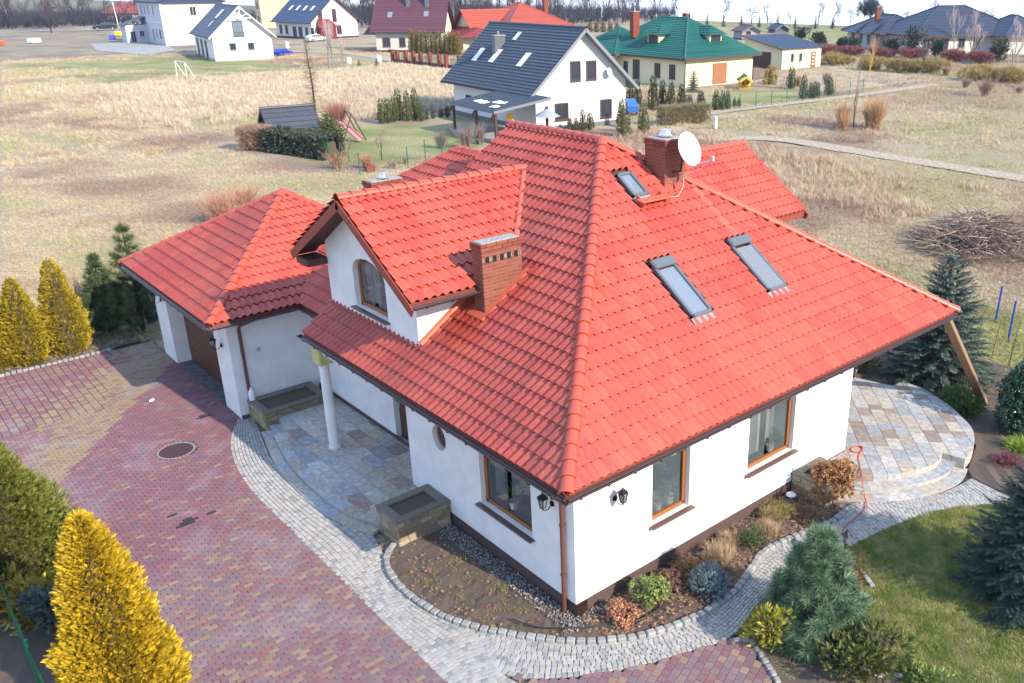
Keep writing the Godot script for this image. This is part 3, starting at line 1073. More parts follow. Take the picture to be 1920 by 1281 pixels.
func slope_frame(poly: Array) -> Transform3D:
	var u: Vector3 = (poly[1] - poly[0]).normalized()
	var n: Vector3 = u.cross(poly[-1] - poly[0]).normalized()
	return Transform3D(Basis(u, n, u.cross(n)), poly[0])

# lays tiles over a convex slope whose first two points are the eave; whole tiles go to ts, cut ones into cut
func lay_tiles(poly: Array, tw: float, ga: float, q: Array, ts: Array, cs: Array, cut: MB, color: Callable, skip = null) -> void:
	var fr := slope_frame(poly)
	var inv := fr.affine_inverse()
	var hp := []
	var lo := Vector2(1e9, 1e9); var hi := Vector2(-1e9, -1e9)
	var uv := []
	for p in poly:
		var l: Vector3 = inv * p
		uv.append(Vector2(l.x, -l.z))
		lo = lo.min(uv[-1]); hi = hi.max(uv[-1])
	for i in uv.size():
		var d: Vector2 = uv[(i + 1) % uv.size()] - uv[i]
		if d.length() < 0.01:
			continue
		var nn := Vector2(d.y, -d.x).normalized()
		hp.append([nn.x, nn.y, nn.dot(uv[i]) + 0.004])
	for row in ceili((hi.y - lo.y) / ga):
		for k in range(floori(lo.x / tw), ceili(hi.x / tw) + 1):
			var o := Vector2(k * tw, lo.y + row * ga)
			var out_all := false; var in_all := true
			for h in hp:
				var n_out := 0
				for e in [Vector2(0, 0), Vector2(tw, 0), Vector2(tw, ga), Vector2(0, ga)]:
					if h[0] * (o.x + e.x) + h[1] * (o.y + e.y) > h[2]:
						n_out += 1
				if n_out == 4:
					out_all = true
				if n_out > 0:
					in_all = false
			if out_all:
				continue
			var at := fr * Vector3(o.x, 0, -o.y)
			var mid := fr * Vector3(o.x + tw / 2, 0, -o.y - ga / 2)
			if skip != null and skip.call(mid):
				continue
			var cc: Color = color.call(mid)
			if in_all:
				ts.append(Transform3D(fr.basis, at)); cs.append(cc)
				continue
			cut.col = cc
			for e in q:
				var pg := []
				for i in 4:
					pg.append([e[0][i], e[1][i]])
				for h in hp:
					var g := []
					for i in pg.size():
						var a = pg[i]; var b = pg[(i + 1) % pg.size()]
						var da: float = h[0] * (o.x + a[0].x) + h[1] * (o.y - a[0].z) - h[2]
						var db: float = h[0] * (o.x + b[0].x) + h[1] * (o.y - b[0].z) - h[2]
						if da <= 0:
							g.append(a)
						if (da < 0) != (db < 0) and absf(da - db) > 1e-9:
							var t := da / (da - db)
							g.append([a[0].lerp(b[0], t), a[1].lerp(b[1], t)])
					pg = g
					if pg.size() < 3:
						break
				for i in range(1, pg.size() - 1):
					var T := Transform3D(fr.basis, at)
					cut.trin(T * pg[0][0], T * pg[i][0], T * pg[i + 1][0], fr.basis * pg[0][1], fr.basis * pg[i][1], fr.basis * pg[i + 1][1])

func deck(b: MB, poly: Array, drop := 0.035) -> void:
	var n := slope_frame(poly).basis.y
	var p := []
	for e in poly:
		p.append(e - n * drop)
	b.out(p, n)

func cap_mesh(r: float, l: float) -> Mesh:
	var b := MB.new()
	var prof := []
	for k in 8:
		var a := lerpf(-1.45, 1.45, k / 7.0)
		prof.append(Vector3(sin(a) * r * 1.05, cos(a) * r * 0.92 - r * 0.18, 0))
	for seg in [[0.0, 1.1, 0.0], [0.045, 1.1, 0.0], [0.046, 0.99, 0.0], [l, 0.9, -0.012]].size() - 1:
		var sg: Array = [[0.0, 1.1, 0.0], [0.045, 1.1, 0.0], [0.046, 0.99, 0.0], [l, 0.9, -0.012]]
		var s0: Array = sg[seg]; var s1: Array = sg[seg + 1]
		for k in 7:
			var a: Vector3 = prof[k]; var e: Vector3 = prof[k + 1]
			var na := Vector3(a.x, a.y + r * 0.18, 0).normalized(); var ne := Vector3(e.x, e.y + r * 0.18, 0).normalized()
			b.trin(a * s0[1] + Vector3(0, s0[2], -s0[0]), e * s0[1] + Vector3(0, s0[2], -s0[0]), e * s1[1] + Vector3(0, s1[2], -s1[0]), na, ne, ne)
			b.trin(a * s0[1] + Vector3(0, s0[2], -s0[0]), e * s1[1] + Vector3(0, s1[2], -s1[0]), a * s1[1] + Vector3(0, s1[2], -s1[0]), na, ne, na)
	for k in 7:
		b.out([prof[k] * 1.1, prof[k + 1] * 1.1, prof[k + 1] * 0.92, prof[k] * 0.92], Vector3.BACK)
	return b.mesh()

func caps(parent: Node, cm: Mesh, p0: Vector3, p1: Vector3, step := 0.322, lift := 0.03) -> void:
	var d := (p1 - p0).normalized()
	var x := d.cross(Vector3.UP).normalized()
	var y := x.cross(d)
	var n := roundi(p0.distance_to(p1) / step)
	for i in n:
		put("ridge_tile", cm, M.ridge, parent, Transform3D(Basis(x, y, -d).rotated(d, R(-0.02, 0.02)), p0.lerp(p1, float(i) / n) + y * lift))

func gutter(parent: Node, a: Vector3, e: Vector3, r := 0.065) -> void:
	var b := MB.new()
	var d := (e - a).normalized()
	var s := d.cross(Vector3.UP).normalized()
	for k in 6:
		var t0 := PI * k / 6; var t1 := PI * (k + 1) / 6
		var o0 := s * cos(t0) * r - Vector3.UP * sin(t0) * r; var o1 := s * cos(t1) * r - Vector3.UP * sin(t1) * r
		b.out([a + o0, e + o0, e + o1, a + o1], o0 + o1)
		b.out([a + o0 * 0.86, e + o0 * 0.86, e + o1 * 0.86, a + o1 * 0.86], -(o0 + o1))
	for w in [-1.0, 1.0]:
		b.tube([a + s * w * r, e + s * w * r], [0.011, 0.011], 5)
	for w in [a, e]:
		var q := []
		for k in 7:
			var t := PI * k / 6
			q.append(w + s * cos(t) * r - Vector3.UP * sin(t) * r)
		b.out(q, (w - (a + e) / 2))
	var g := put("gutter", b, M.gutter, parent)
	var n := maxi(2, roundi(a.distance_to(e) / 0.62))
	var bb := MB.new()
	bb.tube([s * r * 1.05, s * r * 0.9 - Vector3.UP * r * 0.8, -Vector3.UP * r * 1.12, -s * r * 0.9 - Vector3.UP * r * 0.8, -s * r * 1.05], [0.012, 0.012, 0.016, 0.012, 0.012], 4)
	var bm := bb.mesh()
	for i in n:
		put("bracket", bm, M.gutter, g, Transform3D(Basis(), a.lerp(e, (i + 0.5) / n)))

# a flat wall in its own plane: o is its lower left seen from outside, u runs right; holes are polygons in (u, y)
func wall(called: String, parent: Node, m: String, o: Vector3, u: Vector3, outline: Array, holes: Array, depth := 0.2) -> MeshInstance3D:
	var n := u.cross(Vector3.UP)
	var b := MB.new()
	var pieces := [pv(outline)]
	for hole in holes:
		var hp := pv(hole)
		var cx := 0.0
		for p in hp:
			cx += p.x / hp.size()
		var next := []
		for pc in pieces:
			for side in [pv([[-99, -99], [cx, -99], [cx, 99], [-99, 99]]), pv([[cx, -99], [99, -99], [99, 99], [cx, 99]])]:
				for x in Geometry2D.intersect_polygons(pc, side):
					for y in Geometry2D.clip_polygons(x, hp):
						next.append(y)
		pieces = next
		for i in hp.size():
			var a := hp[i]; var e := hp[(i + 1) % hp.size()]
			var c := Vector2(cx, (hp[0].y + hp[hp.size() / 2].y) / 2)
			var pa := o + u * a.x + Vector3.UP * a.y; var pe := o + u * e.x + Vector3.UP * e.y
			var into := u * (c.x - (a.x + e.x) / 2) + Vector3.UP * (c.y - (a.y + e.y) / 2)
			b.out([pa, pe, pe - n * depth, pa - n * depth], into)
	for pc in pieces:
		var ti := Geometry2D.triangulate_polygon(pc)
		for k in range(0, ti.size(), 3):
			var t := []
			for e in 3:
				t.append(o + u * pc[ti[k + e]].x + Vector3.UP * pc[ti[k + e]].y)
			b.out(t, n)
	return put(called, b, M[m], parent)

func rect(a: float, b: float, c: float, d: float) -> Array:
	return [[a, c], [b, c], [b, d], [a, d]]

# a wooden window set depth behind the face: frame, sashes with panes, sill, dark room with a curtain behind it
func window(parent: Node, o: Vector3, u: Vector3, w: float, h: float, sashes: int, depth := 0.15, sill := true, wood := "wood", arch := 0.0) -> MeshInstance3D:
	var n := u.cross(Vector3.UP)
	var bs := Basis(u, Vector3.UP, n)
	var T := Transform3D(bs, o - n * depth)
	var f := MB.new()
	var bar := func(x: float, y: float, sx: float, sy: float, z: float, sz: float) -> void:
		f.bev(T * Vector3(x, y, z), Vector3(sx, sy, sz), 0.008, bs)
	bar.call(0.045, h / 2, 0.09, h, 0, 0.08); bar.call(w - 0.045, h / 2, 0.09, h, 0, 0.08)
	bar.call(w / 2, 0.045, w, 0.09, 0, 0.08); bar.call(w / 2, h - 0.045, w, 0.09, 0, 0.08)
	var fr := put("window", f, M[wood], parent)
	var sw := (w - 0.14) / sashes
	for i in sashes:
		f = MB.new()
		var x0 := 0.07 + i * sw
		bar.call(x0 + 0.04, h / 2, 0.08, h - 0.12, 0.028, 0.06); bar.call(x0 + sw - 0.04, h / 2, 0.08, h - 0.12, 0.028, 0.06)
		bar.call(x0 + sw / 2, 0.105, sw - 0.16, 0.085, 0.028, 0.06); bar.call(x0 + sw / 2, h - 0.105, sw - 0.16, 0.085, 0.028, 0.06)
		if arch > 0:
			bar.call(x0 + sw / 2, h - arch - 0.1, sw - 0.12, 0.05, 0.028, 0.05)
		put("sash", f, M[wood], fr)
		boxpart("pane", fr, "glass", T * Vector3(x0 + sw / 2, h / 2, 0.015), Vector3(sw - 0.16, h - 0.28, 0.012), 0, bs)
	if sill:
		boxpart("sill", fr, "sill", o + u * (w / 2) + Vector3(0, -0.025, 0) + n * (0.09 - depth) / 2, Vector3(w + 0.16, 0.04, depth + 0.17), 0.01, bs)
	var room := MB.new()   # the room behind, open to the window
	for s in [[Vector3(w / 2, h / 2, -1.6), Vector3(w + 1.2, h + 1.0, 0.02)], [Vector3(-0.6, h / 2, -0.8), Vector3(0.02, h + 1.0, 1.6)], [Vector3(w + 0.6, h / 2, -0.8), Vector3(0.02, h + 1.0, 1.6)], [Vector3(w / 2, -0.5, -0.8), Vector3(w + 1.2, 0.02, 1.6)], [Vector3(w / 2, h + 0.5, -0.8), Vector3(w + 1.2, 0.02, 1.6)]]:
		room.box(T * s[0], s[1], bs)
	put("room_lining", room, M.room, fr)
	return fr

func curtain(parent: Node, o: Vector3, u: Vector3, w: float, h: float, y0: float) -> void:
	var b := MB.new()
	var n := u.cross(Vector3.UP)
	var k := maxi(6, roundi(w / 0.035))
	for i in k:
		var a := o + u * (w * i / k) + n * 0.025 * sin(i * 1.9); var e := o + u * (w * (i + 1) / k) + n * 0.025 * sin((i + 1) * 1.9)
		b.out([a + Vector3(0, y0, 0), e + Vector3(0, y0, 0), e + Vector3(0, h, 0), a + Vector3(0, h, 0)], n)
	put("curtain", b, M.curtain, parent)

func pot_plant(label: String, at: Vector3, s: float) -> void:
	var o := thing("pot_plant", label, "plant", at)
	var b := MB.new()
	b.lathe([[0.0, 0.0], [0.055 * s, 0.0], [0.075 * s, 0.12 * s], [0.08 * s, 0.12 * s], [0.06 * s, 0.11 * s], [0.0, 0.10 * s]], 12)
	put("pot", b, M.white, o)
	b = MB.new()
	for k in 16:
		var a := R(0, TAU); var d := Vector3(cos(a) * R(0.2, 0.9), 1, sin(a) * R(0.2, 0.9)).normalized()
		var sd := Vector3(-sin(a), 0, cos(a)) * 0.012 * s
		var p := Vector3(0, 0.11 * s, 0)
		b.col = mixc(Color(0.10, 0.25, 0.05), Color(0.22, 0.36, 0.10), rng.randf())
		var m := p + d * R(0.12, 0.2) * s
		b.quad(p - sd, p + sd, m + sd, m - sd)
		b.tri(m - sd, m + sd, m + (d + Vector3(cos(a), -0.6, sin(a)) * 0.7) * R(0.06, 0.14) * s)
	put("leaves", b, M.leaf, o)

func chimney(parent: Node, x0: float, x1: float, z0: float, z1: float, y0: float, y1: float, vents: bool) -> MeshInstance3D:
	var core_b := MB.new()
	core_b.box(Vector3((x0 + x1) / 2, (y0 + y1) / 2 - 0.01, (z0 + z1) / 2), Vector3(x1 - x0 - 0.02, y1 - y0 - 0.05, z1 - z0 - 0.02))
	var ch := put("chimney", core_b, M.mortar, parent)
	var bm := {}
	var lay := func(cx: float, y: float, cz: float, lx: float, ly: float, lz: float) -> void:
		var v := rng.randi() % 4
		var key := "%d %.3f %.3f %.3f" % [v, lx, ly, lz]
		if not bm.has(key):
			var b := MB.new()
			b.col = [Color(0.40, 0.105, 0.06), Color(0.46, 0.13, 0.07), Color(0.36, 0.09, 0.055), Color(0.43, 0.12, 0.08)][v]
			b.bev(Vector3.ZERO, Vector3(lx, ly, lz), 0.004)
			bm[key] = b.mesh()
		put("brick", bm[key], M.brick, ch, Transform3D(Basis(), Vector3(cx, y, cz)))
	var n := roundi((y1 - y0) / 0.075)
	var hy := (y1 - y0) / n
	for c in n:
		var y := y0 + (c + 0.5) * hy
		var grow_out := 0.025 if c >= n - 2 else 0.0
		var lx := x1 - x0 + 2 * grow_out; var lz := z1 - z0 + 2 * grow_out
		for s in [-1.0, 1.0]:
			var nb := maxi(2, roundi(lx / 0.25)); var bl := lx / nb
			var off := bl / 2 if c % 2 else 0.0
			for i in nb + (1 if c % 2 else 0):
				var a := maxf(-lx / 2, -lx / 2 + i * bl - off); var e := minf(lx / 2, -lx / 2 + (i + 1) * bl - off)
				if vents and c == n - 5 and s > 0 and (i + 1) % 1 == 0:
					# vent openings: a brick-high hole in every unit
					for k in 2:
						var w := (e - a) / 2
						lay.call((x0 + x1) / 2 + a + w * k + w * 0.22, y, (z0 + z1) / 2 + s * (lz / 2 - 0.05), snappedf(w * 0.42, 0.001), hy - 0.01, 0.1)
					continue
				lay.call((x0 + x1) / 2 + (a + e) / 2, y, (z0 + z1) / 2 + s * (lz / 2 - 0.05), snappedf(e - a - 0.01, 0.001), hy - 0.01, 0.1)
			var nz := maxi(1, roundi((lz - 0.2) / 0.25)); var zl := (lz - 0.21) / nz
			for i in nz:
				lay.call((x0 + x1) / 2 + s * (lx / 2 - 0.05), y, (z0 + z1) / 2 - lz / 2 + 0.105 + (i + 0.5) * zl, 0.1, hy - 0.01, snappedf(zl - 0.01, 0.001))
	boxpart("cap_slab", ch, "concrete", Vector3((x0 + x1) / 2, y1 - 0.012, (z0 + z1) / 2), Vector3(x1 - x0 - 0.06, 0.05, z1 - z0 - 0.06), 0.01)
	if vents:   # dark flue mouths behind the openings
		for k in 5:
			boxpart("vent", ch, "black", Vector3(x0 + (x1 - x0) * (k + 0.75) / 5.6, y1 - 4.5 * hy, z1 + 0.002), Vector3(0.085, hy * 1.75, 0.012))
	else:
		var b := MB.new()
		b.lathe([[0.17, 0.0], [0.17, 0.02], [0.14, 0.03], [0.115, 0.13], [0.125, 0.14], [0.11, 0.15], [0.09, 0.15], [0.08, 0.08], [0.0, 0.08]], 20, Vector3((x0 + x1) / 2, y1 + 0.035, (z0 + z1) / 2))
		put("flue_cowl", b, M.zinc, ch)
	return ch

func lantern(label: String, at: Vector3, out: Vector3) -> void:   # a six-sided wall lantern on a scrolled arm; at is where it meets the wall
	var o := thing("wall_lantern", label, "lantern", at)
	var b := MB.new()
	b.lathe([[0.0, -0.006], [0.06, 0.0], [0.055, 0.02], [0.02, 0.03], [0.0, 0.03]], 12)
	for i in b.v.size():
		b.v[i] = aim(out) * b.v[i] * Vector3(1, 1, 1)
	put("back_plate", b, M.black, o)
	b = MB.new()
	b.tube([out * 0.02, out * 0.1 + Vector3(0, -0.08, 0), out * 0.2 + Vector3(0, -0.07, 0), out * 0.22 + Vector3(0, 0.0, 0)], [0.011, 0.01, 0.01, 0.012], 6)
	put("arm", b, M.black, o)
	var c := out * 0.22
	b = MB.new()
	b.lathe([[0.0, 0.36], [0.006, 0.33], [0.02, 0.31], [0.03, 0.29], [0.105, 0.225], [0.115, 0.21], [0.1, 0.21]], 6, c)
	b.lathe([[0.065, 0.03], [0.06, 0.01], [0.02, -0.01], [0.012, -0.05], [0.0, -0.06]], 6, c)
	for k in 6:
		var a := TAU * k / 6
		b.tube([c + Vector3(cos(a) * 0.062, 0.02, sin(a) * 0.062), c + Vector3(cos(a) * 0.098, 0.215, sin(a) * 0.098)], [0.007, 0.007], 4)
	put("cage", b, M.black, o)
	b = MB.new()
	b.lathe([[0.057, 0.025], [0.093, 0.21]], 6, c)
	put("shade", b, M.lampglass, o)

func roof_window(parent: Node, fr: Transform3D, u0: float, u1: float, v0: float, v1: float, shutter: bool, cover: bool) -> void:
	var w := u1 - u0; var l := v1 - v0
	var at := func(u: float, v: float, y: float) -> Vector3: return fr * Vector3(u, y, -v)
	var f := MB.new()
	for s in [[u0 + 0.04, (v0 + v1) / 2, 0.08, l], [u1 - 0.04, (v0 + v1) / 2, 0.08, l], [(u0 + u1) / 2, v0 + 0.04, w, 0.08], [(u0 + u1) / 2, v1 - 0.04, w, 0.08]]:
		f.bev(at.call(s[0], s[1], 0.06), Vector3(s[2], 0.10, s[3]), 0.012, fr.basis)
	var wn := put("roof_window", f, M.metal, parent)
	if cover:
		boxpart("shutter_box", wn, "metal", at.call((u0 + u1) / 2, v1 - 0.06, 0.12), Vector3(w * 1.02, 0.12, 0.24), 0.035, fr.basis)
	boxpart("apron", wn, "leadgrey", at.call((u0 + u1) / 2, v0 - 0.07, 0.045), Vector3(w + 0.06, 0.01, 0.16), 0.003, fr.basis.rotated(fr.basis.x, 0.05))
	if shutter:
		var n := 22
		for k in n:
			var sb := MB.new()
			sb.bev(Vector3.ZERO, Vector3(w - 0.15, 0.02, l * 0.8 / n - 0.006), 0.005)
			put("slat", sb, M.slat, wn, Transform3D(fr.basis, at.call((u0 + u1) / 2, v0 + 0.08 + l * 0.8 * (k + 0.5) / n, 0.085)))
	else:
		boxpart("pane", wn, "skyglass", at.call((u0 + u1) / 2, (v0 + v1) / 2 - (0.06 if cover else 0.0), 0.06), Vector3(w - 0.15, 0.012, l - 0.14 - (0.12 if cover else 0.0)), 0, fr.basis)

func main_house() -> void:
	rng.seed = 11
	var H := thing("red_roof_house", "white rendered house with red tiled hip roof, dormer and attached garage", "house")
	tile_q = make_tile(TW, GA, [[0.0, 0.014], [0.08, 0.0], [0.31, 0.0], [0.36, 0.018], [0.50, 0.062], [0.60, 0.074], [0.74, 0.071], [0.90, 0.042], [1.0, 0.014]])
	var apex := Vector3(5.573, 7.708, -5.40)
	var E0 := Vector3(-0.841, 3.44, 0.841)
	var E1 := Vector3(12.0, 3.44, 0.841)
	var rend := Vector3(5.573, 7.708, -9.12)
	var gn := Vector3(-2.046, 3.073, -12.11); var gl := Vector3(-2.046, 3.073, -19.76); var ga := Vector3(1.861, 5.373, -15.85)
	var we := Vector3(0.4185, 3.073, -12.11); var wr := Vector3(5.8, 6.655, -12.07); var Mp := Vector3(2.9, 4.75, -14.88)
	var S := {
		right = [E0, E1, apex],
		left = [Vector3(-0.841, 3.44, -9.12), E0, apex, rend],
		rear = [E1, Vector3(12.0, 3.44, -9.12), rend, apex],
		garage_front = [gl, gn, ga],
		garage_side = [gn, we, Mp, ga],
		wing = [we, Vector3(0.4185, 3.073, -9.05), Vector3(5.8, 6.655, -9.05), wr, Mp],
		dormer_right = [Vector3(-0.5, 5.32, -4.32), Vector3(1.98, 5.32, -4.32), Vector3(4.48, 6.98, -7.05), Vector3(-0.5, 6.98, -7.05)],
		dormer_left = [Vector3(1.98, 5.32, -9.78), Vector3(-0.5, 5.32, -9.78), Vector3(-0.5, 6.98, -7.05), Vector3(4.48, 6.98, -7.05)],
		east = [Vector3(9.55, 5.07, -4.27), Vector3(12.39, 5.07, -4.27), Vector3(12.39, 6.70, -6.72), Vector3(7.1, 6.70, -6.72)],
		east_back = [Vector3(12.39, 5.07, -9.17), Vector3(9.55, 5.07, -9.17), Vector3(7.1, 6.70, -6.72), Vector3(12.39, 6.70, -6.72)]}
	var db := MB.new()
	for k in S:
		deck(db, S[k])
	# slopes that face away: garage back, wing back
	deck(db, [Vector3(5.8, 3.1, -19.76), gl, ga])
	deck(db, [Vector3(11.2, 3.07, -9.05), Vector3(11.2, 3.07, -17.6), wr, Vector3(5.8, 6.655, -9.05)])
	deck(db, [Vector3(11.2, 3.07, -17.6), Vector3(0.42, 3.07, -17.6), wr])
	db.out([rend - Vector3(0, 0.05, 0), Vector3(-0.8, 3.4, -9.1), Vector3(11.96, 3.4, -9.1)], Vector3(0, 0, -1))
	var roof := put("roof", db, M.deck, H)
	var ts := []; var cs := []
	var cut := MB.new()
	var tint := func(p: Vector3) -> Color:
		var n := patch.get_noise_3d(p.x * 8, p.y * 8, p.z * 8)
		var c := mixc(Color(0.47, 0.066, 0.043), Color(0.57, 0.105, 0.065), 0.5 + n * 1.2 + R(-0.5, 0.5))
		var grime := clampf(patch.get_noise_3d(p.x * 5 + 70, p.y * 2, p.z * 5) * 2.0 - 0.25, 0, 0.35)   # weathered, lichen-dulled patches
		c = mixc(c, Color(0.34, 0.095, 0.07), grime)
		if rng.randf() < 0.004:
			c = c * 0.86
		if absf(p.x - 7.0 + (p.z + 3.6) * 0.02) < 0.11 and p.z > -3.7 and p.z < -2.3 and p.y > 4.5:   # lime stain below the dish
			c = mixc(c, Color(0.60, 0.26, 0.20), 0.3)
		return c
	for k in S:
		var skip = null
		if k == "left":
			skip = func(p: Vector3) -> bool:
				var dy := 6.98 - 0.608 * absf(p.z + 7.05)
				return (p.x > 0.12 and p.z < -5.1 and p.z > -9.0 and p.y < dy - 0.12) or (p.x > 1.12 and p.x < 2.06 and p.z > -4.43 and p.z < -4.1)
		if k == "right":
			skip = func(p: Vector3) -> bool:
				return (p.x > 4.06 and p.x < 4.76 and p.z > -2.3 and p.z < -1.06) or (p.x > 6.58 and p.x < 7.3 and p.z > -2.3 and p.z < -1.06) or (p.x > 5.08 and p.x < 5.6 and p.z > -4.45 and p.z < -3.85) or (p.x > 6.22 and p.x < 6.88 and p.z < -3.95)
		lay_tiles(S[k], TW, GA, tile_q, ts, cs, cut, tint, skip)
	split_nearest(roof, "roof_tile", "more_roof_tiles", tile_mesh(tile_q), M.tile, ts, cs)
	var cutn := put("cut_roof_tiles", cut, M.tile, roof)
	cutn.set_meta("kind", "stuff")
	var cm := cap_mesh(0.125, 0.37)
	caps(roof, cm, E0, apex, 0.322, 0.055); caps(roof, cm, E1, apex, 0.322, 0.055)
	caps(roof, cm, rend, apex, 0.33, 0.045)
	caps(roof, cm, gn, ga); caps(roof, cm, gl, ga); caps(roof, cm, Mp, ga); caps(roof, cm, Mp, wr)
	caps(roof, cm, wr, Vector3(5.8, 6.655, -9.2))
	caps(roof, cm, Vector3(-0.52, 6.98, -7.05), Vector3(4.4, 6.98, -7.05), 0.33, 0.035)
	caps(roof, cm, Vector3(12.42, 6.70, -6.72), Vector3(7.2, 6.70, -6.72), 0.33, 0.035)
	# valleys and flashings
	for e in [[we, Mp, 0.07, 0.03], [Vector3(2.0, 5.34, -4.34), Vector3(4.46, 6.97, -7.03), 0.10, 0.03], [Vector3(0.02, 4.05, -5.0), Vector3(1.98, 5.35, -5.0), 0.09, 0.07]]:
		var b := MB.new()
		b.tube([e[0] + Vector3(0, e[3], 0), e[1] + Vector3(0, e[3], 0)], [e[2], e[2]], 6)
		put("valley_flashing", b, M.lead, roof)
	for e in [[Vector3(0.0, 4.03, -4.94), Vector3(1.98, 5.34, -4.94)], [Vector3(1.0, 4.72, -4.02), Vector3(2.2, 5.52, -4.02)], [Vector3(1.0, 4.72, -4.52), Vector3(2.2, 5.52, -4.52)]]:
		var d: Vector3 = (e[1] - e[0]).normalized()
		boxpart("flashing", roof, "lead", (e[0] + e[1]) / 2 + Vector3(0, 0.05, 0), Vector3(e[0].distance_to(e[1]), 0.03, 0.16), 0.01, Basis(d, Vector3(-d.y, d.x, 0), Vector3.BACK))
	boxpart("flashing", roof, "lead", Vector3(1.0, 4.76, -4.27), Vector3(0.18, 0.04, 0.6), 0.01, Basis(Vector3.BACK, 0.59))
	boxpart("flashing", roof, "lead", Vector3(6.08, 6.86, -4.15), Vector3(0.2, 0.03, 0.9), 0.01, Basis(Vector3.RIGHT, 0.6))
	# verges of the dormer and of the wing
	for e in [[Vector3(-0.52, 5.28, -4.28), Vector3(-0.52, 6.95, -7.05)], [Vector3(-0.52, 5.28, -9.82), Vector3(-0.52, 6.95, -7.05)], [Vector3(12.42, 5.03, -4.25), Vector3(12.42, 6.67, -6.72)]]:
		var d: Vector3 = (e[1] - e[0]).normalized()
		boxpart("verge_board", roof, "fascia", (e[0] + e[1]) / 2 - Vector3(0, 0.1, 0), Vector3(e[0].distance_to(e[1]) + 0.1, 0.2, 0.03), 0.006, Basis(d, Vector3.LEFT.cross(d) if d.z > 0 else Vector3.RIGHT.cross(d), Vector3.RIGHT))
	var sb := MB.new()   # soffits
	sb.quad(Vector3(-0.5, 5.18, -4.4), Vector3(0.0, 5.18, -4.4), Vector3(0.0, 6.84, -7.05), Vector3(-0.5, 6.84, -7.05))
	sb.quad(Vector3(-0.5, 5.18, -9.7), Vector3(0.0, 5.18, -9.7), Vector3(0.0, 6.84, -7.05), Vector3(-0.5, 6.84, -7.05))
	sb.box(Vector3(-0.25, 5.1, -9.35), Vector3(0.5, 0.16, 0.62))
	sb.box(Vector3(0.8, 5.16, -4.72), Vector3(2.0, 0.03, 0.55))
	put("soffit", sb, M.soffit, roof)
	for s in [[Vector3(5.6, 3.28, 0.4), Vector3(12.8, 0.03, 0.82)], [Vector3(-0.42, 3.285, -4.5), Vector3(0.82, 0.03, 9.1)], [Vector3(0.45, 3.26, -7.6), Vector3(0.9, 0.03, 3.4)], [Vector3(-1.74, 2.95, -15.9), Vector3(0.58, 0.03, 7.6)], [Vector3(-0.6, 2.96, -12.4), Vector3(2.8, 0.03, 0.58)], [Vector3(10.6, 3.29, -4.5), Vector3(2.7, 0.03, 9.2)]]:
		boxpart("soffit", roof, "soffit", s[0], s[1])
	for s in [[Vector3(5.58, 3.36, 0.80), Vector3(12.82, 0.17, 0.03)], [Vector3(-0.80, 3.36, -4.15), Vector3(0.03, 0.17, 9.9)], [Vector3(-2.0, 2.99, -15.94), Vector3(0.03, 0.16, 7.6)], [Vector3(-0.8, 2.99, -12.15), Vector3(2.44, 0.16, 0.03)], [Vector3(0.46, 2.99, -10.6), Vector3(0.03, 0.16, 3.0)], [Vector3(0.75, 5.24, -4.37), Vector3(2.5, 0.16, 0.03)], [Vector3(11.0, 4.99, -4.31), Vector3(2.8, 0.16, 0.03)]]:
		boxpart("fascia", roof, "fascia", s[0], s[1], 0.006)
	gutter(roof, Vector3(-0.93, 3.40, 0.92), Vector3(12.05, 3.40, 0.92))
	gutter(roof, Vector3(-0.92, 3.395, -9.14), Vector3(-0.92, 3.395, 0.93))
	gutter(roof, Vector3(-2.12, 3.03, -19.8), Vector3(-2.12, 3.03, -12.03))
	gutter(roof, Vector3(-2.13, 3.025, -12.03), Vector3(0.34, 3.025, -12.03))
	gutter(roof, Vector3(0.335, 3.03, -12.02), Vector3(0.335, 3.03, -9.2))
	gutter(roof, Vector3(-0.5, 5.27, -4.24), Vector3(1.9, 5.27, -4.24))
	# rain pipes
	for p in [[Vector3(-0.9, 3.34, 0.6), Vector3(-0.72, 3.22, 0.2), Vector3(-0.12, 3.0, -0.22), Vector3(-0.075, 2.8, -0.26), Vector3(-0.075, 0.1, -0.26), Vector3(-0.16, 0.02, -0.26)], [Vector3(-0.95, 2.97, -12.06), Vector3(-0.98, 2.86, -12.3), Vector3(-1.14, 2.72, -12.58), Vector3(-1.16, 2.6, -12.61), Vector3(-1.16, 0.12, -12.61), Vector3(-1.2, 0.03, -12.5)]]:
		var b := MB.new()
		b.tube(p, [0.045, 0.045, 0.045, 0.045, 0.045, 0.045], 10, true)
		var pm := put("rain_pipe", b, M.pipe, H)
		for y in [0.9, 2.0]:
			b = MB.new()
			b.lathe([[0.047, -0.02], [0.056, -0.02], [0.056, 0.02], [0.047, 0.02]], 10, Vector3(p[4].x, y, p[4].z))
			put("clamp", b, M.pipe, pm)
	house_walls(H)
	# roof windows and chimneys
	var rf := slope_frame(S.right)
	var rv := func(z: float) -> float: return (0.841 - z) / (0.841 + 5.40) * Vector2(6.241, 4.268).length()
	roof_window(roof, rf, 4.10 + 0.841, 4.74 + 0.841, rv.call(-1.03), rv.call(-2.30), false, true)
	roof_window(roof, rf, 6.60 + 0.841, 7.28 + 0.841, rv.call(-1.02), rv.call(-2.30), true, true)
	roof_window(roof, rf, 5.09 + 0.841, 5.57 + 0.841, rv.call(-3.83), rv.call(-4.46), false, false)
	var st := MB.new()   # step for the chimney sweep
	st.bev(rf * Vector3(5.45 + 0.841, 0.2, -rv.call(-3.62)), Vector3(0.92, 0.035, 0.24), 0.008, Basis(Vector3.RIGHT, 0.15))
	for e in [5.1, 5.8]:
		st.box(rf * Vector3(e + 0.841, 0.11, -rv.call(-3.66)), Vector3(0.03, 0.16, 0.3), rf.basis)
	put("roof_step", st, M.lead, roof)
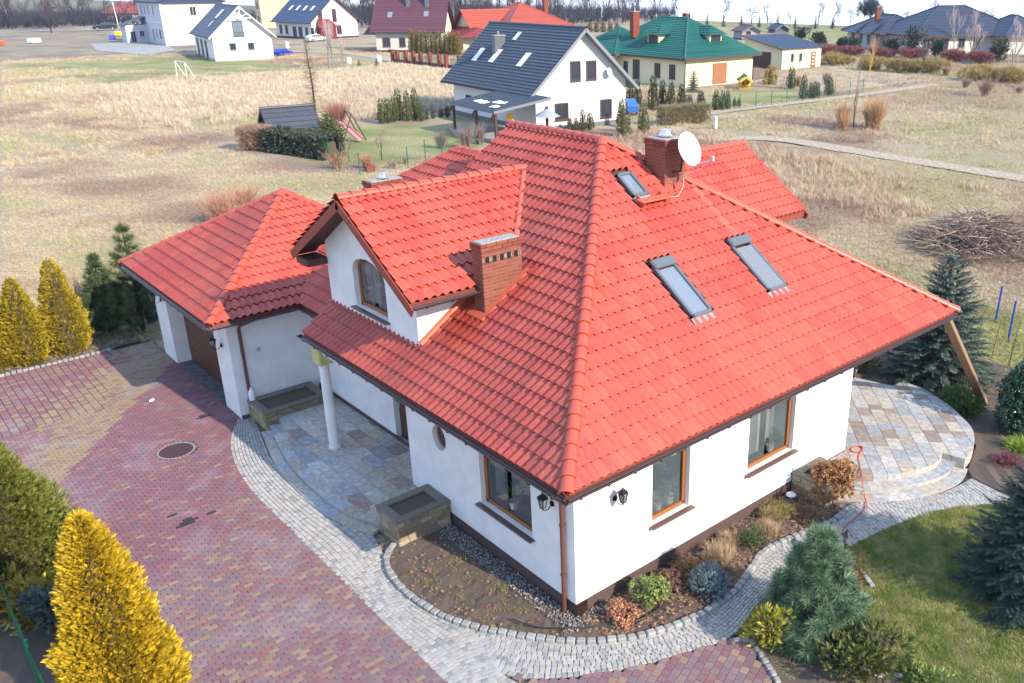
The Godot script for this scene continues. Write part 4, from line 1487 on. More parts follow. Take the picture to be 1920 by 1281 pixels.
	chimney(H, 1.08, 2.10, -4.46, -4.09, 4.62, 6.28, true)
	chimney(H, 6.20, 6.90, -4.60, -3.92, 6.55, 7.82, false)
	chimney(H, 3.36, 4.44, -13.55, -13.02, 4.9, 5.86, false)
	# satellite dish on the second chimney
	var dish := thing("satellite_dish", "round pale grey satellite dish on the chimney beside the roof ridge", "dish", Vector3(6.55, 7.62, -3.55))
	var nd := Vector3(0.06, 0.36, 0.93).normalized()
	var b := MB.new()
	var pr := []
	for i in 9:
		var t := i / 8.0
		pr.append([maxf(0.001, t * 0.36), 0.09 * t * t])
	pr.append([0.372, 0.085]); pr.append([0.36, 0.07])
	for i in range(7, -1, -1):
		pr.append([maxf(0.001, i / 8.0 * 0.36), 0.09 * pow(i / 8.0, 2) - 0.014])
	b.lathe(pr, 32, Vector3.ZERO, Vector3(1, 1, 1.1))
	var bs := aim(nd)
	put("reflector", b, M.dish, dish, Transform3D(bs, Vector3.ZERO))
	b = MB.new()
	b.tube([Vector3(-0.1, -0.55, -0.36), Vector3(-0.02, -0.52, -0.16), Vector3(-0.02, 0.0, -0.12), nd * -0.03], [0.022, 0.022, 0.022, 0.03], 7)
	put("bracket", b, M.black, dish)
	b = MB.new()
	b.tube([Vector3(0, -0.36, 0.08), Vector3(0.25, -0.22, 0.52)], [0.012, 0.012], 6)
	put("feed_arm", b, M.zinc, dish)
	b = MB.new()
	b.bev(Vector3(0.27, -0.17, 0.55), Vector3(0.07, 0.13, 0.09), 0.015)
	put("receiver", b, M.cable, dish)
	b = MB.new()
	b.tube([Vector3(0.25, -0.22, 0.52), Vector3(0.18, -0.42, 0.3), Vector3(0.02, -0.58, -0.1), Vector3(-0.1, -0.85, 0.0), Vector3(-0.35, -1.02, 0.08), Vector3(-0.62, -1.0, 0.05)], [0.009, 0.009, 0.009, 0.01, 0.01, 0.008], 6)
	put("cable", b, M.cable, dish)
	# leaning timber under the terrace corner of the roof
	var tb := thing("timber_prop", "stout leaning timber propping the roof corner beside the terrace", "post", Vector3(14.6, 0, 0.85))
	var d := Vector3(11.85, 3.28, 0.62) - Vector3(14.6, -0.1, 0.85)
	boxpart("beam", tb, "timber", d / 2 + Vector3(0, -0.05, 0), Vector3(0.26, d.length(), 0.2), 0.015, aim(d, 0.3))
	# lanterns
	lantern("black wall lantern on the shaded wall beside the near rain pipe", Vector3(-0.005, 2.26, -0.62), Vector3.LEFT)
	lantern("black wall lantern on the sunlit wall beside the single window", Vector3(1.0, 2.24, 0.005), Vector3.BACK)
	lantern("black wall lantern on the garage pillar beside the rain pipe", Vector3(-1.475, 2.05, -13.25), Vector3.LEFT)
	lantern("black wall lantern on the garage pillar beside the young pines", Vector3(-1.475, 2.05, -18.4), Vector3.LEFT)
	lantern("grey wall lantern on the house corner above the stone terrace", Vector3(8.84, 2.22, -0.12), Vector3.RIGHT)

func house_walls(H: Node3D) -> void:
	var Z := Vector3.BACK; var X := Vector3.RIGHT
	wall("wall", H, "render", Vector3(0, 0, 0), X, rect(0, 8.83, 0.32, 3.29), [rect(2.0, 3.07, 1.18, 2.58), rect(4.94, 6.57, 1.18, 2.6)])
	var oval := []
	for k in 20:
		oval.append([1.37 + 0.27 * cos(TAU * k / 20), 2.08 + 0.30 * sin(TAU * k / 20)])
	wall("wall", H, "render", Vector3(0, 0, -5.92), Z, rect(0, 5.92, 0.32, 3.29), [rect(2.9, 4.63, 1.16, 2.6), oval])
	wall("wall", H, "render", Vector3(0.86, 0, -12.69), Z, rect(0, 6.77, 0.31, 3.27), [rect(4.5, 5.55, 0.31, 2.42)])
	wall("wall", H, "render", Vector3(0.86, 0, -5.92), Vector3.LEFT, rect(0, 0.86, 0.31, 3.27), [])
	wall("wall", H, "render", Vector3(8.83, 0, 0), Vector3.FORWARD, rect(0, 9.1, 0.32, 3.29), [rect(2.0, 4.4, 0.33, 2.5)])
	wall("wall", H, "render", Vector3(-1.46, 0, -12.69), X, rect(0, 2.32, 0.0, 2.97), [])
	wall("wall", H, "render", Vector3(-1.46, 0, -19.18), Z, rect(0, 6.49, -0.2, 2.97), [rect(1.18, 5.36, -0.15, 2.4)], 0.44)
	wall("wall", H, "render", Vector3(5.5, 0, -19.18), Vector3.LEFT, rect(0, 6.96, 0.0, 3.0), [])
	wall("wall", H, "render", Vector3(10.6, 0, -17.2), Vector3.LEFT, rect(0, 6.0, 0.0, 3.1), [])
	wall("wall", H, "render", Vector3(10.6, 0, -9.1), Vector3.FORWARD, rect(0, 8.1, 0.0, 3.1), [])
	# dormer
	var arch := [[1.31, 0.36], [2.79, 0.36], [2.79, 1.25]]
	for k in range(1, 8):
		arch.append([2.05 + 0.74 * cos(PI * k / 8), 1.25 + 0.36 * sin(PI * k / 8)])
	arch.append([1.31, 1.25])
	wall("dormer_wall", H, "render", Vector3(0, 3.93, -9.08), Z, [[0, -0.2], [4.05, -0.2], [4.05, 1.72], [2.03, 2.95], [0, 1.72]], [arch])
	wall("dormer_wall", H, "render", Vector3(0, 3.93, -5.03), X, [[0, 0.0], [2.05, 1.36], [2.05, 1.75], [0, 1.72]], [])
	wall("dormer_wall", H, "render", Vector3(2.05, 3.93, -9.08), Vector3.LEFT, [[0, 1.3], [2.05, -0.1], [2.05, 1.72], [0, 1.75]], [])
	wall("gable_wall", H, "render", Vector3(11.9, 3.0, -4.6), Vector3.FORWARD, [[0, 0], [4.3, 0], [4.3, 2.3], [2.15, 3.5], [0, 2.3]], [])
	# plinth
	var b := MB.new()
	for s in [[Vector3(4.42, 0.13, -0.11), Vector3(8.82, 0.38, 0.26)], [Vector3(0.14, 0.13, -2.93), Vector3(0.26, 0.38, 5.9)]]:
		b.box(s[0], s[1])
	put("plinth", b, M.plinth, H)
	b = MB.new()
	b.box(Vector3(-0.3, 0.03, -12.66), Vector3(2.3, 0.12, 0.08)); b.box(Vector3(0.845, 0.36, -8.9), Vector3(0.03, 0.1, 7.4))
	put("skirting", b, M.plinth, H)
	# windows
	var w := window(H, Vector3(2.0, 1.18, 0), X, 1.07, 1.4, 1)
	curtain(w, Vector3(2.12, 1.18, -0.3), X, 0.9, 1.36, 1.12)
	w = window(H, Vector3(4.94, 1.18, 0), X, 1.63, 1.42, 2)
	curtain(w, Vector3(5.0, 1.18, -0.32), X, 0.7, 1.4, 0.15); curtain(w, Vector3(5.95, 1.18, -0.34), X, 0.3, 1.4, 0.3)
	w = window(H, Vector3(0, 1.16, -3.02), Z, 1.73, 1.44, 2)
	curtain(w, Vector3(0.3, 1.16, -2.9), Z, 0.3, 1.4, 0.2)
	var an := window(H, Vector3(0, 4.29, -7.77), Z, 1.48, 1.24, 2, 0.16, true, "wood", 0.28)
	curtain(an, Vector3(0.3, 4.29, -7.7), Z, 0.55, 1.2, 0.1)
	pot_plant("spiky green pot plant behind the single sunlit window", Vector3(2.45, 1.22, -0.3), 1.3)
	pot_plant("leafy pot plant beside the spiky one behind the single window", Vector3(2.8, 1.22, -0.32), 1.5)
	pot_plant("trailing pot plant in a white pot behind the double window", Vector3(6.1, 1.22, -0.3), 1.5)
	pot_plant("pot plant behind the shaded double window", Vector3(0.32, 1.22, -2.3), 1.6)
	b = MB.new()   # arched head of the dormer window
	var ar := []
	for k in 9:
		ar.append(Vector3(0.16, 5.17 + 0.36 * sin(PI * k / 8), -7.03 + 0.71 * cos(PI * k / 8)))
	b.tube(ar, [0.045, 0.045, 0.045, 0.045, 0.045, 0.045, 0.045, 0.045, 0.045], 6)
	put("arched_frame", b, M.wood, an)
	# the round window
	b = MB.new()
	var ring := []; var rr := []
	for k in 21:
		ring.append(Vector3(0.14, 2.08 + 0.29 * sin(TAU * k / 20), -4.55 + 0.26 * cos(TAU * k / 20))); rr.append(0.035)
	b.tube(ring, rr, 6)
	var ow := put("oval_window", b, M.wood, H)
	b = MB.new()
	b.out(ring.slice(0, 20), Vector3.LEFT)
	put("pane", b, M.bglass, ow)
	# entrance door
	var door := boxpart("door", H, "darkwood", Vector3(1.03, 1.36, -7.66), Vector3(0.06, 2.1, 1.03), 0.008)
	for j in 3:
		for i in 2:
			boxpart("door_panel", door, "darkwood", Vector3(0.99, 0.68 + j * 0.62, -7.9 + i * 0.46), Vector3(0.03, 0.46, 0.34), 0.012)
	boxpart("door_pane", door, "bglass", Vector3(0.973, 1.9, -7.9), Vector3(0.012, 0.3, 0.22))
	b = MB.new()
	b.tube([Vector3(0.98, 1.36, -8.08), Vector3(0.93, 1.36, -8.08), Vector3(0.93, 1.36, -7.96)], [0.012, 0.012, 0.01], 6)
	b.bev(Vector3(0.985, 1.34, -8.08), Vector3(0.012, 0.24, 0.045), 0.004)
	put("handle", b, M.zinc, door)
	# garage door of wide boards
	var gd := boxpart("garage_door", H, "darkwood", Vector3(-0.99, 1.2, -15.91), Vector3(0.05, 2.4, 4.16))
	for j in 5:
		boxpart("door_panel", gd, "darkwood", Vector3(-1.02, 0.245 + j * 0.48, -15.91), Vector3(0.02, 0.465, 4.14), 0.006)
	# column with its cream head
	b = MB.new()
	b.lathe([[0.15, 0.31], [0.15, 0.37], [0.132, 0.38], [0.128, 1.6], [0.118, 2.62], [0.13, 2.64]], 24, Vector3(-0.52, 0, -8.87))
	var col := put("column", b, M.render, H)
	b = MB.new()
	b.bev(Vector3(-0.5, 2.95, -8.87), Vector3(0.42, 0.62, 0.40), 0.03)
	put("capital", b, M.cream, col)
	boxpart("beam", H, "render", Vector3(-0.48, 3.1, -7.4), Vector3(0.26, 0.32, 2.6), 0.01)
	b = MB.new()
	b.lathe([[0.0, 0.0], [0.05, 0.0], [0.06, 0.03], [0.03, 0.06], [0.0, 0.06]], 12)
	put("doorbell", b, M.cable, H, Transform3D(Basis(Vector3.RIGHT, PI / 2), Vector3(-0.72, 1.9, -12.69)))

# ---------------------------------------------------------------- terrace, porch, planters, garden
var slab_tones := [Color(0.51, 0.485, 0.45), Color(0.46, 0.46, 0.465), Color(0.54, 0.48, 0.40), Color(0.40, 0.41, 0.43), Color(0.50, 0.42, 0.345), Color(0.56, 0.535, 0.49), Color(0.38, 0.30, 0.255)]

func lay_slabs(parent: Node, called: String, poly: PackedVector2Array, y0: float, y1: float, turn: float, w: float, l: float) -> void:
	var lo := Vector2(1e9, 1e9); var hi := Vector2(-1e9, -1e9)
	var back := Transform2D(-turn, Vector2.ZERO)
	for p in poly:
		var q := back * p
		lo = lo.min(q); hi = hi.max(q)
	var fwd := Transform2D(turn, Vector2.ZERO)
	for i in ceili((hi.x - lo.x) / w):
		var y := lo.y - R(0, l)
		while y < hi.y:
			var ln: float = l * [0.62, 1.0, 1.0, 1.25][rng.randi() % 4]
			var x := lo.x + i * w
			var rc := PackedVector2Array([fwd * Vector2(x + 0.004, y + 0.004), fwd * Vector2(x + w - 0.004, y + 0.004), fwd * Vector2(x + w - 0.004, y + ln - 0.004), fwd * Vector2(x + 0.004, y + ln - 0.004)])
			for pc in Geometry2D.intersect_polygons(rc, poly):
				if pc.size() >= 3:
					var b := MB.new()
					b.col = slab_tones[rng.randi() % 7] * R(0.9, 1.1)
					b.slab(pc, y0, y1 + R(-0.002, 0.002), 0.004)
					put(called, b, M.slabs, parent)
			y += ln

func step_ring(parent: Node, called: String, outer: PackedVector2Array, inner: PackedVector2Array, y0: float, y1: float, n: int) -> void:
	for i in n:
		var pc := PackedVector2Array()
		for k in 5:
			pc.append(outer[roundi((i + k / 4.0) / n * (outer.size() - 1))])
		for k in 5:
			pc.append(inner[roundi((i + 1 - k / 4.0) / n * (inner.size() - 1))])
		var c := Vector2.ZERO
		for p in pc:
			c += p / pc.size()
		for k in pc.size():
			pc[k] = c + (pc[k] - c) * 0.988
		var b := MB.new()
		b.col = slab_tones[rng.randi() % 6] * R(0.92, 1.1)
		b.slab(pc, y1 - 0.032, y1, 0.006)
		put(called, b, M.slabs, parent)
		# the riser stands back under the nosing
		for k in 5:
			pc[k] = pc[k].lerp(pc[9 - k], 0.08)
		b = MB.new()
		b.col = slab_tones[rng.randi() % 6] * R(0.92, 1.1)
		b.slab(pc, y0, y1 - 0.033)
		put("riser", b, M.slabs, parent)

func planter(label: String, x0: float, x1: float, z0: float, z1: float, y1: float) -> Node3D:   # a trough of rough coursed stone with soil
	var o := thing("stone_planter", label, "planter", Vector3(x0, 0, z0))
	var b := MB.new()
	b.box(Vector3((x1 - x0) / 2, y1 / 2 - 0.03, (z1 - z0) / 2), Vector3(x1 - x0 - 0.04, y1 - 0.1, z1 - z0 - 0.04))
	put("core", b, M.mortar, o)
	var tone := [Color(0.44, 0.35, 0.22), Color(0.36, 0.28, 0.17), Color(0.50, 0.42, 0.29), Color(0.29, 0.24, 0.17), Color(0.40, 0.30, 0.17)]
	var rows := maxi(3, roundi(y1 / 0.12))
	for r in rows:
		var y := (r + 0.5) * y1 / rows
		for side in 4:
			var ln: float = (x1 - x0) if side < 2 else (z1 - z0)
			var s := 0.0
			while s < ln - 0.02:
				var l := minf(R(0.14, 0.34), ln - s)
				b = MB.new()
				b.col = tone[rng.randi() % 5] * R(0.85, 1.1)
				var th := 0.16
				var c := Vector3()
				var sz := Vector3()
				if side < 2:
					c = Vector3(s + l / 2, y, (0.075 if side == 0 else z1 - z0 - 0.075)); sz = Vector3(l - 0.008, y1 / rows - 0.008, th)
				else:
					c = Vector3((0.075 if side == 2 else x1 - x0 - 0.075), y, s + l / 2); sz = Vector3(th, y1 / rows - 0.008, l - 0.008)
				b.bev(c + Vector3(R(-0.008, 0.008), 0, R(-0.008, 0.008)), sz, 0.014)
				put("stone", b, M.wallstone, o)
				s += l
	b = MB.new()
	for side in 4:
		b.col = Color(0.25, 0.23, 0.18) * R(0.85, 1.1)
		if side < 2:
			b.bev(Vector3((x1 - x0) / 2, y1 + 0.02, 0.09 if side == 0 else z1 - z0 - 0.09), Vector3(x1 - x0 + 0.04, 0.06, 0.2), 0.015)
		else:
			b.bev(Vector3(0.09 if side == 2 else x1 - x0 - 0.09, y1 + 0.018, (z1 - z0) / 2), Vector3(0.2, 0.06, z1 - z0 - 0.22), 0.015)
	put("coping", b, M.wallstone, o)
	b = MB.new()
	b.box(Vector3((x1 - x0) / 2, y1 - 0.06, (z1 - z0) / 2), Vector3(x1 - x0 - 0.3, 0.1, z1 - z0 - 0.3))
	put("soil", b, M.soil, o)
	return o

func wire_fence(called: String, label: String, pts: Array, h: float, m: String, gap: float, mesh_step := 0.1, r := 0.028, cell := 0.2) -> void:
	var o := thing(called, label, "fence", Vector3(pts[0][0], 0, pts[0][1]))
	for i in pts.size() - 1:
		var a := Vector3(pts[i][0] - pts[0][0], 0, pts[i][1] - pts[0][1]); var e := Vector3(pts[i + 1][0] - pts[0][0], 0, pts[i + 1][1] - pts[0][1])
		var n := maxi(1, roundi(a.distance_to(e) / gap))
		for k in n + (1 if i == pts.size() - 2 else 0):
			var p := a.lerp(e, float(k) / n)
			var b := MB.new()
			b.tube([p + Vector3(0, -0.2, 0), p + Vector3(0, h + 0.06, 0)], [r, r], 6, true)
			put("post", b, M[m], o)
		var w := MB.new()
		var y := 0.05
		while y < h:
			w.tube([a + Vector3(0, y, 0), e + Vector3(0, y, 0)], [0.0035, 0.0035], 3)
			y += cell
		var cnt := roundi(a.distance_to(e) / mesh_step)
		for k in cnt:
			var p := a.lerp(e, float(k) / cnt)
			w.tube([p + Vector3(0, 0.04, 0), p + Vector3(0, h, 0)], [0.003, 0.003], 3)
		put("wire_mesh", w, M[m], o)

func yard() -> void:
	rng.seed = 31
	# raised terrace at the right
	var terr := Node3D.new()
	terr.name = "terrace"; terr.set_meta("kind", "structure")
	add_child(terr)
	var front := smooth_line(pv([[10.48, 1.74], [10.1, 1.86], [9.73, 1.86], [9.21, 1.72], [8.6, 1.44], [8.0, 1.0], [7.6, 0.55]]), 0.15)
	var tp := PackedVector2Array([Vector2(8.84, -0.01), Vector2(8.84, -4.5), Vector2(12.4, -4.5), Vector2(12.87, -2.16), Vector2(13.08, -1.24), Vector2(13.6, -1.23)])
	tp.append_array(smooth_line(pv([[13.61, -0.57], [13.35, 0.04], [13.09, 0.56], [12.78, 1.01], [12.32, 1.57], [11.78, 1.92], [11.19, 2.17], [10.6, 2.28]]), 0.25))
	tp.append_array(front)
	tp.append(Vector2(7.5, 0.02)); tp.append(Vector2(8.84, 0.02))
	var b := MB.new()
	var ins := Geometry2D.offset_polygon(tp, -0.03)
	b.slab(ins[0], -0.1, 0.285)
	put("bed", b, M.mortar, terr)
	lay_slabs(terr, "slab", tp, 0.01, 0.312, PI / 4, 0.36, 0.52)
	var off := func(line: PackedVector2Array, dd: float) -> PackedVector2Array:
		var o := PackedVector2Array()
		for i in line.size():
			var t := (line[mini(i + 1, line.size() - 1)] - line[maxi(i - 1, 0)]).normalized()
			o.append(line[i] + Vector2(t.y, -t.x) * dd)
		return o
	step_ring(terr, "step_slab", off.call(front, 0.33), off.call(front, -0.02), 0.0, 0.165, 9)
	step_ring(terr, "step_slab", off.call(front, 0.64), off.call(front, 0.31), -0.06, 0.03, 9)
	# porch
	var porch := Node3D.new()
	porch.name = "porch"; porch.set_meta("kind", "structure")
	add_child(porch)
	var arc := smooth_line(pv([[-0.9, -11.4], [-0.98, -11.0], [-1.25, -9.85], [-1.43, -8.4], [-1.42, -6.7], [-1.2, -5.75], [-1.05, -5.3]]), 0.12)
	var pp := PackedVector2Array([Vector2(0.86, -5.93), Vector2(0.86, -12.0), Vector2(-0.9, -12.0)])
	pp.append_array(arc)
	pp.append(Vector2(-0.01, -5.25)); pp.append(Vector2(-0.01, -5.93))
	b = MB.new()
	b.slab(Geometry2D.offset_polygon(pp, -0.03)[0], -0.1, 0.285)
	put("bed", b, M.mortar, porch)
	lay_slabs(porch, "slab", pp, 0.01, 0.31, 0.0, 0.37, 0.55)
	var off2 := func(line: PackedVector2Array, dd: float) -> PackedVector2Array:
		var o := PackedVector2Array()
		for i in line.size():
			var t := (line[mini(i + 1, line.size() - 1)] - line[maxi(i - 1, 0)]).normalized()
			o.append(line[i] + Vector2(-t.y, t.x) * dd)
		return o
	step_ring(porch, "step_slab", off2.call(arc, 0.27), off2.call(arc, -0.02), 0.0, 0.165, 11)
	step_ring(porch, "step_slab", off2.call(arc, 0.52), off2.call(arc, 0.25), -0.05, 0.035, 10)
	planter("long weathered stone planter of dark soil against the garage wall", -1.25, 0.55, -12.62, -11.45, 0.5)
	planter("short buff stone planter of dark soil beside the porch floor", -1.32, -0.02, -5.22, -4.28, 0.6)
	planter("stone planter overgrown by a reddish shrub beside the terrace steps", 6.62, 7.7, 0.02, 1.0, 0.52)
	# manhole
	var mh := thing("manhole_cover", "round rusty manhole cover in the block-paved driveway", "manhole", Vector3(-3.42, 0, -12.05))
	b = MB.new()
	b.lathe([[0.40, -0.03], [0.40, 0.004], [0.36, 0.006], [0.355, -0.002], [0.0, -0.001]], 36)
	put("lid", b, mat("rust", Color(0.11, 0.045, 0.045), 0.7, M.brick.albedo_texture, 3.0), mh)
	b = MB.new()
	b.col = Color(0.4, 0.4, 0.4)
	for k in 30:
		b.bev(Vector3(cos(TAU * k / 30) * 0.435, -0.004, sin(TAU * k / 30) * 0.435), Vector3(0.05, 0.03, 0.075), 0.008, Basis(Vector3.UP, -TAU * k / 30))
	put("stone_ring", b, M.sett, mh)
	# a white bottle and litter
	var bt := thing("white_jug", "white plastic jug standing on the end of the long planter", "jug", Vector3(-1.15, 0.56, -12.5))
	b = MB.new()
	b.lathe([[0.0, 0.0], [0.08, 0.0], [0.085, 0.2], [0.06, 0.28], [0.03, 0.31], [0.03, 0.36], [0.0, 0.36]], 14)
	put("body", b, M.white, bt)
	tag(part("crumpled_paper", self, "white", func(m: MB): m.bev(Vector3(-2.95, 0.03, -15.6), Vector3(0.16, 0.06, 0.11), 0.025, Basis(Vector3.UP, 0.7))), "crumpled white paper lying on the driveway before the garage", "litter")
	tag(part("dead_leaf", self, "timber", func(m: MB): m.bev(Vector3(-1.75, 0.012, -14.2), Vector3(0.26, 0.02, 0.16), 0.008, Basis(Vector3.UP, 0.4))), "brown dead leaf lying in the shade before the garage door", "leaf")
	# pebbles along the walls
	var ts := []; var cs := []
	for i in 2600:
		var p := Vector2(R(-0.42, -0.03), R(-4.2, 0.3)) if i % 2 else Vector2(R(-0.3, 7.0), R(0.05, 0.34))
		if i % 2 == 0 and p.x > 0.9 and p.x < 5.2 and rng.randf() < 0.8:
			continue
		ts.append(Transform3D(aim(Vector3(R(-1, 1), R(-1, 1), R(-1, 1)), R(0, TAU)).scaled(Vector3.ONE * R(0.015, 0.034)), Vector3(p.x, R(0.05, 0.085), p.y)))
		var v := R(0.08, 0.34)
		cs.append(Color(v, v * 1.0, v * 1.02))
	tag(many("gravel", mesh_of.pebble, M.pebble, ts, cs), "grey pebbles strewn along the foot of the house walls", "gravel")
	# fallen leaves and dry litter in the sunny half of the bed
	ts = []; cs = []
	var edge := smooth_line(pv(bed_edge), 0.2)
	var bed := PackedVector2Array([Vector2(-0.02, -4.3)])
	bed.append_array(edge); bed.append_array(PackedVector2Array([Vector2(7, 0), Vector2(0, 0)]))
	for i in 9000:
		var p := Vector2(R(-1.9, 7.0), R(-4.2, 1.5))
		if not Geometry2D.is_point_in_polygon(p, bed):
			continue
		var sunny := p.y > 0.05 and p.x > 0.0
		if not sunny and rng.randf() < 0.85:
			continue
		ts.append(Transform3D(aim(Vector3(R(-0.6, 0.6), 1, R(-0.6, 0.6)), R(0, TAU)).scaled(Vector3(1, 0.5, 1) * R(0.03, 0.07)), Vector3(p.x, R(0.05, 0.1), p.y)))
		cs.append(mixc(Color(0.30, 0.16, 0.07), Color(0.46, 0.33, 0.18), rng.randf()) if rng.randf() < 0.8 else Color(0.40, 0.10, 0.08))
	tag(many("leaf_litter", mesh_of.leaves, M.leaf, ts, cs), "brown fallen leaves covering the sunlit flower bed", "leaves")
	ts = []; cs = []
	for i in 420:
		var p := Vector2(R(-1.7, -0.3), R(-3.4, 0.3))
		if patch.get_noise_2d(p.x * 30, p.y * 30) < 0.12 or not Geometry2D.is_point_in_polygon(p, bed):
			continue
		ts.append(Transform3D(Basis(Vector3.UP, R(0, TAU)).scaled(Vector3.ONE * R(0.8, 1.4)), Vector3(p.x, 0.05, p.y)))
		cs.append(mixc(Color(0.12, 0.15, 0.03), Color(0.28, 0.24, 0.09), rng.randf()))
	for i in 260:   # moss and grass where the garage pipe drips and in the far paving joints
		var p := Vector2(-1.22 + R(-0.22, 0.2), -12.0 + R(-0.45, 0.4)) if i < 110 else Vector2(R(-6.9, -3.4), R(-20.5, -16.5))
		if i >= 110:
			p.x = -7.0 + roundf((p.x + 7.0) / 0.206) * 0.206 + 0.0
		ts.append(Transform3D(Basis(Vector3.UP, R(0, TAU)).scaled(Vector3.ONE * R(0.35, 0.7)), Vector3(p.x, 0.0, p.y)))
		cs.append(mixc(Color(0.05, 0.075, 0.015), Color(0.16, 0.17, 0.05), rng.randf()))
	tag(many("weeds", mesh_of.lawn, M.blade, ts, cs), "sparse weeds in the bare bed and the paving joints", "weeds")
	# plants of the bed
	bush("rose_bush", "green leafy rose bush at the foot of the sunlit wall", Vector3(1.35, 0.03, 0.72), 0.62, 0.42, 420, 0.09, Color(0.10, 0.15, 0.03), Color(0.26, 0.30, 0.08))
	bush("red_leaf_bush", "low bush of red and orange leaves beside the near house corner", Vector3(0.62, 0.03, 0.62), 0.34, 0.36, 380, 0.08, Color(0.34, 0.09, 0.07), Color(0.46, 0.27, 0.13))
	bush("blue_dwarf_spruce", "round blue-grey dwarf spruce at the edge of the light path", Vector3(2.42, 0.0, 1.18), 0.62, 0.46, 1500, 0.11, Color(0.11, 0.18, 0.19), Color(0.25, 0.35, 0.37), "shoot", "needle", "", 0.2)
	bush("purple_bush", "low dark purple leafed bush behind the blue dwarf spruce", Vector3(2.75, 0.02, 0.85), 0.3, 0.4, 380, 0.09, Color(0.12, 0.025, 0.045), Color(0.28, 0.08, 0.09))
	bush("brown_bush", "brown withered bush between the rose bush and the dry grasses", Vector3(2.0, 0.02, 0.6), 0.35, 0.36, 380, 0.08, Color(0.10, 0.05, 0.045), Color(0.25, 0.13, 0.09))
	bush("orange_heath", "low orange-brown heath along the sunlit plinth", Vector3(2.6, 0.02, 0.42), 0.24, 0.42, 420, 0.07, Color(0.36, 0.16, 0.05), Color(0.46, 0.30, 0.12), "twigs", "blade")
	bush("green_cushion", "dark green cushion shrub at the path edge before the dry grasses", Vector3(4.35, 0.0, 0.72), 0.34, 0.38, 900, 0.08, Color(0.05, 0.09, 0.03), Color(0.12, 0.17, 0.06), "shoot", "needle")
	bush("olive_heath", "yellow-olive heath beside the planter with the reddish shrub", Vector3(5.6, 0.02, 0.4), 0.26, 0.5, 600, 0.08, Color(0.26, 0.21, 0.05), Color(0.40, 0.32, 0.11), "twigs", "blade")
	bush("brown_mat", "flat brown mat of heath at the bend of the path", Vector3(6.0, 0.0, 0.95), 0.2, 0.42, 520, 0.08, Color(0.17, 0.11, 0.06), Color(0.28, 0.18, 0.09), "twigs", "blade")
	for e in [[3.35, 0.62, 0.55, 0.7, "tall tuft of straw-coloured ornamental grass beside the sunlit wall"], [4.9, 0.72, 0.4, 0.6, "spreading tuft of greyish dry grass behind the green cushion shrub"], [3.9, 0.35, 0.4, 0.5, "small straw-coloured grass tuft close to the plinth"], [5.3, 0.35, 0.35, 0.4, "pale grass tuft beside the olive heath"]]:
		var o := thing("dry_grass_tuft", e[4], "grass", Vector3(e[0], 0.03, e[1]))
		var gt := []; var gc := []
		for i in 70:
			var a := R(0, TAU); var rr: float = R(0, 1) * e[3] * 0.42
			gt.append(Transform3D(aim(Vector3(cos(a) * rr * 1.6, 1, sin(a) * rr * 1.6), R(0, TAU)).scaled(Vector3(0.5, 1, 0.5) * e[2] * R(0.7, 1.15)), Vector3(cos(a) * rr, 0, sin(a) * rr)))
			gc.append(mixc(Color(0.36, 0.24, 0.14), Color(0.56, 0.43, 0.28), rng.randf()))
		many("blades", mesh_of.grass, M.blade, gt, gc, o)
	bush("berry_shrub", "reddish-brown berry shrub sprawling over the planter by the terrace", Vector3(7.15, 0.1, 0.85), 0.85, 0.62, 1300, 0.085, Color(0.22, 0.06, 0.03), Color(0.42, 0.24, 0.09))
	twig_bush("bare tangled stems lying over the planter by the terrace", Vector3(7.3, 0.5, 0.4), 0.35, 1.2, 30, Color(0.16, 0.11, 0.08), Color(0.30, 0.22, 0.16), "", "tangled_stems")
	# lawn corner: pine, yew, dark shrub, brown dome, garden lamp
	bumpy("planting_bed", pv([[1.95, 2.6], [2.95, 2.1], [4.05, 1.98], [5.2, 2.2], [5.25, 2.8], [4.5, 3.4], [3.6, 4.4], [2.9, 5.2], [1.0, 5.0], [1.5, 3.7]]), 0.2, 0.0, 0.05, M.soil)
	var pine := thing("blue_pine", "bushy blue-green pine with long needles in the lawn corner", "tree", Vector3(3.0, 0, 3.25))
	trunk(pine, 1.7, 0.06)
	core(pine, 1.9, 0.85, cone_prof, Color(0.085, 0.065, 0.045), 0.4)
	var nt := []; var nc := []
	for k in 210:   # branch ends, each a plume of needle tufts
		var t := pow(R(0.0, 1.0), 1.3); var a := k * 2.4 + R(-0.3, 0.3)
		var rr := 1.08 * minf(1.0, 0.8 + t * 1.5) * pow(1.0 - t * 0.97, 0.72) * R(0.75, 1.05)
		var d := Vector3(cos(a), 0.9 + t, sin(a)).normalized()
		var tip := Vector3(cos(a) * rr, 0.1 + t * 2.1, sin(a) * rr)
		for j in 11:
			var q := tip - d * R(0.0, 0.42) + Vector3(R(-1, 1), R(-1, 1), R(-1, 1)) * 0.04
			nt.append(Transform3D(aim(d + Vector3(R(-0.5, 0.5), R(-0.3, 0.5), R(-0.5, 0.5)), R(0, TAU)).scaled(Vector3.ONE * R(0.19, 0.28)), q))
			nc.append(mixc(Color(0.05, 0.11, 0.055), Color(0.21, 0.32, 0.17), R(0.1, 1.0)))
	many("crown", mesh_of.tuft, M.needle, nt, nc, pine)
	bush("golden_yew", "small yellow-tipped yew beside the bushy blue-green pine", Vector3(2.1, 0, 2.95), 0.75, 0.42, 620, 0.14, Color(0.10, 0.12, 0.015), Color(0.48, 0.42, 0.05), "fan", "leaf", "", 0.7)
	bush("dark_yew", "spreading dark green shrub at the foot of the blue-green pine", Vector3(2.75, 0, 4.35), 0.7, 0.85, 1700, 0.13, Color(0.035, 0.055, 0.012), Color(0.16, 0.17, 0.035), "fan", "leaf", "", 0.4)
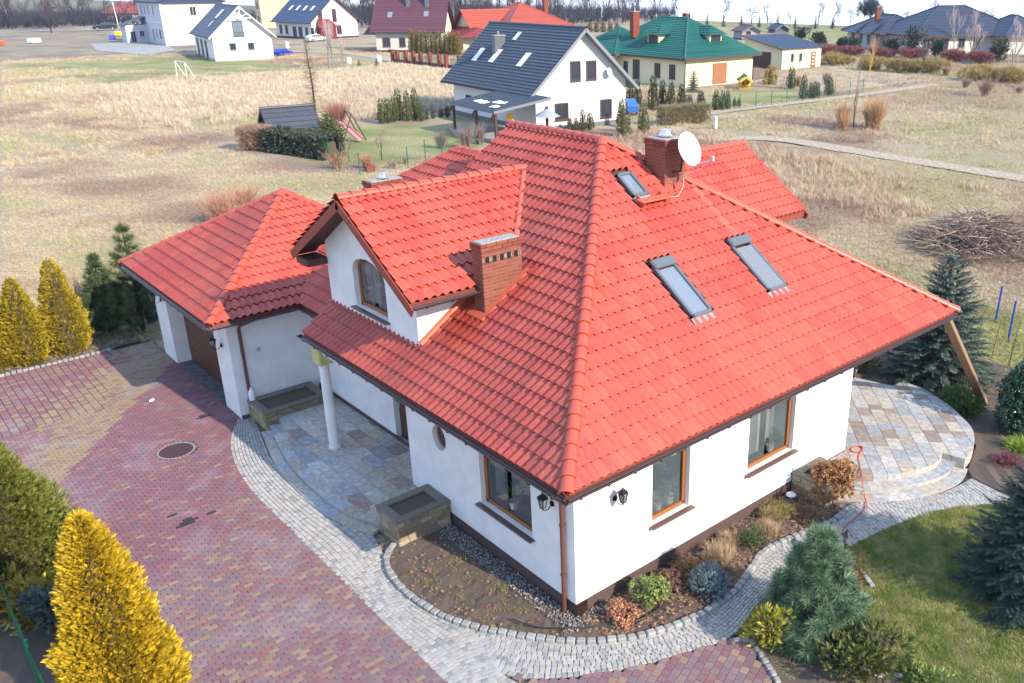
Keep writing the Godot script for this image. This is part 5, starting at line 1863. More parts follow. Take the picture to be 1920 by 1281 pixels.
	bush("brown_dome", "rust-brown dome of a dwarf conifer beside the garden lamp", Vector3(4.75, 0, 2.72), 0.62, 0.42, 900, 0.1, Color(0.07, 0.045, 0.012), Color(0.20, 0.12, 0.03), "shoot", "needle", "", 0.15)
	bush("green_edge_shrub", "light green low shrub at the lawn kerb", Vector3(3.35, 0, 5.35), 0.3, 0.4, 500, 0.1, Color(0.10, 0.16, 0.03), Color(0.26, 0.34, 0.07), "fan", "leaf")
	var gl := thing("garden_lamp", "short black garden lamp post beside the path corner", "lamp", Vector3(5.25, 0, 2.42))
	b = MB.new()
	b.lathe([[0.09, 0.0], [0.09, 0.03], [0.03, 0.06], [0.028, 0.42], [0.05, 0.46], [0.06, 0.48]], 12)
	put("post", b, M.black, gl)
	b = MB.new()
	b.lathe([[0.06, 0.48], [0.10, 0.66]], 6)
	put("shade", b, M.lampglass, gl)
	b = MB.new()
	b.lathe([[0.12, 0.66], [0.03, 0.75], [0.012, 0.8], [0.0, 0.82]], 6)
	put("cap", b, M.black, gl)
	bush("white_stone_heap", "heap of white stones on the lawn beside the pine", Vector3(4.1, -0.04, 3.4), 0.14, 0.16, 40, 0.07, Color(0.6, 0.6, 0.6), Color(0.75, 0.75, 0.75), "pebble", "pebble")
	# big spruce at the right edge, spruce and shrubs behind the terrace
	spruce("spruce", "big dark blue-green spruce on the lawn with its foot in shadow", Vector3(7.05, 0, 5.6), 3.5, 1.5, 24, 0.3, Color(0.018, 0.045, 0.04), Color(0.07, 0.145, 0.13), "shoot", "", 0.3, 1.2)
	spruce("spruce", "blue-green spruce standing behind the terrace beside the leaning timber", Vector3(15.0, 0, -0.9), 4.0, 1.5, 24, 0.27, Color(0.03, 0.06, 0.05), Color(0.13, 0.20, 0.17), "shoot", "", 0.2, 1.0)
	bush("holly", "glossy dark green broad-leaved shrub at the foot of the leaning timber", Vector3(13.7, 0, 2.35), 2.1, 0.95, 2600, 0.13, Color(0.012, 0.045, 0.022), Color(0.05, 0.11, 0.06), "leaves", "gloss")
	bush("low_juniper", "bright green low juniper at the terrace rim", Vector3(13.6, 0, 0.75), 0.6, 0.6, 900, 0.14, Color(0.05, 0.10, 0.02), Color(0.15, 0.24, 0.06), "fan", "leaf")
	bush("gold_juniper", "brownish gold juniper in the shade behind the house corner", Vector3(14.2, 0, -3.2), 0.7, 0.9, 900, 0.16, Color(0.12, 0.10, 0.02), Color(0.30, 0.24, 0.06), "fan", "leaf")
	bush("heather", "magenta heather beside the terrace steps", Vector3(11.7, 0, 2.85), 0.2, 0.4, 500, 0.09, Color(0.16, 0.03, 0.06), Color(0.28, 0.08, 0.12), "twigs", "leaf")
	var fl := thing("lily_clump", "bright yellow-green clump of sword-shaped leaves by the terrace", "plant", Vector3(12.6, 0, 2.75))
	var gt := []; var gc := []
	for i in 40:
		var a := R(0, TAU)
		gt.append(Transform3D(aim(Vector3(cos(a) * 0.6, 1, sin(a) * 0.6), R(0, TAU)).scaled(Vector3(0.6, 0.5, 0.6) * R(0.7, 1.1)), Vector3(cos(a) * 0.08, 0, sin(a) * 0.08)))
		gc.append(mixc(Color(0.18, 0.30, 0.03), Color(0.36, 0.46, 0.08), rng.randf()))
	many("leaves", mesh_of.grass, M.leaf, gt, gc, fl)
	bumpy("shrub_border", pv([[13.62, -1.3], [17, -4], [18, 2], [15, 5], [11.2, 4.7], [10.2, 3.9], [10.4, 2.6], [10.7, 2.35], [11.9, 1.95], [12.9, 1.05], [13.45, 0.1]]), 0.3, 0.0, 0.06, M.soil)
	bumpy("shrub_border", pv([[8.9, -4.4], [12.3, -4.4], [12.8, -2.1], [13.0, -1.1], [13.7, -1.2], [17, -4], [16, -8], [9, -8]]), 0.35, 0.0, 0.06, M.soil)
	# cables and hose
	var cable := MB.new()
	var lay := []
	for k in 26:
		lay.append([9.05 + cos(k * 0.52) * (0.16 + 0.002 * k), 0.2 + sin(k * 0.52) * 0.13])
	lay.append_array([[8.75, 0.45], [8.3, 0.8], [7.9, 1.1]])
	var c3 := []; var cr := []
	for p in smooth_line(pv(lay), 0.06):
		c3.append(Vector3(p.x, 0.326, p.y)); cr.append(0.01)
	for p in smooth_line(pv([[7.75, 1.3], [7.3, 1.62], [6.4, 1.72], [5.75, 1.95], [5.35, 2.35], [5.0, 2.95], [4.5, 3.3], [3.9, 3.45]]), 0.15):
		c3.append(Vector3(p.x, 0.03 if p.x > 5.5 else 0.055, p.y)); cr.append(0.01)
	cable.tube(c3, cr, 5)
	tag(put("power_cable", cable, M.redcable), "thin red cable running from the terrace across the path to the lawn", "cable")
	var hose := MB.new()
	var hp := smooth_line(pv([[-1.0, -0.75], [-0.75, -0.2], [-0.25, 0.28], [0.4, 0.75], [0.9, 0.95], [1.5, 0.95]]), 0.12)
	var h3 := []; var hr := []
	for p in hp:
		h3.append(Vector3(p.x, 0.1 + 0.02 * patch.get_noise_2d(p.x * 60, p.y * 60), p.y)); hr.append(0.014)
	hose.tube(h3, hr, 6)
	tag(put("drip_hose", hose, M.hose), "black drip hose lying in the bed round the house corner", "hose")
	tag(part("lawn_spotlight", self, "white", func(m: MB): m.lathe([[0.0, 0.12], [0.1, 0.1], [0.12, 0.07], [0.03, 0.06], [0.02, -0.03]], 14, Vector3(6.35, 0.08, 0.22))), "small white mushroom lamp at the plinth beside the planter", "lamp")
	# left border: golden and green thujas, the wire fence
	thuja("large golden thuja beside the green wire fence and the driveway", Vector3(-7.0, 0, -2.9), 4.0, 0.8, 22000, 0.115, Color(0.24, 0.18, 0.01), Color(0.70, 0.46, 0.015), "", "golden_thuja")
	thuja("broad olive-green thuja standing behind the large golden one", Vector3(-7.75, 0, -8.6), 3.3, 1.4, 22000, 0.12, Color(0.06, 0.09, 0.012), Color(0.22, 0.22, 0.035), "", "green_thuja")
	bush("blue_juniper", "dark blue-grey juniper squeezed between the two big thujas", Vector3(-7.35, 0, -6.0), 1.2, 0.5, 1400, 0.13, Color(0.03, 0.055, 0.05), Color(0.10, 0.14, 0.13), "fan", "leaf")
	bush("gold_low_juniper", "low yellow-green juniper between fence and dark blue juniper", Vector3(-7.55, 0, -6.9), 1.0, 0.55, 900, 0.17, Color(0.16, 0.14, 0.02), Color(0.40, 0.30, 0.04), "fan", "leaf")
	var yl := ["tallest yellow thuja of three, next to the dark pines", "yellow thuja between its two companions at the driveway end", "yellow thuja farthest from the pines at the driveway end"]
	var yi := 0
	for e in [[-3.75, -21.4, 3.15, 0.62], [-4.9, -21.3, 2.8, 0.58], [-5.75, -21.5, 3.0, 0.6]]:
		thuja(yl[yi], Vector3(e[0], 0, e[1]), e[2], e[3] * 1.1, 6500, 0.12, Color(0.16, 0.13, 0.008), Color(0.54, 0.38, 0.02), "yellow thujas at the driveway end", "yellow_thuja")
		yi += 1
	bumpy("hedge_strip", pv([[-8.6, 2], [-8.6, -22.5], [-1.5, -22.5], [-1.5, -20.8], [-7.05, -20.8], [-7.05, 2]]), 0.35, -0.01, 0.06, M.soil)
	wire_fence("wire_fence", "dark green wire mesh fence beside the big thujas", [[-7.95, 1.0], [-7.95, -2.0], [-7.95, -4.6], [-7.95, -7.2], [-7.95, -9.8], [-7.95, -12.4], [-7.95, -15]], 1.15, "greenwire", 2.6, 0.05, 0.03, 0.1)
	# young pines beside the garage
	for e in [[-1.35, -21.9, 3.9, 0.7, "taller bushy young pine behind the garage corner"], [-2.3, -22.4, 2.9, 0.6, "smaller young pine before the taller one at the garage"]]:
		spruce("young_pine", e[4], Vector3(e[0], 0, e[1]), e[2], e[3] * 1.35, 11, 0.26, Color(0.03, 0.05, 0.018), Color(0.11, 0.16, 0.05), "tuft", "young pines at the garage", -0.55, 0.7)
	for e in [[-2.6, -24.4, 1.9, 1.5], [-3.2, -23.2, 1.6, 1.4], [-1.6, -24.8, 1.4, 1.4]]:
		twig_bush("leafless grey-brown bush beyond the yellow thujas and pines", Vector3(e[0], 0, e[1]), e[2], e[3], 60, Color(0.20, 0.14, 0.10), Color(0.40, 0.30, 0.22), "leafless bushes behind the driveway end")
	# posts and net fence at the right
	for e in [[21.4, -2.1, 1.25, "blue-painted post in the grass beyond the spruce"], [19.8, -0.9, 1.4, "dark blue post beside the wire net"], [17.5, 0.6, 1.3, "blue post behind the glossy dark shrub"]]:
		var bb := MB.new()
		bb.tube([Vector3(0, -0.1, 0), Vector3(0.03, e[2], 0.02)], [0.035, 0.035], 8, true)
		var o := put("fence_post", bb, M.bluepaint)
		o.position = Vector3(e[0], 0, e[1])
		tag(o, e[3], "post", "blue fence posts")
	for e in [[18.0, -0.6, 1.5], [17.4, 0.2, 1.6], [19.0, -1.6, 1.2], [16.6, 0.9, 1.5]]:
		var bb := MB.new()
		bb.tube([Vector3(0, -0.1, 0), Vector3(0.1, e[2] * 0.5, 0.03), Vector3(0.08, e[2], 0.1)], [0.02, 0.017, 0.01], 5)
		var o := put("stake", bb, M.timber)
		o.position = Vector3(e[0], 0, e[1])
		tag(o, "thin bare stake standing in the grass between the blue posts", "stake", "thin stakes by the spruce")

# ---------------------------------------------------------------- neighbouring houses
func courses(b: MB, p0: Vector3, p1: Vector3, p2: Vector3, p3: Vector3, gauge: float, wave := 0.0) -> void:
	var up: Vector3 = (p3 - p0) if (p3 - p0).length() > (p2 - p1).length() else (p2 - p1)
	var n := (p1 - p0).cross(up).normalized()
	var dv: Vector3 = up - (p1 - p0).normalized() * up.dot((p1 - p0).normalized())
	var rows := maxi(2, roundi(dv.length() / gauge))
	var c0 := b.col
	for r in rows:
		var a0 := p0.lerp(p3, float(r) / rows); var a1 := p1.lerp(p2, float(r) / rows)
		var e0 := p0.lerp(p3, (r + 1.0) / rows); var e1 := p1.lerp(p2, (r + 1.0) / rows)
		b.col = c0 * R(0.9, 1.08)
		var lift := n * 0.045
		if wave <= 0:
			b.out([a0 + lift, a1 + lift, e1, e0], n)
			b.out([a0, a1, a1 + lift, a0 + lift], -dv)
			continue
		var m := maxi(2, roundi(a0.distance_to(a1) / wave * 4))
		for k in m:
			var h0: Vector3 = n * 0.05 * [0.0, 0.7, 1.0, 0.7][k % 4]; var h1: Vector3 = n * 0.05 * [0.7, 1.0, 0.7, 0.0][k % 4]
			var f0 := float(k) / m; var f1 := (k + 1.0) / m
			b.out([a0.lerp(a1, f0) + lift + h0, a0.lerp(a1, f1) + lift + h1, e0.lerp(e1, f1) + h1, e0.lerp(e1, f0) + h0], n)
			b.out([a0.lerp(a1, f0) + h0, a0.lerp(a1, f1) + h1, a0.lerp(a1, f1) + lift + h1, a0.lerp(a1, f0) + lift + h0], -dv)
	b.col = c0

func face_frame(side: String, W: float, D: float) -> Transform3D:   # x right, y up, z out of a wall of the box 0..W, 0..-D
	if side == "left":
		return Transform3D(Basis(Vector3.BACK, Vector3.UP, Vector3.LEFT), Vector3(0, 0, -D))
	if side == "right":
		return Transform3D(Basis(Vector3.FORWARD, Vector3.UP, Vector3.RIGHT), Vector3(W, 0, 0))
	return Transform3D()

func far_window(parent: Node, T: Transform3D, x: float, y: float, w: float, h: float, frame := Color(0.06, 0.04, 0.035), called := "window", glass := "bglass", bars := 1) -> MeshInstance3D:
	var b := MB.new()
	b.col = frame
	var f := 0.09
	for s in [[x, y + h / 2, f, h], [x + w, y + h / 2, f, h], [x + w / 2, y, w, f], [x + w / 2, y + h, w, f]]:
		b.box(T * Vector3(s[0], s[1], 0.015), Vector3(s[2] + 0.02, s[3] + 0.02, 0.09), T.basis)
	for k in bars:
		b.box(T * Vector3(x + w * (k + 1) / (bars + 1), y + h / 2, 0.02), Vector3(0.06, h, 0.07), T.basis)
	b.box(T * Vector3(x + w / 2, y - 0.08, 0.06), Vector3(w + 0.2, 0.05, 0.2), T.basis)
	var o := put(called, b, M.wall_far, parent)
	boxpart("pane", o, glass, T * Vector3(x + w / 2, y + h / 2, 0.005), Vector3(w, h, 0.03), 0, T.basis)
	return o

func plain_panel(parent: Node, called: String, T: Transform3D, x: float, y: float, w: float, h: float, c: Color, d := 0.05) -> MeshInstance3D:
	var b := MB.new()
	b.col = c
	b.bev(T * Vector3(x + w / 2, y + h / 2, d / 2), Vector3(w, h, d), 0.012, T.basis)
	return put(called, b, M.wall_far, parent)

func gable_house(called: String, label: String, at: Vector3, turn: float, W: float, D: float, he: float, hr: float, ov: float, wallc: Color, roofc: Color, gauge: float, wave: float, trim := Color(0.2, 0.2, 0.22)) -> Node3D:
	var o := thing(called, label, "house", at, turn)
	var pitch := (hr - he) / (W / 2)
	var b := MB.new()
	b.col = wallc
	var r := hr - 0.12; var e := he - 0.12
	b.out([Vector3(0, -0.2, 0), Vector3(W, -0.2, 0), Vector3(W, e, 0), Vector3(W / 2, r, 0), Vector3(0, e, 0)], Vector3.BACK)
	b.out([Vector3(0, -0.2, -D), Vector3(W, -0.2, -D), Vector3(W, e, -D), Vector3(W / 2, r, -D), Vector3(0, e, -D)], Vector3.FORWARD)
	b.out([Vector3(0, -0.2, 0), Vector3(0, -0.2, -D), Vector3(0, e, -D), Vector3(0, e, 0)], Vector3.LEFT)
	b.out([Vector3(W, -0.2, 0), Vector3(W, -0.2, -D), Vector3(W, e, -D), Vector3(W, e, 0)], Vector3.RIGHT)
	put("wall", b, M.wall_far, o)
	b = MB.new()
	b.col = trim * 0.7
	b.box(Vector3(W / 2, 0.1, -D / 2), Vector3(W + 0.06, 0.5, D + 0.06))
	put("plinth", b, M.wall_far, o)
	var ez := 0.75
	var yo := he - ov * pitch
	for s in [-1.0, 1.0]:
		b = MB.new()
		b.col = roofc
		var xe: float = W / 2 + s * (W / 2 + ov)
		if s < 0:
			courses(b, Vector3(xe, yo, -D - ez), Vector3(xe, yo, ez), Vector3(W / 2, hr, ez), Vector3(W / 2, hr, -D - ez), gauge, wave)
		else:
			courses(b, Vector3(xe, yo, ez), Vector3(xe, yo, -D - ez), Vector3(W / 2, hr, -D - ez), Vector3(W / 2, hr, ez), gauge, wave)
		var sl := put("roof_slope", b, M.tiles_far, o)
		b = MB.new()
		b.col = trim
		b.out([Vector3(xe, yo - 0.14, -D - ez), Vector3(xe, yo - 0.14, ez), Vector3(W / 2, hr - 0.14, ez), Vector3(W / 2, hr - 0.14, -D - ez)], Vector3.DOWN)
		put("soffit", b, M.wall_far, sl)
		for z in [ez, -D - ez]:
			b = MB.new()
			b.col = trim
			var d := (Vector3(W / 2, hr, 0) - Vector3(xe, yo, 0))
			b.box(Vector3((xe + W / 2) / 2, (yo + hr) / 2 - 0.1, z), Vector3(d.length() + 0.1, 0.24, 0.05), Basis(Vector3.BACK, atan2(d.y, d.x)))
			put("verge_board", b, M.wall_far, sl)
		b = MB.new()
		b.col = Color(0.05, 0.05, 0.06)
		b.tube([Vector3(xe - s * -0.05, yo - 0.06, -D - ez), Vector3(xe - s * -0.05, yo - 0.06, ez)], [0.07, 0.07], 6)
		put("gutter", b, M.wall_far, sl)
	b = MB.new()
	b.col = roofc * 0.9
	b.tube([Vector3(W / 2, hr + 0.03, ez), Vector3(W / 2, hr + 0.03, -D - ez)], [0.13, 0.13], 8)
	put("ridge", b, M.tiles_far, o)
	return o

# skylight on a gable house's slope: s = -1 left, 1 right; a along from the front, t from eave to ridge
func skylight(o: Node3D, W: float, D: float, he: float, hr: float, s: float, a: float, t: float, w: float, l: float, m := "skyglass") -> void:
	var pitch := (hr - he) / (W / 2)
	var x := W / 2 + s * (W / 2) * (1 - t)
	var bs := Basis(Vector3.BACK, s * -atan(pitch))
	var at := Vector3(x, he + (hr - he) * t + 0.08, -D * a)
	var f := boxpart("roof_window", o, "metal", at, Vector3(l + 0.12, 0.1, w + 0.12), 0.02, bs)
	boxpart("pane", f, m, at + bs.y * 0.05, Vector3(l, 0.02, w), 0, bs)

func small_chimney(o: Node3D, x: float, z: float, w: float, d: float, y0: float, y1: float, m := "redbrick") -> void:
	var b := boxpart("chimney", o, m, Vector3(x, (y0 + y1) / 2, z), Vector3(w, y1 - y0, d), 0.02)
	boxpart("cap", b, "concrete", Vector3(x, y1 + 0.04, z), Vector3(w + 0.1, 0.08, d + 0.1), 0.015)
	var f := MB.new()
	f.lathe([[0.09, 0.0], [0.09, 0.3], [0.11, 0.3], [0.0, 0.34]], 10, Vector3(x, y1 + 0.07, z))
	put("flue", f, M.zinc, b)

# a hip roof over x0..x1, z0..z1 (z0 > z1); the ridge follows the longer side
func hip(o: Node3D, x0: float, x1: float, z0: float, z1: float, he: float, hr: float, c: Color, gauge: float, wave: float, trim := Color(0.12, 0.06, 0.05)) -> void:
	var lx := x1 - x0; var lz := z0 - z1
	var k := minf(lx, lz) / 2
	var r0: Vector3; var r1: Vector3
	if lx > lz:
		r0 = Vector3(x0 + k, hr, (z0 + z1) / 2); r1 = Vector3(x1 - k, hr, (z0 + z1) / 2)
	else:
		r0 = Vector3((x0 + x1) / 2, hr, z0 - k); r1 = Vector3((x0 + x1) / 2, hr, z1 + k)
	var a := Vector3(x0, he, z0); var b_ := Vector3(x1, he, z0); var c_ := Vector3(x1, he, z1); var d := Vector3(x0, he, z1)
	var sl := [[a, b_, r1, r0], [b_, c_, r1, r1], [c_, d, r0, r1], [d, a, r0, r0]] if lx > lz else [[a, b_, r0, r0], [b_, c_, r1, r0], [c_, d, r1, r1], [d, a, r0, r1]]
	for s in sl:
		var b := MB.new()
		b.col = c
		courses(b, s[0], s[1], s[2], s[3], gauge, wave)
		put("roof_slope", b, M.tiles_far, o)
	var hb := MB.new()
	hb.col = c * 1.05
	for e in [[a, r0], [b_, r1 if lx > lz else r0], [c_, r1], [d, r0 if lx > lz else r1], [r0, r1]]:
		if e[0].distance_to(e[1]) > 0.1:
			hb.tube([e[0] + Vector3(0, 0.05, 0), e[1] + Vector3(0, 0.05, 0)], [0.11, 0.11], 6)
	put("ridge", hb, M.tiles_far, o)
	hb = MB.new()
	hb.col = trim
	hb.out([a - Vector3(0, 0.15, 0), b_ - Vector3(0, 0.15, 0), c_ - Vector3(0, 0.15, 0), d - Vector3(0, 0.15, 0)], Vector3.DOWN)
	for e in [[a, b_], [b_, c_], [c_, d], [d, a]]:
		var dd: Vector3 = e[1] - e[0]
		hb.box((e[0] + e[1]) / 2 - Vector3(0, 0.07, 0), Vector3(dd.length() + 0.06, 0.2, 0.06), Basis(dd.normalized(), Vector3.UP, dd.normalized().cross(Vector3.UP)))
	put("eaves", hb, M.wall_far, o)

func walls_box(o: Node3D, x0: float, x1: float, z0: float, z1: float, h: float, c: Color) -> void:
	var b := MB.new()
	b.col = c
	b.box(Vector3((x0 + x1) / 2, h / 2 - 0.1, (z0 + z1) / 2), Vector3(x1 - x0, h + 0.2, z0 - z1))
	put("wall", b, M.wall_far, o)

func car(label: String, at: Vector3, turn: float, c: Color, l: float, glass := "bglass") -> void:
	var o := thing("parked_car", label, "car", at, turn)
	var k := l / 4.4
	var side := func(pts: Array, w: float, col: Color, m: String, called: String, parent: Node) -> MeshInstance3D:
		var b := MB.new()
		b.col = col
		var n := pts.size()
		for s in [-1.0, 1.0]:
			var q := []
			for p in pts:
				q.append(Vector3(p[0] * k, p[1] * k, s * w * k / 2 * (0.86 if p[1] > 1.0 else 1.0)))
			var ctr := Vector2.ZERO
			var idx := Geometry2D.triangulate_polygon(pv(pts))
			for i in range(0, idx.size(), 3):
				b.out([q[idx[i]], q[idx[i + 1]], q[idx[i + 2]]], Vector3(0, 0, s))
		for i in n:
			var p0: Array = pts[i]; var p1: Array = pts[(i + 1) % n]
			var w0 := w * k / 2 * (0.86 if p0[1] > 1.0 else 1.0); var w1 := w * k / 2 * (0.86 if p1[1] > 1.0 else 1.0)
			b.out([Vector3(p0[0] * k, p0[1] * k, w0), Vector3(p1[0] * k, p1[1] * k, w1), Vector3(p1[0] * k, p1[1] * k, -w1), Vector3(p0[0] * k, p0[1] * k, -w0)], Vector3(p1[1] - p0[1], p0[0] - p1[0], 0) * -1.0)
		return put(called, b, M[m], parent)
	var body: MeshInstance3D = side.call([[-2.2, 0.3], [2.15, 0.3], [2.2, 0.62], [2.05, 0.78], [1.1, 0.92], [0.45, 1.38], [-1.1, 1.42], [-1.85, 1.0], [-2.2, 0.92]], 1.72, c, "paint", "body", o)
	side.call([[1.0, 0.94], [0.44, 1.33], [-1.08, 1.37], [-1.7, 1.0]], 1.745, Color(0.02, 0.025, 0.03), glass, "windows", o)
	for e in [[1.35, 1], [1.35, -1], [-1.35, 1], [-1.35, -1]]:
		var b := MB.new()
		b.lathe([[0.0, -0.1], [0.31, -0.1], [0.33, -0.06], [0.33, 0.06], [0.31, 0.1], [0.0, 0.1]], 16)
		var t := Transform3D(Basis(Vector3.RIGHT, PI / 2).scaled(Vector3.ONE * k), Vector3(e[0] * k, 0.33 * k, e[1] * 0.78 * k))
		var wh := put("wheel", b, M.tyre, o, t)
		b = MB.new()
		b.lathe([[0.0, 0.11], [0.2, 0.11], [0.2, -0.11], [0.0, -0.11]], 12)
		put("rim", b, M.zinc, wh)
	for s in [-1.0, 1.0]:
		boxpart("headlight", o, "lampglass", Vector3(2.13, 0.68, s * 0.62) * k, Vector3(0.12, 0.14, 0.3) * k, 0.02)

var count_words := ["first", "second", "third", "fourth", "fifth", "sixth", "seventh", "eighth", "ninth", "tenth", "eleventh", "twelfth", "thirteenth"]

func conifers(rows: Array, label: String, group: String, called: String, c0: Color, c1: Color, cone := true) -> void:   # slim evergreens [x, z, height, width]
	var proto: Node3D = null
	var i := 0
	for e in rows:
		var lb := label % count_words[i] if "%s" in label else label
		i += 1
		var at := Vector3(e[0], 0, e[1])
		if proto == null:
			proto = thuja(lb, at, 2.0, 0.4, 700, 0.16, c0, c1, group, called, cone)
			proto.scale = Vector3(e[3] / 0.8, e[2] / 2.0, e[3] / 0.8)
		else:
			copy(proto, at, R(0, TAU), Vector3(e[3] / 0.8, e[2] / 2.0, e[3] / 0.8), lb)

func neighbours() -> void:
	rng.seed = 41
	var white := Color(0.78, 0.78, 0.77); var cream := Color(0.78, 0.72, 0.46)
	# --- white gable house with the dark grey roof
	var W := 9.1; var D := 14.2; var he := 3.75; var hr := 7.9
	var roof_grey := Color(0.055, 0.075, 0.105)
	var o := gable_house("grey_roof_house", "white gabled house with dark grey tiled roof and four skylights", Vector3(36.0, 0, -47.6), -0.1, W, D, he, hr, 0.85, white, roof_grey, 0.33, 0.24, Color(0.24, 0.26, 0.29))
	var F := face_frame("front", W, D)
	for e in [[3.45, 3.87, 0.92, 1.45], [5.05, 3.87, 0.92, 1.42], [1.85, 0.85, 1.23, 1.25], [6.45, 0.68, 1.1, 1.4]]:
		far_window(o, F, e[0], e[1], e[2], e[3], Color(0.10, 0.055, 0.045), "window", "bglass", 1 if e[1] < 2 else 0)
	for e in [[0.85, 0.36], [0.64, 0.37], [0.30, 0.36]]:
		skylight(o, W, D, he, hr, -1, e[0], e[1], 0.8, 1.5, "white")
	skylight(o, W, D, he, hr, -1, 0.58, 0.76, 0.55, 0.9, "white")
	small_chimney(o, 2.35, -9.6, 1.1, 0.55, 5.2, 7.0, "metal")
	var b := MB.new()
	b.lathe([[0.0, 0.0], [0.2, 0.02], [0.36, 0.09], [0.37, 0.085], [0.2, 0.0], [0.0, -0.02]], 20)
	put("wall_dish", b, M.dish, o, Transform3D(Basis(Vector3.RIGHT, 1.3) * Basis(Vector3.FORWARD, 0.3), Vector3(7.1, 4.35, 0.3)))
	var L := face_frame("left", W, D)
	far_window(o, L, 2.4, 1.0, 0.8, 0.9)
	# lean-to porch with melting snow on it
	var lp := thing("porch_roof", "lean-to porch with dark tiled roof bearing melting snow patches", "porch", Vector3(35.9, 0, -47.6), -0.1)
	b = MB.new()
	b.col = roof_grey
	courses(b, Vector3(-5.2, 2.35, -4.6), Vector3(-5.2, 2.35, 2.6), Vector3(-0.1, 3.0, 2.6), Vector3(-0.1, 3.0, -4.6), 0.33, 0.24)
	put("roof_slope", b, M.tiles_far, lp)
	b = MB.new()
	b.col = Color(0.2, 0.22, 0.25)
	b.out([Vector3(-5.2, 2.22, -4.6), Vector3(-5.2, 2.22, 2.6), Vector3(-0.1, 2.86, 2.6), Vector3(-0.1, 2.86, -4.6)], Vector3.DOWN)
	b.box(Vector3(-5.2, 2.28, -1.0), Vector3(0.06, 0.2, 7.3)); b.box(Vector3(-2.65, 2.6, 2.6), Vector3(5.2, 0.2, 0.06), Basis(Vector3.BACK, 0.127))
	put("eaves", b, M.wall_far, lp)
	for e in [[-5.0, 2.4], [-5.0, -0.6], [-5.0, -4.4], [-0.4, 2.4]]:
		var p := MB.new()
		p.box(Vector3(e[0], 1.15, e[1]), Vector3(0.18, 2.4, 0.18))
		p.box(Vector3(e[0], 1.95, e[1] - 0.35), Vector3(0.12, 0.9, 0.12), Basis(Vector3.RIGHT, 0.8))
		put("post", p, M.darkwood, lp)
	for e in [[-3.9, -1.6, 1.9], [-3.4, 0.2, 1.3], [-4.4, 1.4, 0.8]]:
		var p := MB.new()
		for k in 7:
			p.bev(Vector3(e[0] + R(-0.25, 0.25), 2.35 + (e[0] + 5.2) * 0.127 + 0.1, e[1] + (k - 3) * e[2] / 7), Vector3(R(0.35, 0.7), 0.05, e[2] / 5.5), 0.02, Basis(Vector3.BACK, 0.127) * Basis(Vector3.UP, R(-0.5, 0.5)))
		put("snow_patch", p, M.snow, lp)
	boxpart("deck_floor", lp, "concrete", Vector3(-2.6, 0.1, -1.0), Vector3(5.4, 0.25, 7.4), 0.02)
	tag(boxpart("yellow_sign", self, "paint", Vector3(33.2, 1.35, -47.3), Vector3(0.5, 0.9, 0.06), 0.01, Basis(Vector3.UP, -0.6), Color(0.75, 0.45, 0.01)), "yellow panel hanging under the snow-patched porch roof", "sign")
	var um := thing("garden_umbrella", "grey garden umbrella beside the snow-patched porch", "umbrella", Vector3(34.6, 0, -44.4))
	b = MB.new()
	b.col = Color(0.33, 0.35, 0.38)
	b.lathe([[1.05, 1.75], [0.55, 2.05], [0.05, 2.3], [0.0, 2.33]], 8)
	put("canopy", b, M.wall_far, um)
	b = MB.new()
	b.tube([Vector3(0, 0, 0), Vector3(0, 2.25, 0)], [0.03, 0.025], 6)
	put("pole", b, M.black, um)
	# --- cream house with green roof
	var green := Color(0.012, 0.135, 0.105)
	o = thing("green_roof_house", "cream bungalow with glossy green hip roof and two dormers", "house", Vector3(68.9, 0, -62.2), -0.06)
	walls_box(o, 0, 11.6, 0, -16.5, 3.3, cream)
	walls_box(o, -0.9, 6, -11.6, -20, 3.3, cream)
	hip(o, -0.65, 12.3, 0.7, -17.2, 3.2, 7.3, green, 0.35, 0.25)
	hip(o, -1.6, 8.2, -10.8, -20.6, 3.15, 6.0, green, 0.35, 0.25)
	F = Transform3D()
	L = Transform3D(Basis(Vector3.BACK, Vector3.UP, Vector3.LEFT), Vector3(0, 0, -16.5))
	var sh := plain_panel(o, "roller_shutter", F, 4.6, 0.1, 2.3, 2.35, Color(0.34, 0.14, 0.07), 0.08)
	for k in 9:
		plain_panel(sh, "slat", F, 4.62, 0.14 + k * 0.255, 2.26, 0.235, Color(0.38, 0.16, 0.08), 0.1)
	for e in [[14.0, 0.9, 0.9, 1.5], [11.4, 0.9, 0.9, 1.5], [7.4, 0.5, 1.1, 2.1], [5.6, 1.0, 0.7, 1.3]]:
		far_window(o, L, e[0], e[1], e[2], e[3], Color(0.10, 0.05, 0.04))
	# dormers: front slope and left slope
	for e in [[Transform3D(Basis(), Vector3(6.6, 0, -1.7)), 0], [Transform3D(Basis(Vector3.BACK, Vector3.UP, Vector3.LEFT), Vector3(1.5, 0, -7.2)), 1]]:
		var T: Transform3D = e[0]
		var d := MB.new()
		d.col = cream
		d.box(T * Vector3(0, 4.9, -1.2), Vector3(2.0, 1.7, 2.4) if e[1] == 0 else Vector3(2.4, 1.7, 2.0))
		var dm := put("dormer", d, M.wall_far, o)
		d = MB.new()
		d.col = green
		var A := T * Vector3(-1.5, 5.55, 0.45); var B := T * Vector3(1.5, 5.55, 0.45); var C := T * Vector3(0, 6.6, -1.1); var C2 := T * Vector3(0, 6.6, -4.0)
		var A2 := T * Vector3(-1.5, 5.55, -2.6); var B2 := T * Vector3(1.5, 5.55, -2.6)
		courses(d, A, B, C, C, 0.35, 0.25); courses(d, B, B2, C2, C, 0.35, 0.25); courses(d, A2, A, C, C2, 0.35, 0.25)
		put("dormer_roof", d, M.tiles_far, dm)
		far_window(dm, T.translated_local(Vector3(0, 0, 0.0)), -0.75, 4.35, 1.5, 1.05, Color(0.10, 0.05, 0.04))
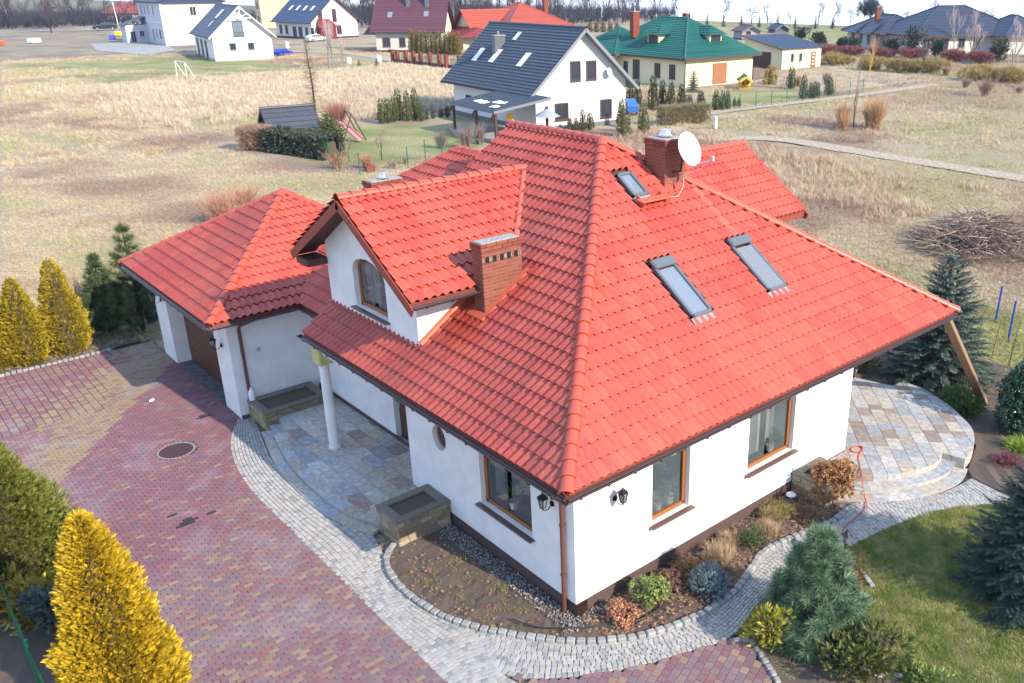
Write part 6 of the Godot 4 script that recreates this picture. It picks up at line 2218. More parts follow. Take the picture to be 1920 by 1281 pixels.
	small_chimney(o, 2.2, -11.5, 1.0, 0.7, 5.0, 8.0)
	small_chimney(o, 8.6, -9.0, 0.8, 0.7, 5.5, 7.7)
	b = MB.new()
	b.lathe([[0.0, 0.0], [0.3, 0.03], [0.5, 0.12], [0.51, 0.11], [0.3, 0.0], [0.0, -0.02]], 20)
	put("roof_dish", b, M.dish, o, Transform3D(Basis(Vector3.RIGHT, 1.25), Vector3(9.3, 7.4, -8.4)))
	for x in [0.05, 11.5]:
		b = MB.new()
		b.tube([Vector3(x, 3.1, 0.5), Vector3(x, 2.9, 0.08), Vector3(x, 0, 0.08)], [0.05, 0.05, 0.05], 6)
		put("rain_pipe", b, M.black, o)
	# --- cream garage with dark blue roof
	o = thing("blue_roof_garage", "cream garage with single-pitch dark blue roof behind the green-roofed bungalow", "garage", Vector3(95.2, 0, -68.4), -0.1)
	b = MB.new()
	b.col = cream
	for e in [[[0, 0, 0], [8, 0, 0], [8, 2.7, 0], [0, 2.7, 0]], [[0, 0, -7.4], [8, 0, -7.4], [8, 4.1, -7.4], [0, 4.1, -7.4]], [[0, 0, 0], [0, 0, -7.4], [0, 4.1, -7.4], [0, 2.7, 0]], [[8, 0, 0], [8, 0, -7.4], [8, 4.1, -7.4], [8, 2.7, 0]]]:
		var q := []
		for p in e:
			q.append(Vector3(p[0], p[1], p[2]))
		b.out(q, (q[0] + q[2]) / 2 - Vector3(4, 1.7, -3.7))
	put("wall", b, M.wall_far, o)
	b = MB.new()
	b.col = Color(0.03, 0.065, 0.13)
	courses(b, Vector3(-0.4, 2.75, 0.4), Vector3(8.4, 2.75, 0.4), Vector3(8.4, 4.25, -7.8), Vector3(-0.4, 4.25, -7.8), 0.4)
	put("roof_slope", b, M.tiles_far, o)
	b = MB.new()
	b.col = Color(0.28, 0.13, 0.11)
	b.box(Vector3(4, 4.22, -7.85), Vector3(9, 0.22, 0.1)); b.box(Vector3(8.42, 3.46, -3.7), Vector3(0.08, 0.2, 8.4), Basis(Vector3.RIGHT, 0.18)); b.box(Vector3(-0.42, 3.46, -3.7), Vector3(0.08, 0.2, 8.4), Basis(Vector3.RIGHT, 0.18))
	put("verge_board", b, M.wall_far, o)
	F = Transform3D()
	far_window(o, F, 1.8, 1.1, 0.45, 0.9, Color(0.12, 0.13, 0.1), "window", "bglass", 0); far_window(o, F, 3.5, 1.1, 0.45, 0.9, Color(0.12, 0.13, 0.1), "window", "bglass", 0)
	var dr := plain_panel(o, "door", F, 5.9, 0.05, 0.95, 2.1, Color(0.25, 0.10, 0.05))
	for k in 4:
		plain_panel(dr, "door_pane", F, 6.1, 0.35 + k * 0.45, 0.5, 0.25, Color(0.6, 0.58, 0.5), 0.07)
	plain_panel(o, "garage_door", Transform3D(Basis(Vector3.BACK, Vector3.UP, Vector3.LEFT), Vector3(0, 0, -7.4)), 0.7, 0.02, 4.6, 2.2, Color(0.10, 0.055, 0.05))
	# --- red roofed house behind
	var red := Color(0.46, 0.085, 0.04)
	o = thing("orange_roof_house", "large house with orange-red hip roof behind the grey-roofed one", "house", Vector3(93, 0, -128), -0.1)
	walls_box(o, 0, 15, -2, -18, 3.4, Color(0.66, 0.56, 0.38))
	hip(o, -0.8, 15.8, -1.0, -18.8, 3.3, 7.9, red, 0.4, 0.0)
	b = MB.new()
	b.col = Color(0.66, 0.56, 0.38)
	b.out([Vector3(-4.5, 0, -6), Vector3(-4.5, 0, -14), Vector3(-4.5, 3.4, -14), Vector3(-4.5, 6.7, -10), Vector3(-4.5, 3.4, -6)], Vector3.LEFT)
	b.out([Vector3(-4.5, 0, -6), Vector3(0, 0, -6), Vector3(0, 3.4, -6), Vector3(-4.5, 3.4, -6)], Vector3.BACK)
	put("gable_wall", b, M.wall_far, o)
	b = MB.new()
	b.col = red
	courses(b, Vector3(-5.3, 2.8, -5.4), Vector3(6, 2.8, -5.4), Vector3(6, 6.9, -10), Vector3(-5.3, 6.9, -10), 0.4)
	courses(b, Vector3(6, 2.8, -14.6), Vector3(-5.3, 2.8, -14.6), Vector3(-5.3, 6.9, -10), Vector3(6, 6.9, -10), 0.4)
	put("roof_slope", b, M.tiles_far, o)
	b = MB.new()
	b.col = Color(0.28, 0.04, 0.035)
	courses(b, Vector3(-9.2, 2.3, -14.5), Vector3(-9.2, 2.3, -3.8), Vector3(-4.4, 3.9, -3.8), Vector3(-4.4, 3.9, -14.5), 0.4)
	courses(b, Vector3(-9.2, 2.3, -3.8), Vector3(-3, 2.3, -1.8), Vector3(-4.4, 3.9, -3.8), Vector3(-4.4, 3.9, -3.8), 0.4)
	put("porch_slope", b, M.tiles_far, o)
	walls_box(o, -7.6, -4.4, -5.0, -14, 2.4, Color(0.62, 0.54, 0.4))
	for e in [[4.6, -6.6, 6.2], [12.5, -5.5, 5.6]]:
		b = MB.new()
		b.col = red
		var y: float = e[2]
		courses(b, Vector3(e[0] - 1.3, y - 1.1, e[1] + 1.8), Vector3(e[0], y - 1.1, e[1] + 2.4), Vector3(e[0], y, e[1] - 1), Vector3(e[0], y, e[1] - 1), 0.4)
		courses(b, Vector3(e[0], y - 1.1, e[1] + 2.4), Vector3(e[0] + 1.3, y - 1.1, e[1] + 1.8), Vector3(e[0], y, e[1] - 1), Vector3(e[0], y, e[1] - 1), 0.4)
		put("roof_dormer", b, M.tiles_far, o)
	small_chimney(o, 12.6, -8.4, 0.9, 0.8, 6.0, 9.0)
	# --- purple-brown roofed house
	W = 10.5; D = 11.8; he = 4.2; hr = 8.8
	o = gable_house("purple_roof_house", "pale house with steep purple-brown roof and a dark porch", Vector3(72.2, 0, -141.5), -0.75, W, D, he, hr, 0.9, Color(0.62, 0.6, 0.54), Color(0.135, 0.045, 0.06), 0.4, 0.0, Color(0.10, 0.03, 0.035))
	o.rotation.y = -0.75 + PI / 2   # the gable looks to the side, a slope to the front
	o.position = Vector3(81.0, 0, -133.0)
	L = face_frame("left", W, D)
	for e in [[1.2, 1.0, 1.3, 1.4], [4.2, 1.0, 1.0, 1.4], [6.2, 1.0, 1.3, 1.4]]:
		far_window(o, L, e[0], e[1], e[2], e[3], Color(0.16, 0.06, 0.06))
	skylight(o, W, D, he, hr, -1, 0.25, 0.45, 0.8, 1.3); skylight(o, W, D, he, hr, -1, 0.8, 0.42, 0.8, 1.3)
	small_chimney(o, W / 2 - 1.2, -3.0, 0.7, 0.7, 7.0, 9.6, "metal"); small_chimney(o, W / 2 - 1.2, -6.4, 0.7, 0.7, 7.0, 9.6, "metal")
	b = MB.new()
	b.col = Color(0.12, 0.035, 0.05)
	courses(b, Vector3(1.2, 2.9, -D - 2.6), Vector3(1.2, 2.9, -D + 0.4), Vector3(4.5, 4.2, -D + 0.2), Vector3(4.5, 4.2, -D - 2.2), 0.4)
	put("porch_slope", b, M.tiles_far, o)
	# --- white house with blue-grey roof and a red bay
	W = 12.0; D = 15.0; he = 4.1; hr = 9.0
	o = gable_house("long_white_house", "long white house with blue-grey roof, dark red bay and four skylights", Vector3(82.3, 0, -188.6), 0.12, W, D, he, hr, 0.8, white, Color(0.045, 0.08, 0.16), 0.4, 0.0, Color(0.08, 0.05, 0.06))
	F = face_frame("front", W, D); L = face_frame("left", W, D)
	for e in [[2.0, 4.3, 1.0, 1.9], [5.6, 3.6, 1.0, 2.6], [6.4, 0.9, 1.2, 1.8]]:
		far_window(o, F, e[0], e[1], e[2], e[3], Color(0.22, 0.05, 0.04))
	for e in [[1.5, 0.9, 1.0, 1.8], [4.0, 0.9, 1.0, 1.8], [7.2, 0.1, 1.4, 2.4], [9.6, 0.1, 1.4, 2.4], [12.4, 0.9, 1.0, 1.5], [14.8, 0.9, 1.0, 1.5]]:
		far_window(o, L, e[0], e[1], e[2], e[3], Color(0.2, 0.2, 0.22))
	for k in 4:
		skylight(o, W, D, he, hr, -1, 0.2 + k * 0.2, 0.45, 0.8, 1.5, "white")
	b = MB.new()
	b.col = Color(0.19, 0.025, 0.03)
	b.box(Vector3(3.2, 1.2, 0.8), Vector3(4.0, 2.6, 1.6))
	b.out([Vector3(0.6, 2.4, 1.9), Vector3(5.8, 2.4, 1.9), Vector3(4.6, 4.2, 0.0), Vector3(1.6, 4.2, 0.0)], Vector3(0, 0.5, 1))
	put("bay", b, M.wall_far, o)
	# --- white gable house with slate roof
	W = 9.0; D = 18.5; he = 4.1; hr = 8.2
	o = gable_house("slate_roof_house", "white gabled house with dark slate-blue roof and white verge truss", Vector3(43.9, 0, -141.0), -0.18, W, D, he, hr, 0.6, Color(0.82, 0.82, 0.82), Color(0.03, 0.05, 0.10), 0.4, 0.0, Color(0.7, 0.7, 0.7))
	F = face_frame("front", W, D); L = face_frame("left", W, D)
	far_window(o, F, 3.3, 3.75, 1.5, 2.1, Color(0.05, 0.16, 0.18), "balcony_door", "skyglass")
	for e in [[2.4, 1.6, 0.95, 1.05], [5.2, 1.6, 0.95, 1.05]]:
		far_window(o, F, e[0], e[1], e[2], e[3], Color(0.3, 0.3, 0.3), "window", "bglass", 0)
	for e in [2.2, 6.4, 10.6]:
		far_window(o, L, e, 0.2, 1.7, 2.6, Color(0.12, 0.12, 0.13))
	skylight(o, W, D, he, hr, -1, 0.42, 0.66, 1.6, 1.9, "white"); skylight(o, W, D, he, hr, -1, 0.4, 0.3, 0.6, 1.3, "white")
	b = MB.new()
	b.col = Color(0.75, 0.75, 0.75)
	b.tube([Vector3(2.6, 6.4, 0.7), Vector3(6.4, 6.4, 0.7)], [0.1, 0.1], 4); b.tube([Vector3(4.5, 6.4, 0.7), Vector3(4.5, 8.0, 0.7)], [0.1, 0.1], 4)
	b.tube([Vector3(4.5, 6.5, 0.7), Vector3(3.4, 7.1, 0.7)], [0.08, 0.08], 4); b.tube([Vector3(4.5, 6.5, 0.7), Vector3(5.6, 7.1, 0.7)], [0.08, 0.08], 4)
	put("gable_truss", b, M.wall_far, o)
	b = MB.new()
	for k in 12:
		b.box(Vector3(3.0 + k * 0.19, 3.95, 0.35), Vector3(0.03, 0.9, 0.03))
	b.box(Vector3(4.05, 4.4, 0.35), Vector3(2.3, 0.05, 0.05))
	put("balcony_rail", b, M.metal, o)
	small_chimney(o, 4.9, -7.0, 0.6, 0.6, 7.4, 9.0, "white")
	# --- tall grey-white block with annex
	o = thing("tall_grey_house", "tall two-storey grey house with flat dark roof and a low annex", "house", Vector3(51.3, 0, -188.5), -0.08)
	walls_box(o, 0, 12, 0, -21, 8.2, Color(0.60, 0.61, 0.64))
	b = MB.new()
	b.col = Color(0.8, 0.8, 0.8)
	b.box(Vector3(6, 4.3, 0.03), Vector3(12.1, 0.16, 0.1)); b.box(Vector3(-0.03, 4.3, -10.5), Vector3(0.1, 0.16, 21.1)); b.box(Vector3(0.1, 4.1, 0.04), Vector3(0.5, 8.2, 0.12))
	put("string_course", b, M.wall_far, o)
	hip(o, -0.5, 12.5, 0.5, -21.5, 8.2, 10.2, Color(0.03, 0.05, 0.09), 0.5, 0.0, Color(0.05, 0.06, 0.09))
	L = face_frame("left", 12, 21)
	for e in [[3.0, 5.6, 1.1, 1.9], [6.2, 5.6, 1.1, 1.9], [9.4, 5.6, 1.1, 1.9], [13.6, 5.6, 1.1, 1.9], [10.5, 0.4, 1.2, 2.6], [13.6, 1.1, 1.1, 2.0], [16.4, 1.1, 1.6, 2.0]]:
		far_window(o, L, e[0], e[1], e[2], e[3], Color(0.72, 0.72, 0.74))
	far_window(o, Transform3D(), 5.4, 5.6, 1.2, 1.7, Color(0.72, 0.72, 0.74))
	walls_box(o, -4.2, 0, -15.5, -20.5, 3.6, Color(0.58, 0.6, 0.64))
	b = MB.new()
	b.col = Color(0.03, 0.05, 0.09)
	courses(b, Vector3(-4.8, 3.4, -21), Vector3(-4.8, 3.4, -15), Vector3(0, 5.2, -15), Vector3(0, 5.2, -21), 0.5)
	put("annex_roof", b, M.tiles_far, o)
	far_window(o, Transform3D(Basis(), Vector3(-4.2, 0, -15.5)), 0.8, 0.1, 1.0, 2.2, Color(0.5, 0.5, 0.5)); far_window(o, Transform3D(Basis(), Vector3(-4.2, 0, -15.5)), 2.6, 1.2, 0.9, 1.2, Color(0.6, 0.6, 0.6))
	# --- beige block and dark blue hall behind
	o = thing("beige_house", "plain beige block behind the long white house", "house", Vector3(98, 0, -255), -0.3)
	walls_box(o, 0, 9, 0, -16, 8.2, Color(0.66, 0.57, 0.36))
	hip(o, -0.5, 9.5, 0.5, -16.5, 8.1, 10.0, Color(0.05, 0.05, 0.07), 0.6, 0.0)
	for e in [[2, 1.2], [5.5, 1.2], [2, 5], [5.5, 5]]:
		far_window(o, face_frame("left", 9, 16), e[0] + 3, e[1], 1.3, 1.6)
	# --- large dark roofed bungalow at the right
	var slate := Color(0.045, 0.055, 0.085)
	o = thing("dark_roof_bungalow", "sprawling pale bungalow with dark blue-grey hip roofs among birches", "house", Vector3(134.5, 0, -70.5), -0.55)
	walls_box(o, 0, 20, 0, -15, 3.0, Color(0.62, 0.6, 0.56))
	hip(o, -1, 21, 1, -16, 2.95, 7.4, slate, 0.45, 0.0)
	walls_box(o, -1.5, 8, -12, -24, 2.9, Color(0.62, 0.6, 0.56))
	hip(o, -2.4, 9, -9, -25, 2.85, 5.8, slate, 0.45, 0.0)
	walls_box(o, 14, 22, 4, -4, 3.0, Color(0.62, 0.6, 0.56))
	hip(o, 13, 23, 5, -7, 2.9, 6.0, slate * 1.2, 0.45, 0.0)
	for e in [[1.2, 0.9, 1.2, 1.5], [4.2, 0.2, 1.6, 2.2], [7.6, 0.9, 1.2, 1.5], [10.4, 0.9, 1.2, 1.5]]:
		far_window(o, Transform3D(), e[0], e[1], e[2], e[3], Color(0.3, 0.28, 0.26))
	for e in [[2.0, 0.9, 1.3, 1.5], [5.4, 0.9, 1.3, 1.5], [8.6, 0.9, 1.3, 1.5]]:
		far_window(o, Transform3D(Basis(Vector3.BACK, Vector3.UP, Vector3.LEFT), Vector3(-1.5, 0, -24)), e[0], e[1], e[2], e[3], Color(0.3, 0.28, 0.26))
	for e in [[-13.6], [-19.5]]:
		b = MB.new()
		b.col = slate * 1.3
		courses(b, Vector3(-3.2, 2.7, e[0] - 2.2), Vector3(-3.2, 2.7, e[0]), Vector3(0.5, 4.7, e[0]), Vector3(0.5, 4.7, e[0]), 0.45)
		courses(b, Vector3(-3.2, 2.7, e[0]), Vector3(-3.0, 2.7, e[0] + 2.2), Vector3(0.5, 4.7, e[0]), Vector3(0.5, 4.7, e[0]), 0.45)
		put("porch_slope", b, M.tiles_far, o)
	small_chimney(o, 1.4, -18, 0.8, 0.8, 4.8, 7.0)
	# --- hut, tent-shaped shelter, playhouse, garden shed
	o = gable_house("garden_hut", "grey wooden hut with brown roof behind the cream garage", Vector3(146, 0, -118), -0.5, 4.2, 5.0, 1.9, 2.9, 0.3, Color(0.33, 0.35, 0.38), Color(0.14, 0.06, 0.06), 0.4, 0.0)
	o.set_meta("category", "hut")
	far_window(o, Transform3D(), 1.0, 0.3, 0.9, 1.4)
	o = gable_house("field_shelter", "low dark blue shelter standing on the far meadow", Vector3(174, 0, -131), -0.5, 3.6, 4.0, 0.9, 2.0, 0.2, Color(0.1, 0.11, 0.14), Color(0.05, 0.06, 0.12), 0.4, 0.0)
	o.set_meta("category", "shelter")
	o = gable_house("playhouse", "small orange and yellow plastic playhouse before the cream bungalow", Vector3(72.2, 0, -56.6), -0.75, 1.2, 1.1, 1.1, 1.5, 0.1, Color(0.75, 0.60, 0.22), Color(0.20, 0.34, 0.10), 0.3, 0.0, Color(0.7, 0.5, 0.1))
	o.set_meta("category", "playhouse")
	plain_panel(o, "door", face_frame("left", 1.2, 1.1), 0.2, 0.0, 0.6, 1.0, Color(0.8, 0.22, 0.01))
	far_window(o, Transform3D(), 0.25, 0.45, 0.28, 0.42, Color(0.7, 0.3, 0.02), "window", "bglass", 0); far_window(o, Transform3D(), 0.7, 0.45, 0.28, 0.42, Color(0.7, 0.3, 0.02), "window", "bglass", 0)
	o = gable_house("garden_shed", "small black wooden shed with dark grey roof beside the garden hedge", Vector3(18.7, 0, -59.0), -0.15, 3.0, 2.6, 1.0, 2.3, 0.4, Color(0.03, 0.035, 0.05), Color(0.075, 0.08, 0.10), 0.5, 0.0, Color(0.05, 0.05, 0.06))
	o.rotation.y = -0.15 + PI / 2
	o.position = Vector3(21.6, 0, -57.9)
	o.set_meta("category", "shed")
	# --- cars
	car("black car driving on the far road behind the tall grey house", Vector3(61, 0.05, -271), 2.9, Color(0.012, 0.014, 0.02), 6.0)
	car("bright blue small car parked beside the white slate-roofed house", Vector3(57, 0, -145.8), 0.4, Color(0.01, 0.03, 0.42), 3.4)
	car("silver white car parked before the long white house", Vector3(79.6, 0, -181), 0.1, Color(0.6, 0.6, 0.6), 4.4)
	car("car under a bright blue cover beside the dark thujas", Vector3(49.6, 0, -51.2), 0.9, Color(0.03, 0.13, 0.48), 3.9, "bluepaint")
	# --- brick pillar fence
	var pf := thing("brick_pillar_fence", "fence of orange brick pillars on a low wall along the lane", "fence", Vector3(64, 0, -120.5))
	for e in [[63.9, -120.3], [63.9, -118.8], [63.8, -116.0], [63.8, -113.8], [64.0, -112.0], [64.0, -109.4], [63.6, -106.2], [63.5, -104.2], [64.3, -102.0]]:
		var p := boxpart("pillar", pf, "redbrick", Vector3(e[0] - 64, 0.85, e[1] + 120.5), Vector3(0.5, 1.75, 0.5), 0.02)
		boxpart("pillar_cap", p, "redbrick", Vector3(e[0] - 64, 1.76, e[1] + 120.5), Vector3(0.62, 0.1, 0.62), 0.03)
	boxpart("low_wall", pf, "redbrick", Vector3(-0.1, 0.2, 9.2), Vector3(0.3, 0.45, 18.5), 0.02)
	for k in 8:
		var m := MB.new()
		for i in 9:
			m.box(Vector3(-0.1, 0.9, 0.6 + k * 2.3 + i * 0.22), Vector3(0.03, 0.95, 0.05))
		put("railing", m, M.greenwire, pf)
	for e in [[62.3, -121.8, 0.9], [57.0, -121.5, 0.9], [65.5, -163.5, 1.2]]:
		tag(boxpart("meter_box", self, "white", Vector3(e[0], e[2] / 2, e[1]), Vector3(0.6, e[2], 0.4), 0.03), "white meter cabinet standing at the lane edge", "cabinet", "meter cabinets at the lane")
	# --- things in the gardens between
	var sw := thing("swing_slide", "wooden swing frame with a red slide on the neighbour's lawn", "slide", Vector3(23.2, 0, -54.5))
	b = MB.new()
	b.tube([Vector3(0.9, 2.0, -2.4), Vector3(0.1, 2.0, 0.2)], [0.06, 0.06], 6)
	for e in [[Vector3(0.9, 2.0, -2.4), Vector3(1.6, 0, -2.0)], [Vector3(0.9, 2.0, -2.4), Vector3(0.2, 0, -2.9)], [Vector3(0.1, 2.0, 0.2), Vector3(0.9, 0, 0.7)], [Vector3(0.1, 2.0, 0.2), Vector3(-0.9, 0, 0.4)]]:
		b.tube(e, [0.055, 0.055], 6)
	put("frame", b, M.darkwood, sw)
	b = MB.new()
	b.col = Color(0.50, 0.20, 0.19)
	b.quad(Vector3(-0.3, 1.3, -1.6), Vector3(0.15, 1.3, -1.5), Vector3(0.35, 0.15, 1.3), Vector3(-0.1, 0.15, 1.2))
	b.tube([Vector3(-0.3, 1.4, -1.6), Vector3(-0.1, 0.25, 1.2)], [0.05, 0.05], 5); b.tube([Vector3(0.15, 1.4, -1.5), Vector3(0.35, 0.25, 1.3)], [0.05, 0.05], 5)
	put("slide", b, M.paint, sw)
	var goal := thing("football_goal", "white football goal frame on the far mown grass", "goal", Vector3(31, 0, -117.2))
	for e in [[Vector3(0, 0, -1.9), Vector3(0, 2, -1.9)], [Vector3(0, 0, 1.9), Vector3(0, 2, 1.9)], [Vector3(0, 2, -1.9), Vector3(0, 2, 1.9)], [Vector3(0, 2, -1.9), Vector3(1.0, 0, -1.9)], [Vector3(0, 2, 1.9), Vector3(1.0, 0, 1.9)]]:
		b = MB.new()
		b.tube(e, [0.045, 0.045], 6)
		put("bar", b, M.white, goal)
	var bq := thing("brick_barbecue", "small red brick barbecue block beside the green fence posts", "barbecue", Vector3(18.3, 0, -42.4))
	boxpart("block", bq, "redbrick", Vector3(0, 0.18, 0), Vector3(0.6, 0.36, 0.4), 0.02)
	boxpart("chimney", bq, "redbrick", Vector3(0, 0.42, 0), Vector3(0.22, 0.14, 0.22), 0.02)
	wire_fence("garden_fence", "green wire fence along the neighbour's lawn", [[18.5, -49.9], [16.8, -43.6], [17.2, -41.6], [20.6, -41.5], [25.2, -44.7], [29, -46]], 1.35, "greenwire", 3.2, 0.25, 0.035, 0.25)
	wire_fence("bungalow_fence", "green mesh fence before the cream bungalow's lawn", [[57.0, -45.9], [66, -45.3], [76.5, -44.9], [79.5, -45.2]], 1.4, "greenwire", 2.5, 0.2, 0.035, 0.2)
	hedge("dry_hedge", "dry brownish hedge stretch beside the black shed", Vector3(15.4, 0, -56.4), Vector3(17.0, 0, -54.8), 1.5, 1.5, 1500, 0.33, Color(0.22, 0.13, 0.10), Color(0.40, 0.26, 0.19), "twigs", "twig")
	hedge("dark_hedge", "long dark green clipped hedge at the neighbour's lawn corner", Vector3(17.0, 0, -54.6), Vector3(18.8, 0, -48.2), 1.9, 1.5, 4200, 0.22, Color(0.02, 0.035, 0.02), Color(0.08, 0.10, 0.05), "leaves", "leaf")
	hedge("olive_hedge", "dry olive hedge beside the grey-roofed house's driveway", Vector3(45.8, 0, -43.3), Vector3(50.4, 0, -42.0), 1.0, 1.45, 3200, 0.3, Color(0.17, 0.14, 0.07), Color(0.34, 0.29, 0.16), "twigs", "twig")
	tag(boxpart("gate_post", self, "white", Vector3(48.1, 0.5, -39.0), Vector3(0.25, 1.0, 0.25), 0.03), "white gate post at the end of the olive hedge", "post")
	# street lamps
	for e in [[190, -165, 6.9, "street lamp standing on the meadow before the lake"], [160, -84, 6.4, "street lamp behind the dark-roofed bungalow"]]:
		var sl := thing("street_lamp", e[3], "lamp post", Vector3(e[0], 0, e[1]), 0.6)
		b = MB.new()
		b.tube([Vector3.ZERO, Vector3(0, e[2], 0), Vector3(0.5, e[2] + 0.35, 0), Vector3(1.3, e[2] + 0.4, 0)], [0.12, 0.08, 0.06, 0.05], 6)
		put("pole", b, M.concrete, sl)
		boxpart("lamp_head", sl, "metal", Vector3(1.6, e[2] + 0.38, 0), Vector3(0.8, 0.14, 0.3), 0.04)
	b = MB.new()
	b.tube([Vector3.ZERO, Vector3(-0.6, 12, 0)], [0.13, 0.09], 6)
	var pole := put("concrete_pole", b, M.white)
	pole.position = Vector3(72, 0, -300)
	tag(pole, "leaning pale concrete pole behind the far road", "pole")
	# brush heap
	var bh := thing("brush_heap", "big heap of cut branches and dry brushwood in the field", "brush heap", Vector3(30.2, 0, -7.2))
	var hb := MB.new()
	hb.col = Color(0.05, 0.035, 0.03)
	hb.lathe([[2.1, -0.1], [1.7, 0.35], [0.9, 0.8], [0.0, 0.95]], 14, Vector3.ZERO, Vector3(1.0, 1, 0.8), 0.5, patch)
	put("core", hb, M.twig, bh)
	hb = MB.new()
	for k in 1500:
		var a := R(0, TAU); var r := sqrt(rng.randf()) * 3.3
		var p := Vector3(cos(a) * r, maxf(0.05, 1.45 * (1 - r * r / 11.5)) * R(0.6, 1.05), sin(a) * r * 0.8)
		var d := Vector3(cos(a) * R(-0.2, 1), R(-0.35, 0.4), sin(a) * R(-0.2, 1)) + Vector3(R(-0.7, 0.7), 0, R(-0.7, 0.7))
		hb.col = mixc(Color(0.09, 0.06, 0.05), Color(0.46, 0.35, 0.26), rng.randf() * rng.randf() * 1.4)
		hb.tube([p, p + d * R(0.5, 1.3)], [R(0.012, 0.035), 0.006], 3)
	put("branches", hb, M.twig, bh)
	# litter on the building plot at the far left
	for e in [[27, -214, 0.9, Color(0.6, 0.1, 0.03), "orange plastic heap on the far building plot"], [34, -219, 1.6, Color(0.45, 0.55, 0.62), "pale foil sheet on the far building plot"], [50, -222, 1.2, Color(0.05, 0.07, 0.5), "blue and pink toys on the far building plot"], [56, -238, 1.5, Color(0.75, 0.72, 0.02), "yellow box near the annex of the tall grey house"]]:
		var q := MB.new()
		q.col = e[3]
		q.bev(Vector3(0, 0.5, 0), Vector3(e[2] * 1.6, 1.0, e[2]), 0.15, Basis(Vector3.UP, R(0, 3)))
		var oo := put("plot_litter", q, M.paint)
		oo.position = Vector3(e[0], 0, e[1])
		tag(oo, e[4], "litter")

